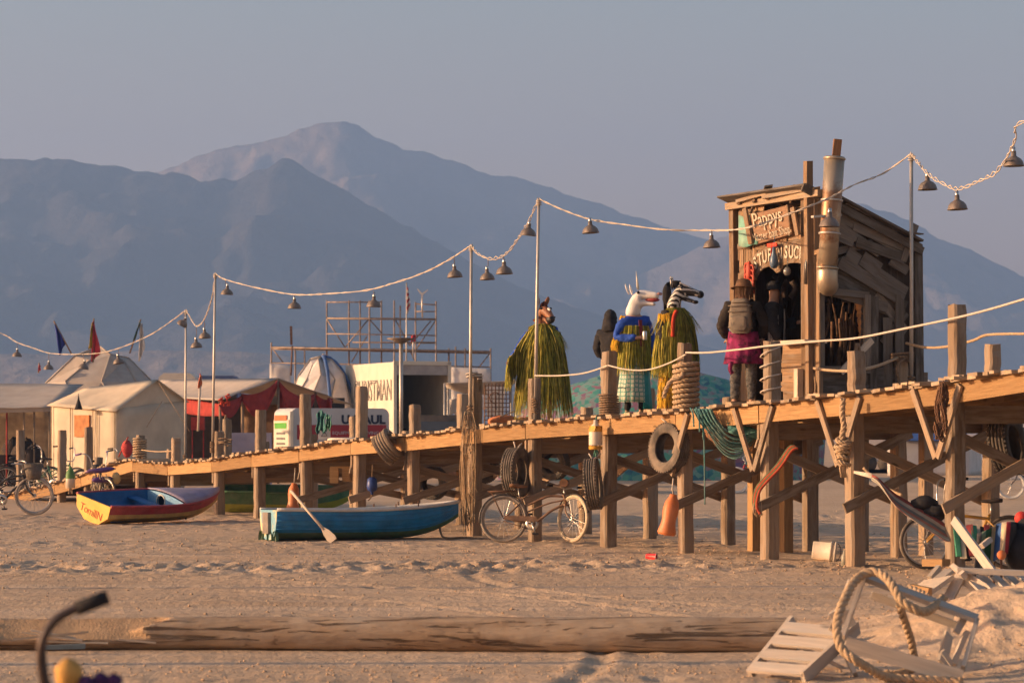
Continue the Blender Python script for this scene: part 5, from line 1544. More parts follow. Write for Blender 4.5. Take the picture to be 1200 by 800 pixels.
# ---------------------------------------------------------------- people (local frame: facing -Y, x to the figure's left hand side as +x)
def lerp3(a, b, t): return tuple(a[i] + (b[i] - a[i]) * t for i in range(3))
def hand_chain(J, E, side, wrist, dirv, curl=.5, palm_n=(0, -1, 0), k=1.0):
    """palm, four unequal fingers and a thumb, grown from the wrist"""
    w_ = Vector(wrist); d = Vector(dirv).normalized(); n_ = Vector(palm_n); n_ = (n_ - d * n_.dot(d)).normalized(); s_ = d.cross(n_)
    J[side + 'palm'] = (*(w_ + d * .06 * k), (.032 * k, .018 * k)); E.append((side + 'wrist', side + 'palm'))
    for i, (off, L) in enumerate(((-.027, .062), (-.009, .074), (.009, .068), (.026, .052))):
        b0 = w_ + d * .092 * k + s_ * off * k; b1 = b0 + (d * (1 - curl * .3) + n_ * curl * .5) * L * .55 * k; b2 = b1 + (d * (1 - curl) + n_ * curl) * L * .55 * k
        for nm, p, r_ in (('a', b0, .0095), ('b', b1, .009), ('c', b2, .0075)): J[side + str(i) + nm] = (*p, r_ * k)
        E += [(side + 'palm', side + str(i) + 'a'), (side + str(i) + 'a', side + str(i) + 'b'), (side + str(i) + 'b', side + str(i) + 'c')]
    t0 = w_ + d * .045 * k - s_ * .034 * k; t1 = t0 + (d * .7 - s_ * .5 + n_ * .45).normalized() * .04 * k; t2 = t1 + (d * .9 + n_ * .5).normalized() * .03 * k
    for nm, p, r_ in (('ta', t0, .011), ('tb', t1, .010), ('tc', t2, .008)): J[side + nm] = (*p, r_ * k)
    E += [(side + 'palm', side + 'ta'), (side + 'ta', side + 'tb'), (side + 'tb', side + 'tc')]

def body_joints(P):
    """P: pose dict with elbow/wrist/knee/ankle positions; returns joints and edges for the whole figure"""
    J = {}; E = []
    J['pelvis'] = (0, 0, .96, (.135, .10)); J['belly'] = (0, -.01, 1.10, (.125, .095)); J['chest'] = (0, 0, 1.29, (.155, .105)); J['collar'] = (0, .015, 1.43, (.10, .075))
    J['neck'] = (0, .01, 1.50, (.055, .055)); J['skull'] = (*P.get('skull', (0, -.01, 1.60)), (.075, .09)); J['crown'] = (*P.get('crown', (0, 0, 1.69)), (.062, .072))
    E += [('pelvis', 'belly'), ('belly', 'chest'), ('chest', 'collar'), ('collar', 'neck'), ('neck', 'skull'), ('skull', 'crown')]
    for s_, x in (('l', 1), ('r', -1)):
        J[s_ + 'sh'] = (x * .17, .01, 1.40, .062); J[s_ + 'el'] = (*P[s_ + 'el'], .044); J[s_ + 'fore'] = (*lerp3(P[s_ + 'el'], P[s_ + 'wr'], .35), .042); J[s_ + 'wrist'] = (*P[s_ + 'wr'], (.028, .024))
        E += [('collar', s_ + 'sh'), (s_ + 'sh', s_ + 'el'), (s_ + 'el', s_ + 'fore'), (s_ + 'fore', s_ + 'wrist')]
        J[s_ + 'hip'] = (x * .085, .0, .88, .092); J[s_ + 'kn'] = (*P[s_ + 'kn'], .056); J[s_ + 'calf'] = (*lerp3(P[s_ + 'kn'], P[s_ + 'an'], .3), .054); J[s_ + 'an'] = (*P[s_ + 'an'], .036)
        an = Vector(P[s_ + 'an']); J[s_ + 'heel'] = (an.x, an.y + .03, .045, .038); J[s_ + 'ball'] = (an.x + x * .015, an.y - .12, .035, (.042, .03)); J[s_ + 'toe'] = (an.x + x * .02, an.y - .19, .028, (.036, .022))
        E += [('pelvis', s_ + 'hip'), (s_ + 'hip', s_ + 'kn'), (s_ + 'kn', s_ + 'calf'), (s_ + 'calf', s_ + 'an'), (s_ + 'an', s_ + 'heel'), (s_ + 'heel', s_ + 'ball'), (s_ + 'ball', s_ + 'toe')]
        hv = Vector(P[s_ + 'wr']) - Vector(P[s_ + 'el'])
        hand_chain(J, E, s_, P[s_ + 'wr'], P.get(s_ + 'hd', tuple(hv)), P.get(s_ + 'curl', .45), P.get(s_ + 'pn', (0, -1, 0)))
    return J, E
STAND = dict(lel=(.25, .03, 1.13), lwr=(.27, -.04, .89), rel=(-.25, .03, 1.13), rwr=(-.27, -.04, .89), lkn=(.10, -.01, .50), lan=(.11, .02, .09), rkn=(-.10, -.01, .50), ran=(-.11, .02, .09))
def garment(name, e, J, keys, edges, grow, m, sub=2, over=None):
    K = {}
    for k in keys:
        r_ = J[k][3]; r_ = r_ if isinstance(r_, tuple) else (r_, r_)
        g = grow if not isinstance(grow, dict) else grow.get(k, grow.get('*', .02))
        p = (over or {}).get(k, J[k][:3])
        K[k] = (*p, (r_[0] + g, r_[1] + g))
    o = skin(name, K, edges, m, e, sub + 1)
    ns = [v.normal.copy() for v in o.data.vertices]; s0 = rng.uniform(0, 99)
    for v, nn in zip(o.data.vertices, ns):      # folds
        p = v.co; w_ = noise.noise(Vector((p.x * 7, p.y * 7, p.z * 13 + s0))) + .6 * noise.noise(Vector((p.x * 22, p.y * 22, p.z * 26 + s0)))
        v.co = p + nn * (.014 * w_)
    return o
TOPK = ['pelvis', 'belly', 'chest', 'collar', 'lsh', 'lel', 'lfore', 'lwrist', 'rsh', 'rel', 'rfore', 'rwrist']
TOPE = [('pelvis', 'belly'), ('belly', 'chest'), ('chest', 'collar'), ('collar', 'lsh'), ('lsh', 'lel'), ('lel', 'lfore'), ('lfore', 'lwrist'), ('collar', 'rsh'), ('rsh', 'rel'), ('rel', 'rfore'), ('rfore', 'rwrist')]
LEGK = ['belly', 'pelvis', 'lhip', 'lkn', 'lcalf', 'lan', 'rhip', 'rkn', 'rcalf', 'ran']
LEGE = [('belly', 'pelvis'), ('pelvis', 'lhip'), ('lhip', 'lkn'), ('lkn', 'lcalf'), ('lcalf', 'lan'), ('pelvis', 'rhip'), ('rhip', 'rkn'), ('rkn', 'rcalf'), ('rcalf', 'ran')]
def shoes(e, J, m):
    for s_ in 'lr':
        K = {k: (*J[s_ + k][:3], (J[s_ + k][3][0] + .012, J[s_ + k][3][1] + .012) if isinstance(J[s_ + k][3], tuple) else J[s_ + k][3] + .012) for k in ('an', 'heel', 'ball', 'toe')}
        skin('shoe', K, [('an', 'heel'), ('heel', 'ball'), ('ball', 'toe')], m, e, 1)
def fringe(mb, top, L, n, w=.016, flare=.06, c=(0, 0), jit=.35, m=0, sway=.05):
    n = int(n * 1.7); w = w * .62
    """strips hanging from a path of points 'top', bulging away from centre c"""
    for k in range(n):
        f = rng.random() * (len(top) - 1); i = min(len(top) - 2, int(f))
        p = Vector(top[i]).lerp(Vector(top[i + 1]), f - i)
        out = Vector((p.x - c[0], p.y - c[1], 0)); out = out.normalized() if out.length > 1e-3 else Vector((0, -1, 0))
        sd = Vector((-out.y, out.x, 0)); a = rng.uniform(-.9, .9)
        sd2 = sd * math.cos(a) + out * math.sin(a)
        ll = L * rng.uniform(1 - jit, 1 + jit * .5)
        p = p + out * rng.uniform(-.015, .02)
        pts = []
        sw = sd * rng.uniform(-sway, sway) * ll / .5; fl = flare * rng.uniform(.4, 1.5)
        for q in (0, .33, .68, 1.0):
            pts.append(p + out * fl * (q ** .7) * ll / .6 + sw * q * q - Vector((0, 0, ll * q)))
        ww = w * rng.uniform(.6, 1.3)
        vs = []
        for j, pt in enumerate(pts):
            x = ww * (1, 1, .9, .25)[j] / 2
            vs += [pt - sd2 * x, pt + sd2 * x]
        mb.add(vs, [(0, 1, 3, 2), (2, 3, 5, 4), (4, 5, 7, 6)], None, m if isinstance(m, int) else rng.choice(m))
def ellipse(rx, ry, z, n=24, cx=0, cy=0, zf=0):
    return [(cx + rx * math.cos(2 * math.pi * j / n), cy + ry * math.sin(2 * math.pi * j / n), z + zf * math.sin(2 * math.pi * j / n)) for j in range(n + 1)]
RAF = [mat('raffia_olive', (.27, .25, .028), .85, .35, 14), mat('raffia_straw', (.46, .36, .06), .85, .3, 14), mat('raffia_dark', (.12, .12, .02), .9, .3, 14)]
M_YFUR = [mat('yellow_fur', (.72, .44, .03), .9, .2, 18), mat('yellow_fur_dark', (.55, .30, .02), .9, .2, 18)]

def beast_mask(e, neck_m, kind, yaw=0.0, pitch=0.0, z=1.5, k=1.0):
    """rubber animal head: neck, long muzzle with an open mouth, ears; yaw turns it, pitch lifts the nose"""
    T = Matrix.Translation((0, 0, z)) @ Matrix.Rotation(yaw, 4, 'Z') @ Matrix.Scale(k, 4)
    Rp = Matrix.Translation((0, 0, .20)) @ Matrix.Rotation(-pitch, 4, 'X') @ Matrix.Translation((0, 0, -.20))
    def H(p): return T @ Rp @ Vector(p)
    J = {'base': (*(T @ Vector((0, .02, -.05))), .115), 'neck': (*(T @ Vector((0, .03, .06))), .105), 'poll': (*H((0, .03, .20)), (.105, .10)), 'brow': (*H((0, -.06, .235)), (.095, .085)),
         'nose1': (*H((0, -.17, .20)), (.068, .062)), 'nose2': (*H((0, -.27, .165)), (.058, .05)), 'tip': (*H((0, -.325, .15)), (.05, .042)),
         'jaw0': (*H((0, -.07, .13)), (.07, .055)), 'jaw1': (*H((0, -.17, .085)), (.042, .03)), 'jaw2': (*H((0, -.25, .055)), (.036, .022))}
    E = [('base', 'neck'), ('neck', 'poll'), ('poll', 'brow'), ('brow', 'nose1'), ('nose1', 'nose2'), ('nose2', 'tip'), ('poll', 'jaw0'), ('jaw0', 'jaw1'), ('jaw1', 'jaw2')]
    for v in J: J[v] = (*J[v][:3], tuple(a * k for a in J[v][3]) if isinstance(J[v][3], tuple) else J[v][3] * k)
    mk = skin('mask', J, E, neck_m, e, 2)
    dk = mat('mask_black', (.02, .018, .018), .5, .2, 8)
    for s_ in (-1, 1):
        mb = MB(); b0 = H((s_ * .065, .045, .27)); tipe = H((s_ * .095, .05, .40)); fwd = (H((0, -.3, .2)) - H((0, 0, .2))).normalized()
        rr = Vector((0, 0, 1)).rotation_difference((tipe - b0).normalized()).to_matrix() @ Matrix.Rotation(yaw, 3, 'Z'); mb.blob(b0.lerp(tipe, .45), (.036 * k, .014 * k, .075 * k), 10, 8, rot=rr); mb.build('ear', neck_m, mk)
        mb = MB(); mb.blob(H((s_ * .083, -.085, .25)), (.02 * k,) * 3, 8, 6); mb.build('eye', dk, mk)
        mb = MB(); mb.blob(H((s_ * .035, -.325, .175)), (.015 * k, .012 * k, .012 * k), 8, 6); mb.build('nostril', dk, mk)
    return mk, H, T

# --- horse-masked figure in a full-length fringed cape
def place(px, o, yaw):
    t = tpx(px, o); p = PP(t, o); p.z = zdeck(t) + .012
    return p, yaw
rng.seed(41)
loc, yaw = place(636, .85, R(8))
e = empty('person', loc, yaw, 'person in a brown horse mask and floor-length olive fringe cape by a light pole', 'person'); e.scale = (1.1, 1.1, 1.1)
P = dict(STAND); P.update(rel=(-.34, .0, 1.17), rwr=(-.48, -.08, .98), lel=(.26, .03, 1.13), lwr=(.28, -.05, .88), ran=(-.16, .02, .09), rkn=(-.13, -.01, .5))
J, E = body_joints(P); skin('body', J, E, M_SKIN, e, 1)
M_BLUEC = mat('blue_cotton', (.02, .07, .36), .9, .25, 9, bmp=.3)
garment('shirt', e, J, TOPK, TOPE, .018, M_BLUEC)
garment('shorts', e, J, ['belly', 'pelvis', 'lhip', 'lkn', 'rhip', 'rkn'], [('belly', 'pelvis'), ('pelvis', 'lhip'), ('lhip', 'lkn'), ('pelvis', 'rhip'), ('rhip', 'rkn')], .02, M_BLACK)
shoes(e, J, mat('tan_shoe', (.30, .19, .11), .8, .2, 8))
hm, H, T = beast_mask(e, mat('horse_brown_rubber', (.26, .11, .055), .55, .25, 9), 'horse', R(20), R(-16), 1.50, 1.0)
mb = MB(); mb.blob(H((0, -.27, .13)), (.062, .085, .065), 12, 8, rot=(T.to_3x3()))
mb.build('muzzle', mat('mask_black', (.02, .018, .018)), hm)
mb = MB(); mb.blob(H((0, -.15, .245)), (.02, .085, .03), 10, 8, rot=T.to_3x3()); mb.build('blaze', mat('mask_white', (.66, .62, .58), .6, .1, 8), hm)
mb = MB(); fringe(mb, [H((0, -.1, .33)), H((0, 0, .34)), H((0, .08, .28)), H((0, .11, .18)), H((0, .12, .08))], .16, 120, .016, .05, (0, 0)); mb.build('mane', mat('mane_dark_red', (.10, .035, .025), .9, .3, 12), hm)
mb = MB()
fringe(mb, ellipse(.11, .09, 1.50), .36, 220, .018, .36, m=(0, 0, 0, 1, 2))
fringe(mb, ellipse(.16, .11, 1.475), .42, 200, .018, .20, m=(0, 0, 0, 1, 2))
for z, L, n, rx, ry in ((1.46, .62, 280, .19, .12), (1.38, .80, 300, .25, .17), (1.22, .75, 280, .29, .2), (1.02, .78, 300, .31, .23), (.82, .70, 300, .33, .25)):
    fringe(mb, ellipse(rx, ry, z), L, n, .018, .075, m=(0, 0, 0, 1, 2), sway=.06)
arm = [(-.18, 0, 1.41), (-.27, -.01, 1.29), (-.36, -.02, 1.17), (-.45, -.06, 1.02), (-.52, -.09, .95)]
for q in range(4): fringe(mb, [(x, y + (q - 1.5) * .05, z + .03) for x, y, z in arm], .46, 150, .02, .06, (2, 0), m=(0, 0, 1, 2), sway=.08)
fringe(mb, arm, .30, 120, .022, .02, (2, 0), m=(0, 1))
arm2 = [(.18, 0, 1.41), (.24, .0, 1.27), (.275, .0, 1.12)]
for q in range(2): fringe(mb, [(x, y + (q - .5) * .08, z) for x, y, z in arm2], .36, 90, .02, .02, (-2, 0), m=(0, 0, 2))
mb.build('fringe_cape', RAF, e)

# --- hooded figure seen from behind
loc, yaw = place(716, 1.35, R(150))
e = empty('person', loc, yaw, 'person in a black hooded top and khaki trousers behind the roped post', 'person')
P = dict(STAND); P.update(lel=(.27, .0, 1.14), lwr=(.18, -.16, 1.0), rel=(-.27, .0, 1.14), rwr=(-.2, -.16, 1.0))
J, E = body_joints(P); skin('body', J, E, M_SKIN, e, 1)
garment('hooded_top', e, J, TOPK, TOPE, {'*': .04, 'pelvis': .055, 'belly': .06, 'lsh': .03, 'rsh': .03}, M_BLACK)
J['hd0'] = (0, .03, 1.40, (.17, .12)); J['hd1'] = (0, .04, 1.50, (.125, .115)); J['hd2'] = (0, .03, 1.62, (.105, .115)); J['hd3'] = (0, .03, 1.72, (.085, .095)); J['hd4'] = (0, .07, 1.77, (.035, .04))
garment('hood', e, J, ['hd0', 'hd1', 'hd2', 'hd3', 'hd4'], [('hd0', 'hd1'), ('hd1', 'hd2'), ('hd2', 'hd3'), ('hd3', 'hd4')], .008, M_BLACK)
garment('trousers', e, J, LEGK, LEGE, {'*': .022, 'lan': .03, 'ran': .03, 'lkn': .025, 'rkn': .025}, mat('khaki', (.36, .28, .19), .9, .2, 8, bmp=.3))
shoes(e, J, mat('brown_boot', (.13, .08, .05), .8, .25, 8))

# --- unicorn-masked figure
loc, yaw = place(744, 1.05, R(22))
e = empty('person', loc, yaw, 'person in a white unicorn mask with a blue top and teal scaled skirt', 'person'); e.scale = (1.08, 1.08, 1.08)
P = dict(STAND); P.update(rel=(-.29, .04, 1.14), rwr=(-.07, -.22, 1.14), rhd=(1, -.25, .05), rpn=(0, -.2, 1), rcurl=.95, lel=(.27, .02, 1.13), lwr=(.26, -.1, .92))
J, E = body_joints(P); skin('body', J, E, M_SKIN, e, 1)
garment('top', e, J, TOPK, TOPE, {'*': .028, 'pelvis': .03}, M_BLUEC)
garment('leggings', e, J, LEGK, LEGE, .012, M_BLACK)
shoes(e, J, mat('green_trainer', (.05, .36, .24), .6, .15, 8))
um, H, T = beast_mask(e, mat('unicorn_white_rubber', (.74, .70, .67), .5, .08, 8), 'unicorn', R(48), R(14), 1.49, 1.13)
mb = MB(); h0 = H((0, -.07, .31)); h1 = H((0, -.10, .53)); mb.tube([h0, h0.lerp(h1, .5), h1], [.022, .014, .002], 8)
for k in range(12):
    f = k / 12; a = k * 1.5
    mb.blob(h0.lerp(h1, f), (.024 * (1 - f),) * 3, 6, 4)
mb.build('horn', mat('horn_ivory', (.66, .60, .50), .5, .1, 8), um)
mb = MB(); mb.blob(H((0, -.22, .12)), (.045, .10, .028), 10, 8, rot=T.to_3x3()); mb.build('mouth', mat('mouth_red', (.32, .05, .05), .5, .2, 8), um)
for s_ in (-1, 1):
    mb = MB(); mb.blob(H((s_ * .03, -.335, .17)), (.03, .02, .022), 8, 6); mb.build('nose_patch', mat('nose_pink', (.45, .22, .20), .5, .2, 8), um)
mb = MB()
for z, L, n, rx, ry in ((1.32, .42, 190, .19, .15), (1.18, .46, 200, .2, .16), (1.05, .40, 200, .21, .17)):
    fringe(mb, ellipse(rx, ry, z), L, n, .02, .06, m=(0, 0, 0, 1, 2))
mb.build('fringe_vest', RAF, e)
mb = MB()
for z, L in ((1.45, .2), (1.38, .2), (1.28, .2), (1.18, .2), (1.10, .16)):
    fringe(mb, [(-.16 - (1.45 - z) * .35, -.05 + .02, z), (-.19 - (1.45 - z) * .35, .05, z + .02), (-.14, .13, z)], L, 60, .02, .12, (.0, 0), m=(0, 1))
mb.build('yellow_fur_sleeve', M_YFUR, e)
mb = MB(); mb.beam((.01, -.165, 1.40), (.02, -.20, 1.02), .05, .012, up=(0, -1, 0)); mb.build('red_tie', mat('dark_red_cloth', (.16, .025, .03), .9, .2, 8), e)
# scaled skirt panel and a teal one
def scale_mat():
    m, nt, b = _nodes('scale_cloth')
    uv = nt.nodes.new('ShaderNodeUVMap'); uv.uv_map = 'UVMap'
    v = nt.nodes.new('ShaderNodeTexVoronoi'); v.inputs['Scale'].default_value = 1; v.feature = 'DISTANCE_TO_EDGE'; v.inputs['Randomness'].default_value = .25
    mp = nt.nodes.new('ShaderNodeMapping'); mp.inputs['Scale'].default_value = (9, 13, 1); nt.links.new(uv.outputs[0], mp.inputs[0]); nt.links.new(mp.outputs[0], v.inputs['Vector'])
    f = ramp(nt, v.outputs['Distance'], [(.06, 0.0), (.2, 1.0)])
    nt.links.new(mixcol(nt, f, (.06, .26, .22), (.50, .52, .42)), b.inputs['Base Color']); b.inputs['Roughness'].default_value = .7
    return m
def skirt(e, name, a0, a1, z0, z1, r0, r1, m, n=14, th=.012, wav=.02):
    mb = MB(); rows = []
    for i in range(9):
        f = i / 8; r_ = r0 + (r1 - r0) * f; row = []
        for j in range(n + 1):
            a = R(a0 + (a1 - a0) * j / n); rr = r_ * (1 + wav * 4 * f * math.sin(j * 1.9 + i * .2))
            row.append(Vector((rr * math.cos(a), rr * .8 * math.sin(a), z0 + (z1 - z0) * f)))
        rows.append(row)
    mb.grid(rows); o = mb.build(name, m, e); md = o.modifiers.new('t', 'SOLIDIFY'); md.thickness = th
    return o
skirt(e, 'scaled_skirt', 150, 285, 1.02, .22, .19, .26, scale_mat())
skirt(e, 'teal_skirt', 280, 400, 1.02, .12, .18, .25, mat('teal_satin', (.01, .20, .20), .6, .2, 6, bmp=.2))
can = MB(); wv = Vector(P['rwr']); can.lathe([(.001, .065), (.025, .065), (.032, .055), (.032, -.055), (.027, -.062), (.001, -.062)], Matrix.Translation(loc) @ Matrix.Rotation(yaw, 4, 'Z') @ Matrix.Scale(1.08, 4) @ Matrix.Translation(wv + Vector((.10, -.055, .03))), 12)
o = can.build('drink_can', mat('can_silver', (.6, .58, .56), .35, .1, 6, metal=.6), loc=loc); tag(o, 'pale drink can held by the unicorn-masked figure', 'can')

# --- zebra-masked figure
loc, yaw = place(792, .78, R(38))
e = empty('person', loc, yaw, 'person in a zebra mask with olive fringe cape and shaggy yellow leggings', 'person'); e.scale = (1.05, 1.05, 1.05)
P = dict(STAND); P.update(rel=(-.27, .02, 1.14), rwr=(-.25, -.08, .92), lel=(.27, .03, 1.13), lwr=(.27, -.05, .90), ran=(-.20, -.04, .09), rkn=(-.15, -.04, .5), lan=(.14, .03, .09))
J, E = body_joints(P); skin('body', J, E, M_SKIN, e, 1)
garment('jacket', e, J, TOPK, TOPE, .03, M_BLACK); garment('trousers', e, J, LEGK, LEGE, .03, M_BLACK); shoes(e, J, mat('brown_boot', (.13, .08, .05)))
m, nt, b = _nodes('zebra_rubber')
wv_ = nt.nodes.new('ShaderNodeTexWave'); wv_.wave_type = 'BANDS'; wv_.bands_direction = 'DIAGONAL'; wv_.inputs['Scale'].default_value = 9; wv_.inputs['Distortion'].default_value = 3.5; wv_.inputs['Detail'].default_value = 1.5; wv_.inputs['Detail Scale'].default_value = 1.2
nt.links.new(nt.nodes.new('ShaderNodeTexCoord').outputs['Object'], wv_.inputs['Vector'])
nt.links.new(mixcol(nt, ramp(nt, wv_.outputs['Fac'], [(.42, 0.0), (.5, 1.0)]), (.02, .018, .018), (.66, .62, .56)), b.inputs['Base Color']); b.inputs['Roughness'].default_value = .5
zm, H, T = beast_mask(e, m, 'zebra', R(42), R(2), 1.51, 1.10)
mb = MB(); mb.blob(H((0, -.315, .15)), (.052, .05, .05), 12, 8, rot=T.to_3x3()); mb.blob(H((0, -.25, .055)), (.036, .04, .025), 10, 8, rot=T.to_3x3()); mb.build('muzzle', mat('mask_black', (.02, .018, .018)), zm)
mb = MB()
for k in range(3): fringe(mb, [H((0, -.05, .34)), H((0, .03, .345)), H((0, .10, .32)), H((0, .135, .2)), H((0, .14, .06)), H((0, .13, -.04))], .12, 140, .018, .05, (0, 0))
mb.blob(H((0, .0, .31)), (.026, .07, .035), 10, 8, rot=T.to_3x3(), jit=.1); mb.blob(H((0, .12, .16)), (.035, .06, .14), 10, 8, rot=T.to_3x3(), jit=.1)
mb.build('mane', M_BLACK, zm)
mb = MB()
fringe(mb, ellipse(.11, .09, 1.50), .34, 200, .018, .34, m=(0, 0, 0, 1, 2))
for z, L, n, rx, ry in ((1.45, .6, 230, .19, .13), (1.38, .62, 250, .24, .16), (1.24, .58, 250, .29, .2), (1.08, .52, 260, .31, .22), (.95, .42, 220, .32, .23)):
    fringe(mb, ellipse(rx, ry, z), L, n, .02, .06, m=(0, 0, 0, 1, 2))
mb.build('fringe_cape', RAF, e)
mb = MB()
for s_ in 'lr':
    a, b_ = Vector(P[s_ + 'kn']), Vector(P[s_ + 'an'])
    for k in range(9):
        c = Vector((a.x, a.y, .80)).lerp(b_, k / 8.5); rr = .115 if k < 7 else .1
        fringe(mb, ellipse(rr, rr, c.z + .06, 12, c.x, c.y), .15, 70, .016, .10, (c.x, c.y), m=(0, 0, 1), sway=.08)
mb.build('yellow_leg_fur', M_YFUR, e)
mb = MB()
for q in range(2): fringe(mb, [(-.2, -.1, 1.42), (-.25, -.02, 1.40), (-.22, .1, 1.42)], .13, 60, .016, .12, m=(0, 1))
mb.build('yellow_collar_fur', M_YFUR, e)
mb = MB(); mb.tube(smoothpath([(-.10, -.13, 1.45), (-.17, -.15, 1.36), (-.225, -.19, 1.2), (-.235, -.2, 1.08)], 5), [.03] * 16, 6); mb.build('red_sash', mat('bright_red_cloth', (.5, .05, .02), .85, .2, 8), e)

# --- hatted walker with a backpack, seen from behind
loc, yaw = place(871, .55, R(165))
e = empty('person', loc, yaw, 'person in a brown hat with grey backpack and magenta cloth round the waist', 'person'); e.scale = (1.1, 1.05, 1.01)
P = dict(STAND); P.update(lel=(.28, .0, 1.15), lwr=(.24, -.14, .97), rel=(-.29, .0, 1.15), rwr=(-.24, -.14, .97), skull=(0, -.025, 1.60))
J, E = body_joints(P); skin('body', J, E, M_SKIN, e, 1)
garment('jacket', e, J, TOPK, TOPE, {'*': .04, 'belly': .05}, mat('dark_brown_jacket', (.024, .018, .015), .9, .35, 8, bmp=.3))
garment('leggings', e, J, LEGK, LEGE, .02, mat('speckled_leggings', (.09, .085, .08), .9, .75, 34)); shoes(e, J, M_BLACK)
mb = MB(); mb.lathe([(.17, -.01), (.165, .0), (.105, .01), (.10, .05), (.085, .105), (.04, .125), (.001, .125)], Matrix.Translation((0, -.01, 1.665)) @ Matrix.Rotation(R(8), 4, 'X'), 20)
hat = mb.build('hat', mat('brown_felt_hat', (.14, .075, .04), .9, .3, 9), e); md = hat.modifiers.new('t', 'SOLIDIFY'); md.thickness = .01
mb = MB(); fringe(mb, ellipse(.10, .10, 1.68), .2, 130, .016, .05); mb.build('hair', mat('light_brown_hair', (.17, .09, .045), .8, .3, 15), e)
mb = MB()
def rbox(c, sx, sy, sz, tp=.85):
    rows = []
    for i in range(9):
        f = i / 8; z = c[2] + sz * (f - .5); k = (1 - (abs(2 * f - 1)) ** 5 * .3) * (1 - (1 - tp) * f)
        rows.append([Vector((c[0] + sx / 2 * k * math.copysign(abs(math.cos(a)) ** .45, math.cos(a)) + rng.uniform(-.006, .006), c[1] + sy / 2 * k * math.copysign(abs(math.sin(a)) ** .45, math.sin(a)) + rng.uniform(-.006, .006), z)) for a in [2 * math.pi * j / 20 for j in range(21)]])
    mb.grid(rows); mb.poly([p for p in rows[-1][:-1]]); mb.poly([p for p in rows[0][:-1]][::-1])
rbox((0, .21, 1.25), .30, .19, .46); rbox((0, .325, 1.16), .21, .07, .2, .95); rbox((0, .21, 1.47), .25, .2, .07, .7)
for z in (1.10, 1.32, 1.4): mb.tube([(-.155, .2, z), (-.14, .31, z), (.14, .31, z), (.155, .2, z)], .008, 5)
bp_ = mb.build('backpack', mat('grey_backpack', (.20, .165, .13), .85, .25, 9, bmp=.3), e)
for s_ in (-1, 1):
    mb = MB(); mb.tube(smoothpath([(s_ * .09, .14, 1.44), (s_ * .12, .02, 1.49), (s_ * .14, -.13, 1.36), (s_ * .15, -.1, 1.15), (s_ * .13, .12, 1.05)], 5), .018, 6); mb.build('strap', M_BLACK, bp_)
M_MAG = mat('magenta_plaid', (.22, .018, .085), .9, .45, 11, col2=(.06, .01, .03), bmp=.3)
skirt(e, 'waist_cloth', -20, 200, 1.05, .60, .19, .235, M_MAG, 22, .015, .03)
skirt(e, 'waist_cloth', 200, 340, 1.05, .72, .19, .22, M_MAG, 14, .015, .03)
mb = MB(); mb.tube(smoothpath([(.12, .2, .62), (.13, .24, .52), (.10, .23, .46)], 4), .03, 6); mb.build('sleeve_end', M_MAG, e)

# --- dark figure at the hut's counter
loc, yaw = place(907, 1.02, R(80))
e = empty('person', loc, yaw, 'dark-clothed person with a pale striped scarf standing in the hut opening', 'person')
P = dict(STAND); P.update(lel=(.24, -.08, 1.16), lwr=(.18, -.32, 1.2), lpn=(0, 0, -1), rel=(-.26, .0, 1.14), rwr=(-.25, -.1, .93))
J, E = body_joints(P); skin('body', J, E, M_SKIN, e, 1)
garment('coat', e, J, TOPK, TOPE, {'*': .045, 'pelvis': .06}, M_BLACK); garment('trousers', e, J, LEGK, LEGE, .025, M_BLACK); shoes(e, J, M_BLACK)
mb = MB(); mb.lathe([(.14, -.01), (.10, .0), (.10, .07), (.06, .11), (.001, .11)], Matrix.Translation((0, 0, 1.67)), 18); mb.build('hat', M_BLACK, e)
mb = MB(); mb.grid([[Vector((-.13 + .035 * j, -.16 - .01 * math.sin(j * 2 + i), 1.38 - .11 * i)) for j in range(4)] for i in range(10)])
mb.grid([[Vector((-.24 - .012 * math.sin(j * 2 + i), -.08 + .05 * j, 1.30 - .11 * i)) for j in range(4)] for i in range(9)])
o = mb.build('scarf', stripes('scarf_stripes', [(.42, .38, .34), (.05, .05, .06), (.3, .27, .26), (.03, .03, .04)], 5.0, 'x'), e); md = o.modifiers.new('t', 'SOLIDIFY'); md.thickness = .012
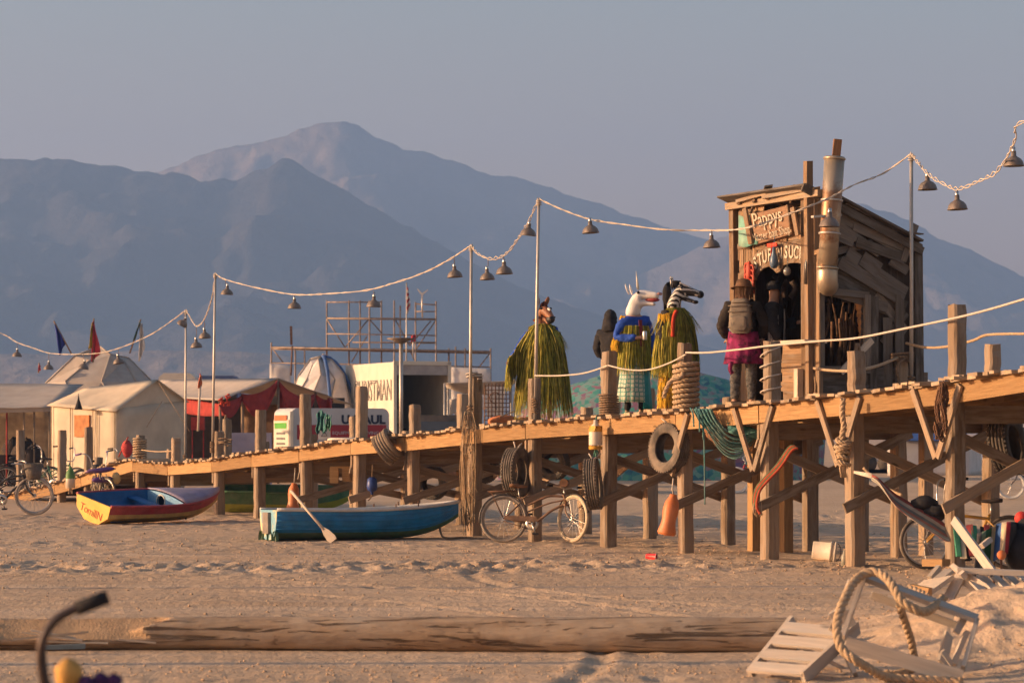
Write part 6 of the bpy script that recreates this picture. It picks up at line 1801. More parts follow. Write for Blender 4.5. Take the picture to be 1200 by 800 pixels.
# ---------------------------------------------------------------- the camp behind the pier
M_CANVAS = mat('cream_canvas', (.53, .45, .345), .95, .16, 1.6, bmp=.5, bscale=2.5, dust=.45)
M_GREYCV = mat('grey_canvas', (.40, .355, .32), .95, .15, 2, bmp=.3, bscale=2.0, dust=.5)
M_WHITECV = mat('white_tarp', (.62, .58, .56), .8, .12, 2, bmp=.35, bscale=1.6, dust=.25)
M_SHADEIN = mat('shade_near_black', (.04, .03, .027), .95, .3, 3)  # near-black colour stands in for shade inside tents and truck; also on windows, gear
M_REDCL = mat('red_drape', (.30, .035, .03), .9, .25, 5, bmp=.4)
M_WPAINT = mat('white_truck_paint', (.64, .58, .48), .5, .08, 1.5, bmp=.03, dust=.25)
def sheet(name, pts, m, e, th=.02, sag=0.0, n=8, wav=0.0):
    """quad a,b,c,d as a slightly sagging cloth"""
    a, b_, c, d = (Vector(p) for p in pts); rows = []
    nn = (b_ - a).cross(d - a).normalized()
    for i in range(n + 1):
        v = i / n; row = []
        for j in range(n + 1):
            u = j / n
            p = a.lerp(b_, u).lerp(d.lerp(c, u), v)
            p = p - Vector((0, 0, sag * 16 * u * (1 - u) * v * (1 - v))) + nn * (wav * noise.noise(p * 1.7 + Vector((len(name), 0, 3))) if 0 else wav * math.sin(u * 9 + v * 3) * noise.noise(p * .9))
            row.append(p)
        rows.append(row)
    mb = MB(); mb.grid(rows)
    o = mb.build(name, m, e); md = o.modifiers.new('t', 'SOLIDIFY'); md.thickness = th; md.offset = 0
    return o
# cream wall tent
te = empty('wall_tent', G(140, 86), 0, 'cream canvas wall tent with a sunlit side and a shaded gable end', 'tent', world=True)
A = W(138, 479, 84); Bf = W(60, 472, 86.4); Cr = W(216, 469, 86.2); Ap = W(181, 446, 85.2); Ar = W(99, 456, 87.6)
def g0(p): return Vector((p.x, p.y, 0))
sheet('side_wall', (A, Bf, g0(Bf), g0(A)), M_CANVAS, te, wav=.05)
sheet('gable_wall', (Cr, A, g0(A), g0(Cr)), M_CANVAS, te, wav=.10)
mb = MB(); mb.prism([A, Cr, Ap], (.03, .03, 0)); mb.build('gable', M_CANVAS, te)
ov = Vector((-.12, -.10, -.08))
sheet('roof', (Ap + Vector((.12, -.1, .03)), Ar + Vector((0, 0, .03)), Bf + ov, A + ov + Vector((.08, -.06, 0))), M_CANVAS, te, sag=.05)
sheet('roof', (Ap + Vector((.12, -.1, .02)), Ar, Bf + (Cr - A), Cr + Vector((.15, .0, -.06))), M_CANVAS, te, sag=.05)
mb = MB()
for f in (.02, .28, .34, .68, .97): p = A.lerp(Bf, f) + ov * .4; mb.tube([p, g0(p)], .016, 5)
mb.build('seam', mat('canvas_seam', (.36, .27, .17), .95, .2, 5), te)
q = [A.lerp(Bf, f) for f in (.40, .62)]
mb = MB(); mb.prism([Vector((q[0].x, q[0].y, 2.23)), Vector((q[1].x, q[1].y, 2.23)), Vector((q[1].x, q[1].y, 1.58)), Vector((q[0].x, q[0].y, 1.58))], (-.05, -.05, 0)); mb.build('hatch', mat('hatch_orange', (.42, .17, .06), .8, .3, 5), te)
mb = MB(); p = W(92, 472, 84.6); mb.lathe([(.001, .3), (.03, .1), (.11, -.14), (.13, -.2), (.001, -.2)], Matrix.Translation(p), 8)
tag(mb.build('hanging_cone', M_BLACK, loc=p), 'black cone-shaped bag hanging at the eaves of the cream tent', 'bag')
mb = MB(); mb.tube([W(190, 470, 83), W(172, 500, 80)], .012, 4); mb.tube([Ap + Vector((.1, -.1, 0)), W(222, 505, 83)], .012, 4); mb.build('guy_line', M_ROPE_D, te)
# open awning at the left edge
aw = empty('awning', G(20, 92), 0, 'grey open awning with a shaded inside at the left edge of the camp', 'awning', world=True)
sheet('roof', (W(-60, 449, 95), W(98, 450, 94), W(62, 477, 90), W(-60, 480, 90)), M_GREYCV, aw, sag=.12, wav=.05)
sheet('back_wall', (W(-60, 482, 95), W(66, 480, 95), g0(W(66, 480, 95)), g0(W(-60, 480, 95))), mat('tan_backcloth', (.36, .27, .17), .95, .25, 4, bmp=.3), aw, wav=.1)
sheet('valance', (W(-60, 480, 90.05), W(62, 477, 90.05), W(61, 482, 90.1), W(-60, 485, 90.1)), M_GREYCV, aw, wav=.03)
for px in (8, 28, 40, 58):
    mb = MB(); p = W(px, 481, 90.3); mb.tube([p, g0(p)], .03, 6); mb.build('pole', M_REDCL if px == 8 else W_POST, aw)
mb = MB()
for k in range(5): mb.blob(G(rng.uniform(2, 45), 91) + Vector((0, rng.uniform(-.5, .5), .8 + .3 * rng.random())), (.35, .3, .45), 9, 7, jit=.2)
for k in range(3): mb.box(G(5 + 16 * k, 90.6) + Vector((0, 0, .5)), (.6, .5, 1.0))
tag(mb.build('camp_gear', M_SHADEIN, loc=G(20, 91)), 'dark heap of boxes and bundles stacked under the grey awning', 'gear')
# faceted dome tent
def dome(px, d, rx, h, label, m, seed, n=10, k=5, ry=None, cat='dome tent', name='dome_tent', flat=True, ribs=True):
    rng.seed(seed)
    e = empty(name, G(px, d), 0, label, cat)
    mb = MB(); rows = []
    for i in range(k + 1):
        th = math.pi / 2 * i / k; row = []
        for j in range(n + 1):
            a = 2 * math.pi * ((j % n) + .5 * (i % 2)) / n
            q = 1 + .05 * math.sin(j % n * 12.9 + i * 7.7 + seed)
            row.append(Vector((rx * math.cos(th) * math.cos(a) * q, (ry or rx) * math.cos(th) * math.sin(a) * q, h * math.sin(th) ** .92 * (1 + .03 * math.sin(j % n * 3.3 + i)))))
        rows.append(row)
    mb.grid(rows, smooth=not flat); mb.build('cover', m, e)
    if ribs:
        mb = MB()
        for i in range(k):
            for j in range(n):
                mb.tube([rows[i][j] * 1.004, rows[i + 1][j] * 1.004], .035, 4)
        mb.build('poles', M_GREYCV, e)
    return e
dome(117, 130, 3.35, 5.45, 'grey tarpaulin-covered dome tent behind the cream wall tent', M_GREYCV, 3, 9, 4)
wdm = dome(378, 124, 1.75, 4.95, 'white and blue tarp dome left of the white box truck', M_WHITECV, 9, 10, 5)
mb = MB(); mb.tube([Vector((1.75 * math.cos(a) * 1.02 * .3, -1.75 * math.cos(a) * 1.03, 4.95 * math.sin(a) * 1.01)) for a in [R(q) for q in range(0, 95, 8)]], .09, 6)
mb.tube([Vector((1.75 * math.cos(a) * 1.03, -.3 * math.cos(a), 4.95 * math.sin(a) * 1.01)) for a in [R(q) for q in range(0, 95, 8)]], .09, 6); mb.build('blue_rib', mat('blue_tarp', (.05, .11, .28), .7, .2, 3), wdm)
# flags
def flag(name, pole_pts, cloth, m, label, d, pm=None):
    e = empty(name, W(*pole_pts[0], d), 0, label, 'flag', 'flags over the camp', world=True)
    mb = MB(); mb.tube([W(x, y, d) for x, y in pole_pts], .035, 6); mb.build('pole', pm or M_ROPE_D, e)
    for i, (pts, m_) in enumerate(zip(cloth, m)):
        a, b_, c, dd = [W(x, y, d) for x, y in pts]
        rows = []
        for v in range(9):
            row = []
            for u in range(7):
                p = a.lerp(b_, u / 6).lerp(dd.lerp(c, u / 6), v / 8); row.append(p + Vector((0, .12 * math.sin(u * 1.6 + v * .7), 0)))
            rows.append(row)
        mb = MB(); mb.grid(rows); o = mb.build('cloth', m_, e); md = o.modifiers.new('t', 'SOLIDIFY'); md.thickness = .01
    return e
M_FB = mat('flag_blue', (.02, .035, .24), .8, .2, 4); M_FR = mat('flag_red', (.52, .03, .04), .8, .2, 4); M_FY = mat('flag_yellow', (.55, .40, .03), .8, .2, 4); M_FG = mat('flag_green', (.02, .07, .04), .8, .2, 4); M_FW = mat('flag_white', (.62, .58, .55), .8, .1, 4)
flag('flag', [(84, 415), (63, 376)], [[(63, 377), (67, 384), (77, 401), (70, 417)]], [M_FB], 'blue pennant leaning left over the grey dome tent', 126)
flag('flag', [(109, 425), (110, 373)], [[(109, 377), (110, 375), (118, 414), (107, 424)], [(109, 377), (108, 378), (103, 409), (108, 408)]], [M_FR, M_FY], 'red and yellow flag hanging over the middle of the grey dome tent', 126)
flag('flag', [(152, 414), (165, 374)], [[(163, 376), (167, 380), (170, 407), (163, 424)], [(164, 375), (165, 376), (158, 398), (156, 399)]], [M_FW, M_FG], 'white and dark green flag at the right end of the grey dome tent', 126)
flag('flag', [(232, 505), (235, 440)], [[(234, 437), (237, 441), (236, 452), (232, 455)]], [mat('flag_orange', (.62, .13, .03), .8, .2, 4)], 'small bright orange pennant on a thin pole right of the cream tent', 82, M_CORD)
flag('flag', [(45, 437), (46, 425)], [[(45, 426), (48, 429), (47, 434), (45, 435)]], [M_FR], 'tiny red pennant on the left slope of the grey dome', 128)
m, nt, b = _nodes('flag_red_white_stripes')
sep = nt.nodes.new('ShaderNodeSeparateXYZ'); nt.links.new(nt.nodes.new('ShaderNodeUVMap').outputs[0], sep.inputs[0])
mu = nt.nodes.new('ShaderNodeMath'); mu.operation = 'MULTIPLY'; mu.inputs[1].default_value = 4; nt.links.new(sep.outputs[1], mu.inputs[0])
fr = nt.nodes.new('ShaderNodeMath'); fr.operation = 'FRACT'; nt.links.new(mu.outputs[0], fr.inputs[0])
nt.links.new(mixcol(nt, ramp(nt, fr.outputs[0], [(.48, 0.0), (.52, 1.0)]), (.45, .04, .05), (.62, .58, .55)), b.inputs['Base Color'])
flag('flag', [(476, 470), (476.5, 331)], [[(476.5, 335), (478.5, 338), (481, 360), (477, 368)]], [m], 'red and white striped flag on a tall pole before the scaffold', 140, M_STEEL)
flag('flag', [(484, 420), (484, 392)], [[(481.5, 393), (487, 392), (487, 400), (482, 401)]], [M_FR], 'small red flag in the middle of the scaffold', 143, M_STEEL)
# little wind turbine
e = empty('wind_turbine', W(495, 357, 148), 0, 'small white three-bladed wind turbine on top of the scaffold', 'wind turbine', world=True)
mb = MB(); mb.tube([W(495, 372, 148), W(494.5, 345, 148)], .05, 6); mb.build('mast', M_STEEL, e)
for dx, dy in ((-5.5, -6.5), (7, -5.5), (.5, 9)):
    mb = MB(); a, b_ = W(494.5, 345, 147.8), W(494.5 + dx, 345 + dy, 147.8); mb.beam(a, b_, .11, .03, up=(0, 1, 0), taper=.4); mb.build('blade', M_FW, e)
# scaffold
sc_ = empty('scaffold', G(450, 150), 0, 'wide tube scaffold with a tower rising behind the box truck', 'scaffold', world=True)
M_TUBE = mat('scaffold_tube', (.30, .23, .19), .6, .3, 4, metal=.3)
SD_ = 150
def tb(nm, a, b_, r=.045, dd=0):
    mb = MB(); mb.tube([W(a[0], a[1], SD_ + dd), W(b_[0], b_[1], SD_ + dd)], r, 6); mb.build(nm, M_TUBE, sc_)
for px, top in ((318, 401), (383, 352), (409, 352), (422, 352), (433, 352), (447, 352), (462, 352), (469, 358), (487, 354), (511, 353), (545, 408), (575, 408), (357, 406), (346, 408), (526, 408), (534, 406)):
    tb('standard', (px, top), (px, 552), .05, rng.choice((0, 2)))
for a, b_ in (((383, 354), (447, 354)), ((383, 373), (511, 374)), ((383, 391), (511, 393)), ((413, 401), (511, 401)), ((487, 356), (511, 357)), ((487, 365), (511, 365)), ((318, 407), (575, 412)), ((318, 409), (575, 414)), ((318, 425), (575, 430)), ((416, 401), (511, 402))):
    tb('ledger', a, b_, .055 if a[1] in (373, 407) else .04, rng.choice((0, 2)))
for a, b_ in (((383, 374), (405, 408)), ((432, 374), (405, 406)), ((433, 374), (447, 390)), ((463, 374), (480, 405)), ((511, 375), (487, 410)), ((505, 376), (480, 405)), ((319, 408), (332, 425)), ((574, 414), (560, 432)), ((430, 394), (412, 424)), ((480, 410), (487, 424))):
    tb('diagonal', a, b_, .035, 1)
mb = MB(); mb.beam(W(322, 407, 151), W(572, 412, 151), 2.0, .06); mb.build('walkway', W_POST, sc_)
mb = MB(); mb.beam(W(383, 373, 151), W(511, 374, 151), 1.6, .06); mb.build('walkway', W_POST, sc_)
sheet('sheeting', (W(316, 426, 149.6), W(341, 428, 149.6), W(341, 470, 149.6), W(316, 470, 149.6)), M_WHITECV, sc_, wav=.2)
sheet('sheeting', (W(528, 430, 149.6), W(575, 432, 149.6), W(575, 480, 149.6), W(528, 480, 149.6)), M_WHITECV, sc_, wav=.25)
mb = MB(); mb.tube([W(341, 440, 146), W(342.5, 405, 146)], .05, 6); mb.beam(W(341.5, 404, 146), W(341, 382, 146), .06, .12)
tag(mb.build('marker_pole', M_IRON, loc=W(341, 440, 146)), 'dark narrow upright pole with a rusty top left of the scaffold tower', 'pole')
# white box truck with open rear
tr = empty('box_truck', G(470, 120), 0, 'white box truck with an open dark rear and lettering on its sunlit side', 'truck', world=True)
ld = Vector((-math.sin(R(20)), math.cos(R(20)), 0)); rd = Vector((math.cos(R(20)), math.sin(R(20)), 0))
c0 = W(461, 424, 118); zt = c0.z; c0.z = 0; wT = 2.5; lT = 6.9; zb = 1.15
def TB(a, b_, z): return Vector((c0.x, c0.y, 0)) + rd * a + ld * b_ + Vector((0, 0, z))
mb = MB(); mb.beam(TB(.03, 0, (zb + zt) / 2), TB(.03, lT, (zb + zt) / 2), .06, zt - zb); mb.build('side_panel', M_WPAINT, tr)
mb = MB(); mb.beam(TB(wT - .03, 0, (zb + zt) / 2), TB(wT - .03, lT, (zb + zt) / 2), .06, zt - zb); mb.build('side_panel', M_WPAINT, tr)
mb = MB(); mb.beam(TB(wT / 2, .0, zt - .03), TB(wT / 2, lT, zt - .03), wT - .13, .06); mb.build('roof', M_WPAINT, tr)
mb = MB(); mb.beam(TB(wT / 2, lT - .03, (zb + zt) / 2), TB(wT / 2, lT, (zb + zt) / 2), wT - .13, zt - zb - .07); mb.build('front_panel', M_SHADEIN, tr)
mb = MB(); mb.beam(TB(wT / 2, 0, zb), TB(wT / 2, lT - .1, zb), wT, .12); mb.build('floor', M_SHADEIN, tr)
mb = MB()
for a in (.06, wT - .06): mb.beam(TB(a, -.04, zb - .1), TB(a, -.04, zt), .14, .08, up=ld)
mb.beam(TB(.0, -.04, zt - .04), TB(wT, -.04, zt - .04), .08, .16); mb.build('rear_frame', M_WPAINT, tr)
mb = MB(); mb.beam(TB(.14, -.02, zt - .33), TB(wT - .14, -.02, zt - .33), .04, .40); mb.build('rolled_door', mat('door_grey', (.34, .31, .30), .6, .15, 3), tr)
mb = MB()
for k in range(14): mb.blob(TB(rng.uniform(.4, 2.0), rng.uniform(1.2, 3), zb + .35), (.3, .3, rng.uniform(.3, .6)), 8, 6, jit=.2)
mb.build('cargo', mat('cargo_shade_dark', (.02, .017, .017), .9, .4, 5), tr)  # cargo coloured near black to deepen the shade inside the truck
mb = MB()
for k in range(19): mb.beam(TB(.31 + .1 * k, lT - .1, zb + .1), TB(.31 + .1 * k, lT - .1, zt - .1), .06, .02)
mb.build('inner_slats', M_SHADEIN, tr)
for a, b_ in ((.3, 1.3), (wT - .3, 1.3), (.3, 6.9), (wT - .3, 6.9)):
    w_ = tyre_mb(.48, .28, .28); q = rd.to_track_quat('Z', 'Y').to_matrix().to_4x4(); M4 = Matrix.Translation(TB(a, b_, .48)) @ q
    mb = MB(); mb.v = [tuple(M4 @ Vector(v)) for v in w_.v]; mb.f, mb.uv, mb.mi, mb.sm = w_.f, w_.uv, w_.mi, w_.sm; ww = mb.build('wheel', M_RUBBER, tr)
    mb = MB(); mb.lathe([(.001, .02), (.2, .02), (.28, -.02)], M4, 14); mb.build('rim', M_STEEL, ww)
mb = MB(); mb.prism([TB(.1, 6.5, .7), TB(.1, 8.6, .7), TB(.1, 8.6, 1.5), TB(.1, 7.9, 1.7), TB(.1, 7.5, 2.6), TB(.1, 6.5, 2.7)], rd * (wT - .2)); mb.build('cab', M_WPAINT, tr)
mb = MB(); mb.beam(TB(wT / 2, .3, .85), TB(wT / 2, 6.5, .85), .9, .3); mb.build('chassis', M_IRON, tr)
M_LET = mat('letter_dark_grey', (.13, .12, .12), .7, .2, 6, bmp=0)
text_part('CHRISTMAN', 1.22, TB(-.02, 2.9, 3.42), -ld, (0, 0, 1), M_LET, tr, depth=.004, sx=.80, bold=.012)
text_part('CHRISTMAN', 1.22, TB(-.03, 2.9, 3.42), -ld, (0, 0, 1), M_WPAINT, tr, depth=.004, sx=.80, name='letter_fill', bold=-.035)
# rental trailer
tl = empty('cargo_trailer', G(390, 88), 0, 'white rental cargo trailer with red stripe and dark lettering before the box truck', 'trailer', world=True)
rd = Vector((math.cos(R(22)), math.sin(R(22)), 0)); ld = Vector((-math.sin(R(22)), math.cos(R(22)), 0))
c0 = G(341, 88); zt = W(341, 478, 88).z; zb = .55; LT = 3.22; wT = 1.75
M_TW = mat('trailer_white', (.55, .53, .53), .5, .08, 1.5, bmp=.03, dust=.2)
mb = MB(); r_ = .22
prof = []
for cx, cz, a0 in ((LT - r_, zt - r_, 0), (r_, zt - r_, 90)):
    for k in range(6):
        a = R(a0 + 18 * k); prof.append((cx + r_ * math.cos(a), cz + r_ * math.sin(a)))
prof += [(0, zb), (LT, zb)]
mb.prism([c0 + rd * x + Vector((0, 0, z)) for x, z in prof], ld * wT); mb.build('body', M_TW, tl)
mb = MB(); mb.beam(c0 + rd * .2 - ld * .012 + Vector((0, 0, 1.72)), c0 + rd * (LT - .1) - ld * .012 + Vector((0, 0, 1.72)), .02, .45); mb.build('red_stripe', mat('stripe_red', (.36, .03, .04), .5, .1, 3, bmp=0), tl)
mb = MB(); mb.beam(c0 + rd * .02 - ld * .02 + Vector((0, 0, zb)), c0 + rd * .02 - ld * .02 + Vector((0, 0, zt - .1)), .1, .1); mb.build('corner_post', M_WPAINT, tl)
M_NAVY = mat('letter_navy', (.015, .02, .05), .5, .1, 5, bmp=0)
text_part('U-HAUL', .37, c0 + rd * 2.36 - ld * .014 + Vector((0, 0, 2.10)), rd, (0, 0, 1), M_NAVY, tl, depth=.004, bold=.016, sx=1.08)
text_part('EQUIPMENT  MOVING', .14, c0 + rd * 2.1 - ld * .03 + Vector((0, 0, 1.69)), rd, (0, 0, 1), M_TW, tl, depth=.003, sx=1.1)
mb = MB(); mb.beam(c0 - rd * .02 + ld * .15 + Vector((0, 0, 1.35)), c0 - rd * .02 + ld * 1.7 + Vector((0, 0, 1.35)), .02, 1.5); door = mb.build('front_panel', M_WPAINT, tl)
for z, h, m_ in ((2.16, .17, mat('sticker_orange', (.55, .14, .05), .6, .1, 5)), (1.92, .18, mat('sticker_green', (.08, .34, .04), .6, .1, 5))):
    mb = MB(); mb.beam(c0 - rd * .035 + ld * .35 + Vector((0, 0, z)), c0 - rd * .035 + ld * 1.6 + Vector((0, 0, z)), .01, h); mb.build('sticker', m_, tl)
for z in (1.68, 1.52, 1.36, 1.2):
    mb = MB(); mb.beam(c0 - rd * .035 + ld * .5 + Vector((0, 0, z)), c0 - rd * .035 + ld * 1.4 + Vector((0, 0, z)), .01, .06); mb.build('print_line', M_LET, tl)
for y in (.1, wT - .1):
    w_ = tyre_mb(.36, .2, .2); q = ld.to_track_quat('Z', 'Y').to_matrix().to_4x4(); M4 = Matrix.Translation(c0 + rd * 2.2 + ld * y + Vector((0, 0, .36))) @ q
    mb = MB(); mb.v = [tuple(M4 @ Vector(v)) for v in w_.v]; mb.f, mb.uv, mb.mi, mb.sm = w_.f, w_.uv, w_.mi, w_.sm; mb.build('wheel', M_RUBBER, tl)
mb = MB(); mb.tube([c0 + ld * wT / 2 + Vector((0, 0, .5)), c0 + ld * wT / 2 - rd * 1.2 + Vector((0, 0, .45))], .05, 6); mb.build('tow_bar', M_IRON, tl)
# red-draped shade tent
rt = empty('shade_tent', G(290, 100), 0, 'big open shade tent with red drapes swagged under its roof edge', 'tent', world=True)
ap = W(326, 443, 95); ar = W(190, 445, 108); le = W(258, 469, 93.5); lr = W(150, 462, 106); re_ = W(414, 474, 98.5); rr_ = W(300, 462, 112)
sheet('roof', (ap, ar, lr, le), M_GREYCV, rt, sag=.15, wav=.05)
sheet('roof', (ap, re_, rr_, ar), M_GREYCV, rt, sag=.15, wav=.05)
for p in (ap, le, re_, lr, W(284, 461, 94.4), W(370, 459, 96.8)):
    mb = MB(); mb.tube([p, g0(p)], .05, 6); mb.build('pole', W_POST, rt)
def swag(a, b_, sagv, drop, n=14):
    mb = MB(); rows = []
    for v in range(6):
        rows.append([a.lerp(b_, u / n) - Vector((0, 0, 4 * sagv * (u / n) * (1 - u / n) * (.35 + .65 * v / 5) + drop * v / 5 * (.55 + .45 * math.sin(math.pi * u / n)))) + Vector((0, -.05 * math.sin(v * 2.1 + u * .4), 0)) for u in range(n + 1)])
    mb.grid(rows); o = mb.build('drape', M_REDCL, rt); md = o.modifiers.new('t', 'SOLIDIFY'); md.thickness = .015
swag(W(257, 470, 93.3), W(284, 462, 94.2), .3, .35); swag(W(284, 461, 94.2), W(325, 445, 94.8), .55, .45); swag(W(327, 446, 94.9), W(369, 461, 96.5), .75, .4); swag(W(370, 461, 96.6), W(390, 466, 97.3), .35, .3)
for x in (331, 386): 
    y = 452 if x == 331 else 466
    mb = MB(); mb.grid([[W(x + (j - 2) * (1 + .22 * i), y + i * 4.5, 95.2 + (x - 331) * .03 + .1 * math.sin(j * 2)) for j in range(5)] for i in range(7)]); o = mb.build('drape', M_REDCL, rt); md = o.modifiers.new('t', 'SOLIDIFY'); md.thickness = .015
mb = MB(); mb.grid([[W(192 + j * 8, 463 + 1.2 * j + i * 2.6 + 5 * math.sin(math.pi * j / 9) * i / 5, 101 - j * .6) for j in range(10)] for i in range(6)]); o = mb.build('drape', M_REDCL, rt); md = o.modifiers.new('t', 'SOLIDIFY'); md.thickness = .015
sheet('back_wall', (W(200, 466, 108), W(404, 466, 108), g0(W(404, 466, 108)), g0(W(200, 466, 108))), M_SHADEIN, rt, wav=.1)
sheet('back_tarp', (W(296, 463, 103), W(345, 463, 103), W(345, 474, 103), W(296, 474, 103)), mat('pale_blue_tarp', (.30, .36, .44), .8, .2, 3), rt, wav=.1)
sheet('side_cloth', (W(286, 474, 102.5), W(335, 474, 102.5), g0(W(335, 474, 102.5)), g0(W(286, 474, 102.5))), mat('brown_cloth', (.17, .11, .07), .95, .3, 4), rt, wav=.1)
mb = MB(); a, b_ = W(255, 512, 92), W(318, 512, 92); mb.beam(g0(a) + Vector((0, 0, .85)), g0(b_) + Vector((0, 0, .85)), .4, 1.7)
tag(mb.build('low_screen', mat('lavender_panel', (.26, .27, .40), .85, .2, 2, dust=.3), loc=g0(a)), 'low lavender-blue screen in front of the red-draped tent', 'screen')
mb = MB(); p = W(232, 496, 92); mb.box(p, (.42, .3, .42))
for s_ in (-1, 1): mb.tube([p + Vector((s_ * .18, 0, -.2)), Vector((p.x + s_ * .18, p.y, 0))], .02, 5)
tag(mb.build('red_board', M_REDCL, loc=p), 'square red board on thin legs in the shade right of the cream tent', 'board')
mb = MB()
for k in range(4): mb.tube(smoothpath([W(265 + k, 486 + k * 3, 90), W(262 + k * 3, 500, 90), W(268 - k, 515, 90)], 4), .03, 5)
for k in range(12): a = W(rng.uniform(258, 270), rng.uniform(462, 474), 90); mb.tube([a, a + Vector((rng.uniform(-.15, .15), 0, rng.uniform(-.2, .1)))], .03, 4, m=1)
tag(mb.build('ribbon_bush', [M_ROPE_D, mat('bright_red_cloth', (.5, .05, .02))], loc=W(265, 490, 90)), 'dry stems tied with bright red ribbons before the red-draped tent', 'decoration')
# vehicles far behind
def rv(px0, px1, d, top, label, m, name='camper', cat='camper'):
    e = empty(name, G((px0 + px1) / 2, d), 0, label, cat, world=True)
    a, b_ = W(px0, top, d), W(px1, top, d); z = a.z
    mb = MB(); mb.prism([Vector((a.x, d, .5)), Vector((b_.x, d, .5)), Vector((b_.x, d, z - .25)), Vector((b_.x - .3, d, z)), Vector((a.x + .3, d, z)), Vector((a.x, d, z - .25))], (0, 2.4, 0)); mb.build('body', m, e)
    for f in (.2, .5, .8):
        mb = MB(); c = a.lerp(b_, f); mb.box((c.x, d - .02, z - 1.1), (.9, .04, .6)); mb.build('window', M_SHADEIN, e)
    for f in (.2, .8):
        c = a.lerp(b_, f); mb = MB(); mb.lathe([(.001, -.12), (.4, -.12), (.42, .12), (.001, .12)], Matrix.Translation((c.x, d + .1, .42)) @ Matrix.Rotation(R(90), 4, 'X'), 14); mb.build('wheel', M_RUBBER, e)
rv(186, 228, 175, 437, 'pale camper with only its roof showing between dome and shade tent', M_WPAINT)
rv(228, 279, 180, 440, 'blue camper roof showing behind the grey roof of the shade tent', mat('rv_blue', (.07, .10, .22), .6, .15, 2))
# dark van behind the truck-side post
va = empty('van', G(515, 79), 0, 'dark van half hidden behind the deck below the open box truck', 'van', world=True)
def VP(x, y, z): return Vector((W(515, 0, 79).x + x, 79 + y, z))
mb = MB(); sec = [(-.92, .45), (.92, .45), (.97, 1.1), (.86, 1.45), (.74, 2.05), (.5, 2.2), (-.5, 2.2), (-.74, 2.05), (-.86, 1.45), (-.97, 1.1)]
mb.prism([VP(x, 0, z) for x, z in sec], (0, 4.2, 0)); mb.build('body', mat('van_dark', (.03, .035, .045), .35, .2, 2, spec=.5, dust=.35), va)
mb = MB(); mb.prism([VP(x, -.02, z) for x, z in ((-.78, 1.45), (.78, 1.45), (.66, 2.02), (-.66, 2.02))], (0, .03, 0)); mb.build('windscreen', mat('dark_glass', (.05, .08, .12), .15, .2, 2, spec=.7, bmp=0), va)
for x in (-.7, .7):
    mb = MB(); mb.box(VP(x, -.02, .95), (.3, .06, .2)); mb.build('headlight', mat('lens', (.5, .48, .45), .2, .1, 5), va)
    for y in (.7, 3.4):
        mb = MB(); mb.lathe([(.001, -.1), (.33, -.1), (.35, .1), (.001, .1)], Matrix.Translation(VP(x * 1.15, y, .35)) @ Matrix.Rotation(R(90), 4, 'Y'), 14); mb.build('wheel', M_RUBBER, va)
mb = MB(); mb.box(VP(0, -.05, .55), (1.8, .12, .18)); mb.build('bumper', M_IRON, va)
# grey shade sail right of the truck, wire cage
ss = empty('shade_sail', G(560, 100), 0, 'grey shade cloth stretched low between truck and horse-masked figure', 'canopy', world=True)
sheet('cloth', (W(520, 449, 97), W(606, 446, 97), W(600, 452, 101), W(524, 455, 101)), M_GREYCV, ss, sag=.35)
sheet('side_cloth', (W(527, 468, 96), W(552, 464, 96), W(552, 478, 96), W(527, 486, 96)), M_GREYCV, ss, wav=.1)
for px, y, d in ((521, 449, 97), (605, 446, 97), (599, 452, 101), (525, 455, 101), (552, 464, 96)):
    mb = MB(); p = W(px, y, d); mb.tube([p, g0(p)], .04, 6); mb.build('pole', M_STEEL, ss)
wc = empty('wire_rack', W(580, 500, 62), 0, 'white panel behind a black wire grid standing left of the horse-masked figure', 'rack', world=True)
mb = MB(); mb.prism([W(x, y, 62) for x, y in ((570, 452), (592, 452), (590, 487), (571, 487))], (0, .06, 0)); mb.build('panel', M_FW, wc)
mb = MB()
for k in range(8): mb.tube([W(568 + k * 4.2, 449, 61.8), W(568 + k * 4.2, 560, 61.8)], .012, 4)
for k in range(9): mb.tube([W(567, 452 + k * 5, 61.8), W(598, 452 + k * 5, 61.8)], .010, 4)
mb.build('grid', M_IRON, wc)
mb = MB(); p = W(580, 466, 61.6); mb.tube([p + Vector((.12 * math.cos(a), 0, .12 * math.sin(a))) for a in [R(q) for q in range(30, 300, 30)]], .014, 5); mb.build('hoop', M_IRON, wc)
mb = MB(); mb.beam(W(581, 463, 61.85), W(581, 480, 61.85), .05, .03); mb.build('slot', M_BLACK, wc)
sg2 = MB(); p = PD(380, 508, PW + .1); ex_ = Vector((1, 0, 0)); sg2.box(p, (.26, .02, .24)); o = sg2.build('notice', M_FW, loc=p); tag(o, 'small white notice with a triangle on the rear post before the trailer', 'notice')
mb = MB(); tri = [p + Vector((x, -.015, z)) for x, z in ((-.06, -.05), (.06, -.05), (0, .06))]; mb.tube(tri, .009, 4, closed=True); oo = mb.build('triangle', M_NAVY, o, loc=p)
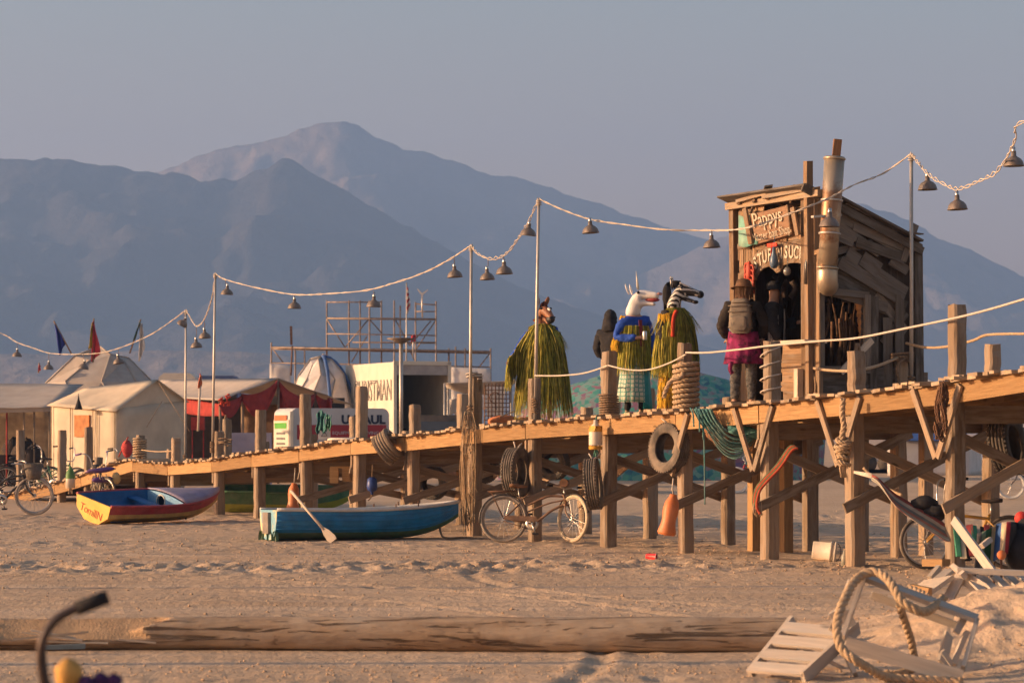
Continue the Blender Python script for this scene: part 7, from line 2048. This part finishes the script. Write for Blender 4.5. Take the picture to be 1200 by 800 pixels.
# painted dome behind the masked figures
m, nt, b = _nodes('painted_mosaic')
tc = nt.nodes.new('ShaderNodeTexCoord').outputs['Object']
v = nt.nodes.new('ShaderNodeTexVoronoi'); v.inputs['Scale'].default_value = 5.5; nt.links.new(tc, v.inputs['Vector'])
sp = nt.nodes.new('ShaderNodeSeparateColor'); nt.links.new(v.outputs['Color'], sp.inputs[0])
n_ = noise_tex(nt, .55, 3, .6, tc)
ad = nt.nodes.new('ShaderNodeMath'); ad.operation = 'MULTIPLY_ADD'; ad.inputs[1].default_value = .35; nt.links.new(sp.outputs[0], ad.inputs[0]); nt.links.new(n_, ad.inputs[2])
cr = ramp(nt, ad.outputs[0], [(.32, (.02, .06, .12)), (.48, (.03, .16, .20)), (.60, (.06, .26, .20)), (.70, (.16, .28, .26)), (.82, (.24, .10, .14)), (.95, (.10, .08, .20))])
nt.links.new(cr, b.inputs['Base Color']); b.inputs['Roughness'].default_value = .8; bump(nt, b, noise_tex(nt, 3, 3), .3)
pd_ = dome(772, 104, 6.3, 3.95, 'wide low dome painted in teal, blue and pink patches behind the masked figures', m, 5, 18, 8, ry=3.5, flat=False, ribs=False)
# tents right of the pier
bt = empty('blue_roof_tent', G(1130, 112), 0, 'white-walled tent with a blue roof seen under the right end of the pier', 'tent', world=True)
sheet('wall', (W(1040, 516, 112), W(1135, 516, 112), g0(W(1135, 516, 112)), g0(W(1040, 516, 112))), M_WHITECV, bt, wav=.1)
sheet('roof', (W(1040, 516, 111.6), W(1135, 516, 111.6), W(1128, 490, 114.5), W(1050, 490, 114.5)), mat('blue_tarp_roof', (.05, .11, .30), .7, .2, 3), bt, sag=.1)
sheet('wall', (W(1135, 516, 112), W(1150, 514, 116), g0(W(1150, 514, 116)), g0(W(1135, 516, 112))), M_WHITECV, bt, wav=.1)
ct = empty('canopy_tent', G(1075, 120), 0, 'pale canopy whose roof just shows over the deck right of the hut', 'tent', world=True)
a_ = W(1060, 448, 120); b2 = W(1096, 447, 120); tp = W(1078, 441, 121.5)
sheet('roof', (a_, b2, tp, tp + Vector((-.05, .05, 0))), M_WHITECV, ct); sheet('roof', (b2 + Vector((0, 3, 0)), a_ + Vector((0, 3, 0)), tp + Vector((-.05, .05, 0)), tp), M_WHITECV, ct)
for p in (a_, b2, a_ + Vector((0, 3, 0)), b2 + Vector((0, 3, 0))):
    mb = MB(); mb.tube([p, g0(p)], .05, 6); mb.build('leg', M_STEEL, ct)
rv(1008, 1048, 118, 527, 'small white trailer with dark window seen under the pier below the hut', M_FW, 'trailer', 'trailer')
rv(1152, 1215, 125, 512, 'long blue-grey camper low behind the right end of the pier', mat('rv_bluegrey', (.16, .20, .30), .6, .15, 2))
e = empty('cooler_stack', G(1194, 100), 0, 'red and white boxes piled far off at the right edge under the deck', 'boxes', world=True)
for k, (z, m_) in enumerate(((.4, M_FW), (1.1, M_FR), (1.7, M_FW))):
    mb = MB(); mb.box(G(1196, 100) + Vector((.05 * k, 0, z)), (.8, .6, .62)); mb.build('box', m_, e)
# ---------------------------------------------------------------- foreground
rng.seed(77)
# big log
mb = MB(); rows = []
XL, XR = -4.75, 2.25
n, k = 260, 48
CUT = set()
for i in range(n + 1):
    u = i / n; x = XL + (XR - XL) * u
    yc = 22.75 + .10 * math.sin(u * 5) - .1 * u; zc = .135 + .01 * u
    row = []
    for j in range(k + 1):
        a = 2 * math.pi * (j % k) / k
        r_ = .128 + .018 * u + .014 * noise.noise(Vector((x * .9, math.cos(a) * 1.2, math.sin(a) * 1.2))) - .010 * max(0, noise.noise(Vector((x * .8, a * 5.5 if a < math.pi else (2 * math.pi - a) * 5.5, 2))) - .25) + .005 * noise.noise(Vector((x * 7, math.cos(a) * 5, math.sin(a) * 5)))
        cy_, cz_ = r_ * math.cos(a), r_ * math.sin(a)
        if x < -2.75:      # the log has split: a flat torn face slopes to the camera
            lim = .050 + .018 * noise.noise(Vector((x * 3, 2, 3))) + max(0, (x + 2.95 + .12 * math.sin(a * 3))) * .45
            s_ = (-cy_ * .62 + cz_ * .78)
            if s_ > lim: d_ = (s_ - lim) * (.97 + .03 * noise.noise(Vector((x * 9, a * 9, 4)))); cy_ += d_ * .62; cz_ -= d_ * .78; CUT.add((i, j % k))
            if x < -4.1: f = max(.25, 1 - (-4.1 - x) * 1.1 + .2 * noise.noise(Vector((a * 2, x * 5, 1)))); cy_ *= f; cz_ *= f
        row.append(Vector((x, yc + cy_, zc + cz_ - .01)))
    rows.append(row)
L_uv = []
mb.grid(rows)
o = mb.uv
mb.uv = [[(u_[1] * 7, u_[0] * .9 + 1) for u_ in fc] for fc in mb.uv]
mb.add([(XR, 22.65, .14)] + [tuple(p) for p in rows[-1][:-1]], [(0, j + 1, (j + 1) % k + 1) for j in range(k)])
m, nt, b = _nodes('log_timber')
tc = nt.nodes.new('ShaderNodeTexCoord').outputs['Object']
c = mixcol(nt, ramp(nt, noise_tex(nt, 1, 4, .6, tc, (1.3, 9, 9), .5), [(.3, 0.0), (.7, 1.0)]), (.25, .165, .105), (.46, .335, .225))
c = mixcol(nt, ramp(nt, noise_tex(nt, 2.2, 5, .7, tc), [(.45, 0.0), (.7, .8)]), c, (.44, .35, .265))
ck = ramp(nt, noise_tex(nt, 1, 3, .6, tc, (.9, 26, 26), .8), [(.36, .85), (.42, 0.0)])
c = mixcol(nt, ck, c, (.07, .045, .03))
c = mixcol(nt, ramp(nt, noise_tex(nt, 5.5, 3, .6, tc, (1, 1.6, 1.6)), [(.64, 0.0), (.72, .75)]), c, (.13, .08, .05))
nt.links.new(c, b.inputs['Base Color']); b.inputs['Roughness'].default_value = .9; b.inputs['Specular IOR Level'].default_value = .2
ih = nt.nodes.new('ShaderNodeMath'); ih.operation = 'SUBTRACT'; nt.links.new(noise_tex(nt, 7, 5, .7, tc, (.5, 2, 2)), ih.inputs[0]); nt.links.new(ck, ih.inputs[1])
bump(nt, b, ih.outputs[0], .7, .02)
for q in range(n * k):
    i, j = divmod(q, k)
    if {(i, j), (i, (j + 1) % k), (i + 1, j), (i + 1, (j + 1) % k)} <= CUT: mb.mi[q] = 1
lg = mb.build('log', [m, mat('split_wood', (.45, .29, .165), .85, .2, 9, bmp=.5)], loc=Vector((0, 22.75, 0)))
tag(lg, 'long weathered log lying on the dust, split open at its left end', 'log')
mb = MB()
for q in range(5): a = rng.uniform(-4.0, -2.9); mb.beam((a, 22.55, .06 + rng.uniform(0, .12)), (a + rng.uniform(.2, .6), 22.56 + rng.uniform(-.03, .03), .06 + rng.uniform(0, .1)), .013, .013, rnd=.003)
sp_ = mb.build('splinters', W_PALE, lg, loc=Vector((0, 22.75, 0)))
mb = MB(); mb.beam(W(45, 758.5, 22.3), W(100, 756.5, 22.35), .05, .035, rnd=.003)
tag(mb.build('slat', mat('grey_blue_slat', (.17, .20, .20), .7, .2, 6), loc=W(70, 758, 22.3)), 'short grey-blue slat lying against the split end of the log', 'plank')

# near bicycle, only its bars reach into view
nb = bicycle((-.506, 8.75, 0), R(189), R(3.4), 'near out-of-focus bicycle handlebar with a black grip at the bottom left', M_BLKP, r=.34, wb=1.0, bar='swept', turn=0, k=1.1, bar_m=mat('dark_bar_metal', (.07, .05, .045), .5, .3, 9, metal=.3))
for o in nb.children:
    if o.name.startswith(('saddle', 'seat_post')): o.location.z = -.12
e = empty('flower_bunch', W(80, 790, 8.9), 0, 'yellow and purple flowers tied to the near bicycle at the bottom edge', 'flowers')
mb = MB(); mb.blob((0, 0, 0), (.045, .045, .05), 12, 8, jit=.08); mb.build('yellow_bloom', mat('yellow_petals', (.55, .30, .08), .8, .2, 20), e)
for dx in (.06, .10, .14):
    mb = MB(); mb.blob((dx, rng.uniform(-.02, .02), -.03 + rng.uniform(-.015, .01)), (.028, .028, .028), 9, 6, jit=.15); mb.build('purple_bloom', mat('purple_petals', (.06, .02, .09), .8, .3, 20), e)
mb = MB()
for dx in (0, .06, .10, .14): mb.tube(smoothpath([(dx, 0, -.03), (dx * .5 + .03, 0, -.2), (.08, .0, -.35)], 4), .006, 5)
mb.build('stems', M_GRN, e)

# broken slatted chair and the thick rope
W_CHAIR = wood('whitewashed_timber', (.40, .33, .27), (.54, .46, .38), grey=(.44, .40, .36), tint=.18)
ch = empty('wooden_chair', G(1000, 20.3), 0, 'broken whitewashed slatted chair tipped over beside the sand heap', 'chair', world=True)
L0, L1 = W(878, 796, 20.25), W(929, 726, 20.75); R0, R1 = W(941, 797, 19.95), W(1005, 734, 20.45)
for z in (L0, R0): z.z = .02
nrm = (L1 - L0).cross(R0 - L0).normalized()
mb = MB(); mb.beam(L0, L1, .035, .075, up=nrm, rnd=.003); mb.build('side_rail', W_CHAIR, ch)
mb = MB(); mb.beam(R0, R1, .035, .10, up=nrm, rnd=.003); mb.build('side_rail', W_CHAIR, ch)
up_n = nrm if nrm.x < 0 else -nrm
for f in (.07, .31, .56, .80):
    a, b_ = L0.lerp(L1, f), R0.lerp(R1, f)
    mb = MB(); mb.beam(a + up_n * .03, b_ + up_n * .03, .115, .022, up=up_n, rnd=.003); mb.build('slat', W_CHAIR, ch)
pz = W(1003, 797, 20.1); pz.z = .02
mb = MB(); mb.beam(R0.lerp(R1, .62) + Vector((.03, .02, 0)), pz, .03, .10, up=(0, -1, 0)); mb.build('leg', W_CHAIR, ch)
pz = W(985, 790, 20.9); pz.z = .02
mb = MB(); mb.beam(L0.lerp(L1, .7), pz, .03, .09, up=(0, -1, 0)); mb.build('leg', W_CHAIR, ch)
TL_, TR_, BR_, BL_ = W(1013, 674, 20.15), W(1147, 724, 20.0), W(1127, 790, 19.75), W(987, 748, 19.8)
dn = Vector((.10, .34, .05))
def brd(nm, a, b_, w_, h, up=(0, -1, 0), rnd=.003):
    mb = MB(); mb.beam(a, b_, w_, h, up=up, rnd=rnd); mb.build(nm, W_CHAIR, ch)
brd('frame_rail', TL_, BL_, .09, .03, up=(1, 0, 0)); brd('frame_rail', W(998, 680, 20.45), W(975, 738, 20.2), .05, .03)
brd('frame_board', BL_ + Vector((.02, .0, -.03)), BR_ + Vector((0, 0, -.02)), .03, .105, up=(0, 0, 1))
brd('frame_board', TL_ + Vector((.02, .05, -.02)), TR_ + Vector((0, .05, -.01)), .10, .035, up=(0, -.3, 1))
brd('frame_board', W(1021, 697, 20.25), W(1122, 733, 20.15), .03, .055, up=(0, 0, 1))
brd('frame_board', W(1040, 700, 20.6), W(1118, 722, 20.5), .03, .05, up=(0, 0, 1))
brd('end_slat', TR_ + Vector((-.01, .02, -.02)), W(1128, 783, 19.8), .085, .03, up=(1, 0, 0))
brd('end_slat', W(1130, 724, 20.1), W(1120, 741, 20.05), .05, .03); brd('end_slat', W(1133, 740, 20.05), W(1117, 778, 19.95), .035, .06)
brd('end_slat', W(1112, 742, 20.3), W(1104, 776, 20.2), .10, .02, up=(.6, -.6, 0))
brd('seat_slat', W(1104, 762, 19.95), W(1116, 778, 19.95), .035, .05)
for (a, b_) in (((989, 715), (998, 733)), ((976, 716), (986, 732))): brd('stub', W(*a, 20.2), W(*b_, 20.2), .07, .05)
mb = MB()
pts = [(1106, 699), (1103, 704), (1097, 708), (1088, 715), (1079, 716), (1070, 712), (1057, 704), (1050, 693), (1041, 679), (1027, 670), (1011, 673), (999, 684), (990, 702), (983, 720), (981, 742), (987, 760), (1001, 772), (1020, 784), (1038, 793)]
dd = [20.3, 20.25, 20.1, 19.9, 19.8, 19.78, 19.8, 19.85, 19.95, 20.05, 20.05, 19.95, 19.8, 19.7, 19.6, 19.55, 19.5, 19.6, 19.72]
path = [W(x, y, d) for (x, y), d in zip(pts, dd)]
path += [Vector((W(1058, 0, 19.8).x, 19.72, .035)), Vector((W(1085, 0, 19.7).x, 19.62, .035)), Vector((W(1125, 0, 19.6).x, 19.5, .035))]
rp = empty('thick_rope', path[0], 0, 'thick laid rope looped over the broken chair and trailing on the ground', 'rope', world=True)
twisted_rope(mb, smoothpath(path, 8), .034, 3, .17, 7); mb.build('main_length', M_ROPE, rp)
mb = MB(); twisted_rope(mb, smoothpath([W(1054, 706, 19.95), W(1057, 718, 20.0), W(1063, 736, 20.1), W(1068, 752, 20.2), Vector((W(1072, 764, 20.3).x, 20.3, .1))], 8), .03, 3, .16, 7); mb.build('hanging_length', M_ROPE, rp)
mb = MB(); twisted_rope(mb, smoothpath([W(1072, 781, 20.15), W(1064, 786, 20.1), W(1052, 789, 20.05), W(1034, 791, 20.0)], 8), .032, 3, .16, 7); mb.build('loose_end', M_ROPE, rp)
mb = MB(); twisted_rope(mb, smoothpath([W(1058, 693, 22.2), W(1066, 690, 22.2), W(1078, 695, 22.1), W(1088, 700, 22.0)], 8), .036, 3, .16, 7)
tag(mb.build('thick_rope', M_ROPE, loc=W(1066, 690, 22.2)), 'short thick rope end lying on the sand heap behind the broken chair', 'rope')

# second low chair behind the heap
c2 = empty('wooden_chair', G(1150, 26.8), 0, 'low whitewashed slatted lounger sunk behind the sand heap at the right edge', 'chair', world=True)
def b2_(nm, a, b_, w_, h, up=(0, -1, 0)):
    mb = MB(); mb.beam(a, b_, w_, h, up=up, rnd=.003); mb.build(nm, W_CHAIR, c2)
b2_('back_slat', W(1118, 609, 27.0), W(1164, 671, 26.4), .04, .085, up=(.5, -.6, .5)); b2_('back_slat', W(1150, 640, 27.4), W(1160, 632, 27.5), .05, .06)
b2_('arm', W(1122, 668, 26.3), W(1200, 671, 26.2), .10, .05, up=(0, 0, 1)); b2_('arm', W(1117, 664, 26.5), W(1130, 674, 26.2), .05, .06)
b2_('leg', W(1129, 668, 26.4), W(1106, 712, 26.2), .03, .11, up=(1, -.5, 0)); b2_('side_rail', W(1124, 672, 26.4), W(1172, 703, 26.0), .03, .14, up=(0, 0, 1))
for k in range(5):
    f = k / 4
    b2_('seat_slat', W(1134 + 16 * k, 675, 26.5), W(1160 + 16 * k, 700, 25.7), .10, .022, up=(.2, -.1, 1))
b2_('leg', W(1098, 640, 27.3), W(1099, 640, 27.2), .02, .02) if False else None
# timber offcuts
def off(a, b_, w_, h, m_, label, up=(0, 0, 1), name='timber_offcut'):
    mb = MB(); mb.beam(a, b_, w_, h, up=up, rnd=.003); tag(mb.build(name, m_, loc=a), label, 'wood scrap', 'timber offcuts beside the sand heap')
off(W(1085, 659, 30.0), W(1109, 659, 29.4), .09, .075, W_BEAM, 'short yellow timber block beside the hammock pile, topmost of the offcuts')
off(W(1089, 678, 29.0), W(1100, 665, 29.2), .05, .06, W_PALE, 'upright slanting offcut left of the lounger leg')
off(W(1096, 682, 28.6), W(1113, 668, 28.9), .10, .04, W_PALE, 'dark flat offcut leaning between the slanting one and the lounger leg')
off(W(1070, 691, 26.6), W(1104, 685, 26.2), .32, .04, W_PALE, 'broad flat offcut lying before the pile at the edge of the heap', up=(-.1, -.5, .7))
off(W(1067, 688, 26.2), W(1090, 693, 26.0), .05, .07, W_BEAM, 'yellow-ended offcut under the broad flat board')
# striped blanket over a camp chair
cc = empty('camp_chair', G(1180, 29.6), 0, 'black camp chair half covered at the right edge of the picture', 'chair', world=True)
mb = MB(); mb.blob(W(1196, 645, 29.6), (.17, .2, .23), 12, 9, jit=.06); mb.blob(W(1205, 630, 29.7), (.2, .2, .2), 12, 9, jit=.06); mb.build('seat_sling', M_BLACK, cc)
for dx, dy in ((-.2, -.2), (.2, -.2), (-.2, .25), (.2, .25)):
    mb = MB(); p = W(1192, 660, 29.6) + Vector((dx, dy, 0)); mb.tube([Vector((p.x, p.y, 0)), Vector((p.x * 1.0, p.y, .55))], .014, 6); mb.build('leg', M_IRON, cc)
mb = MB(); rows = []
for i in range(15):
    v = i / 14; row = []
    for j in range(13):
        u = j / 12
        px = 1146 + 46 * u; base = 612 + 5 * math.cos(u * 3.2) * 1.2 + 8 * abs(u - .55)
        if v < .3: y = base + 2; d = 30.1 - v * 2.2
        else: y = base + 2 + (v - .3) / .7 * (50 - 14 * u); d = 29.44 - .1 * math.sin(u * 9 + v * 2)
        row.append(W(px - 4 * v + 2 * math.sin(j * 1.7) * v, y, d))
    rows.append(row)
mb.grid(rows)
o = mb.build('striped_blanket', stripes('serape_stripes', [(.05, .045, .05), (.14, .20, .12), (.02, .10, .04), (.55, .45, .30), (.03, .09, .26), (.55, .45, .30), (.42, .03, .04), (.03, .028, .03)], 1.0, 'x'), loc=W(1165, 640, 29.6)); md = o.modifiers.new('t', 'SOLIDIFY'); md.thickness = .015
tag(o, 'blanket in green, cream, blue, red and black stripes hung over the camp chair', 'blanket')
mb = MB()
for k in range(8): mb.beam(W(1121 + 5 * k, 618 + rng.uniform(-3, 3), 29.9), W(1124 + 5 * k, 655 + rng.uniform(-8, 6), 29.7), .06, .03, m=k % 4, rnd=.01)
tag(mb.build('cloth_strips', [mat('strip_green', (.05, .22, .13), .9, .3, 6), mat('strip_cream', (.5, .42, .3), .9, .2, 6), M_BLACK, mat('strip_red', (.3, .05, .05), .9, .3, 6)], loc=W(1140, 640, 29.8)), 'heap of coloured cloth strips left of the striped blanket', 'cloth')
mb = MB(); mb.blob(W(1197, 607, 29.9), (.075, .075, .075), 12, 8)
tag(mb.build('red_hat', mat('cap_red', (.5, .04, .03), .7, .2, 8), loc=W(1197, 607, 29.9)), 'small red hat on top of the black camp chair', 'hat')
mb = MB(); mb.lathe([(.001, .01), (.045, .006), (.05, -.01), (.001, -.01)], Matrix.Translation(W(1174, 650, 29.25)) @ Matrix.Rotation(R(90), 4, 'X'), 14)
tag(mb.build('reflector', M_ORG, loc=W(1174, 650, 29.25)), 'round orange reflector in front of the striped blanket', 'reflector')
# bucket, stake, cup
p = Vector((W(966, 0, 38.4).x, 38.4, .13)); q = Matrix.Translation(p) @ Matrix.Rotation(R(96), 4, 'Y') @ Matrix.Rotation(R(10), 4, 'X')
e = empty('bucket', p, 0, 'white plastic bucket lying on its side under the pier below the hut', 'bucket')
Mq = Matrix.Rotation(R(97), 4, 'Y') @ Matrix.Rotation(R(8), 4, 'X')
mb = MB(); mb.lathe([(.001, -.16), (.115, -.16), (.12, -.15), (.13, .13), (.145, .13), (.145, .16), (.125, .16), (.11, -.14), (.001, -.145)], Mq, 18); mb.build('body', M_WHT, e)
mb = MB(); mb.lathe([(.132, .07), (.142, .075), (.142, .1), (.132, .105)], Mq, 18); mb.build('rim', M_WHT, e)
mb = MB(); mb.tube([Mq @ Vector((.14 * math.cos(a), .14 * math.sin(a), .12 + .1 * math.sin(a))) for a in [R(q_) for q_ in range(0, 181, 15)]], .005, 5); mb.build('handle', M_IRON, e)
p = Vector((W(990, 0, 36.9).x, 36.9, 0)); mb = MB(); mb.lathe([(.001, .21), (.02, .21), (.024, .17), (.045, .13), (.048, .0), (.001, .0)], Matrix.Translation(p), 12)
tag(mb.build('bottle', mat('dusty_bottle', (.30, .28, .22), .5, .2, 8), loc=p), 'dusty grey bottle standing on the ground beside the white bucket', 'bottle')
p = Vector((W(763, 0, 38.6).x, 38.6, .05)); e = empty('cup', p, 0, 'red plastic cup lying on the open dust before the pier', 'cup')
Mq = Matrix.Rotation(R(95), 4, 'Y') @ Matrix.Rotation(R(20), 4, 'X')
mb = MB(); mb.lathe([(.001, -.07), (.034, -.07), (.048, .07), (.052, .075), (.046, .075), (.032, -.06), (.001, -.062)], Mq, 16); mb.build('body', mat('cup_red', (.55, .03, .03), .4, .1, 8), e)
mb = MB(); mb.lathe([(.049, .072), (.054, .076), (.049, .08), (.046, .076)], Mq, 16); mb.build('rim', M_FW, e)
# posts beyond the left edge whose long thin shadows cross the dust
for y_, h_, lab in ((40.4, 3.2, 'thin post beyond the left edge, its shadow crossing the dust before the boats'), (31.6, 3.2, 'tall thin post beyond the left edge, its shadow crossing the dust behind the log'), (21.25, 3.0, 'thin post beyond the left edge, its shadow crossing the dust before the log')):
    mb = MB(); mb.tube([(-.19 * y_ - 3.4, y_, 0), (-.19 * y_ - 3.4, y_, h_ + .4)], .09, 10)
    tag(mb.build("marker_post", W_POST, loc=Vector((-.19 * y_ - 3.4, y_, 0))), lab, 'post')
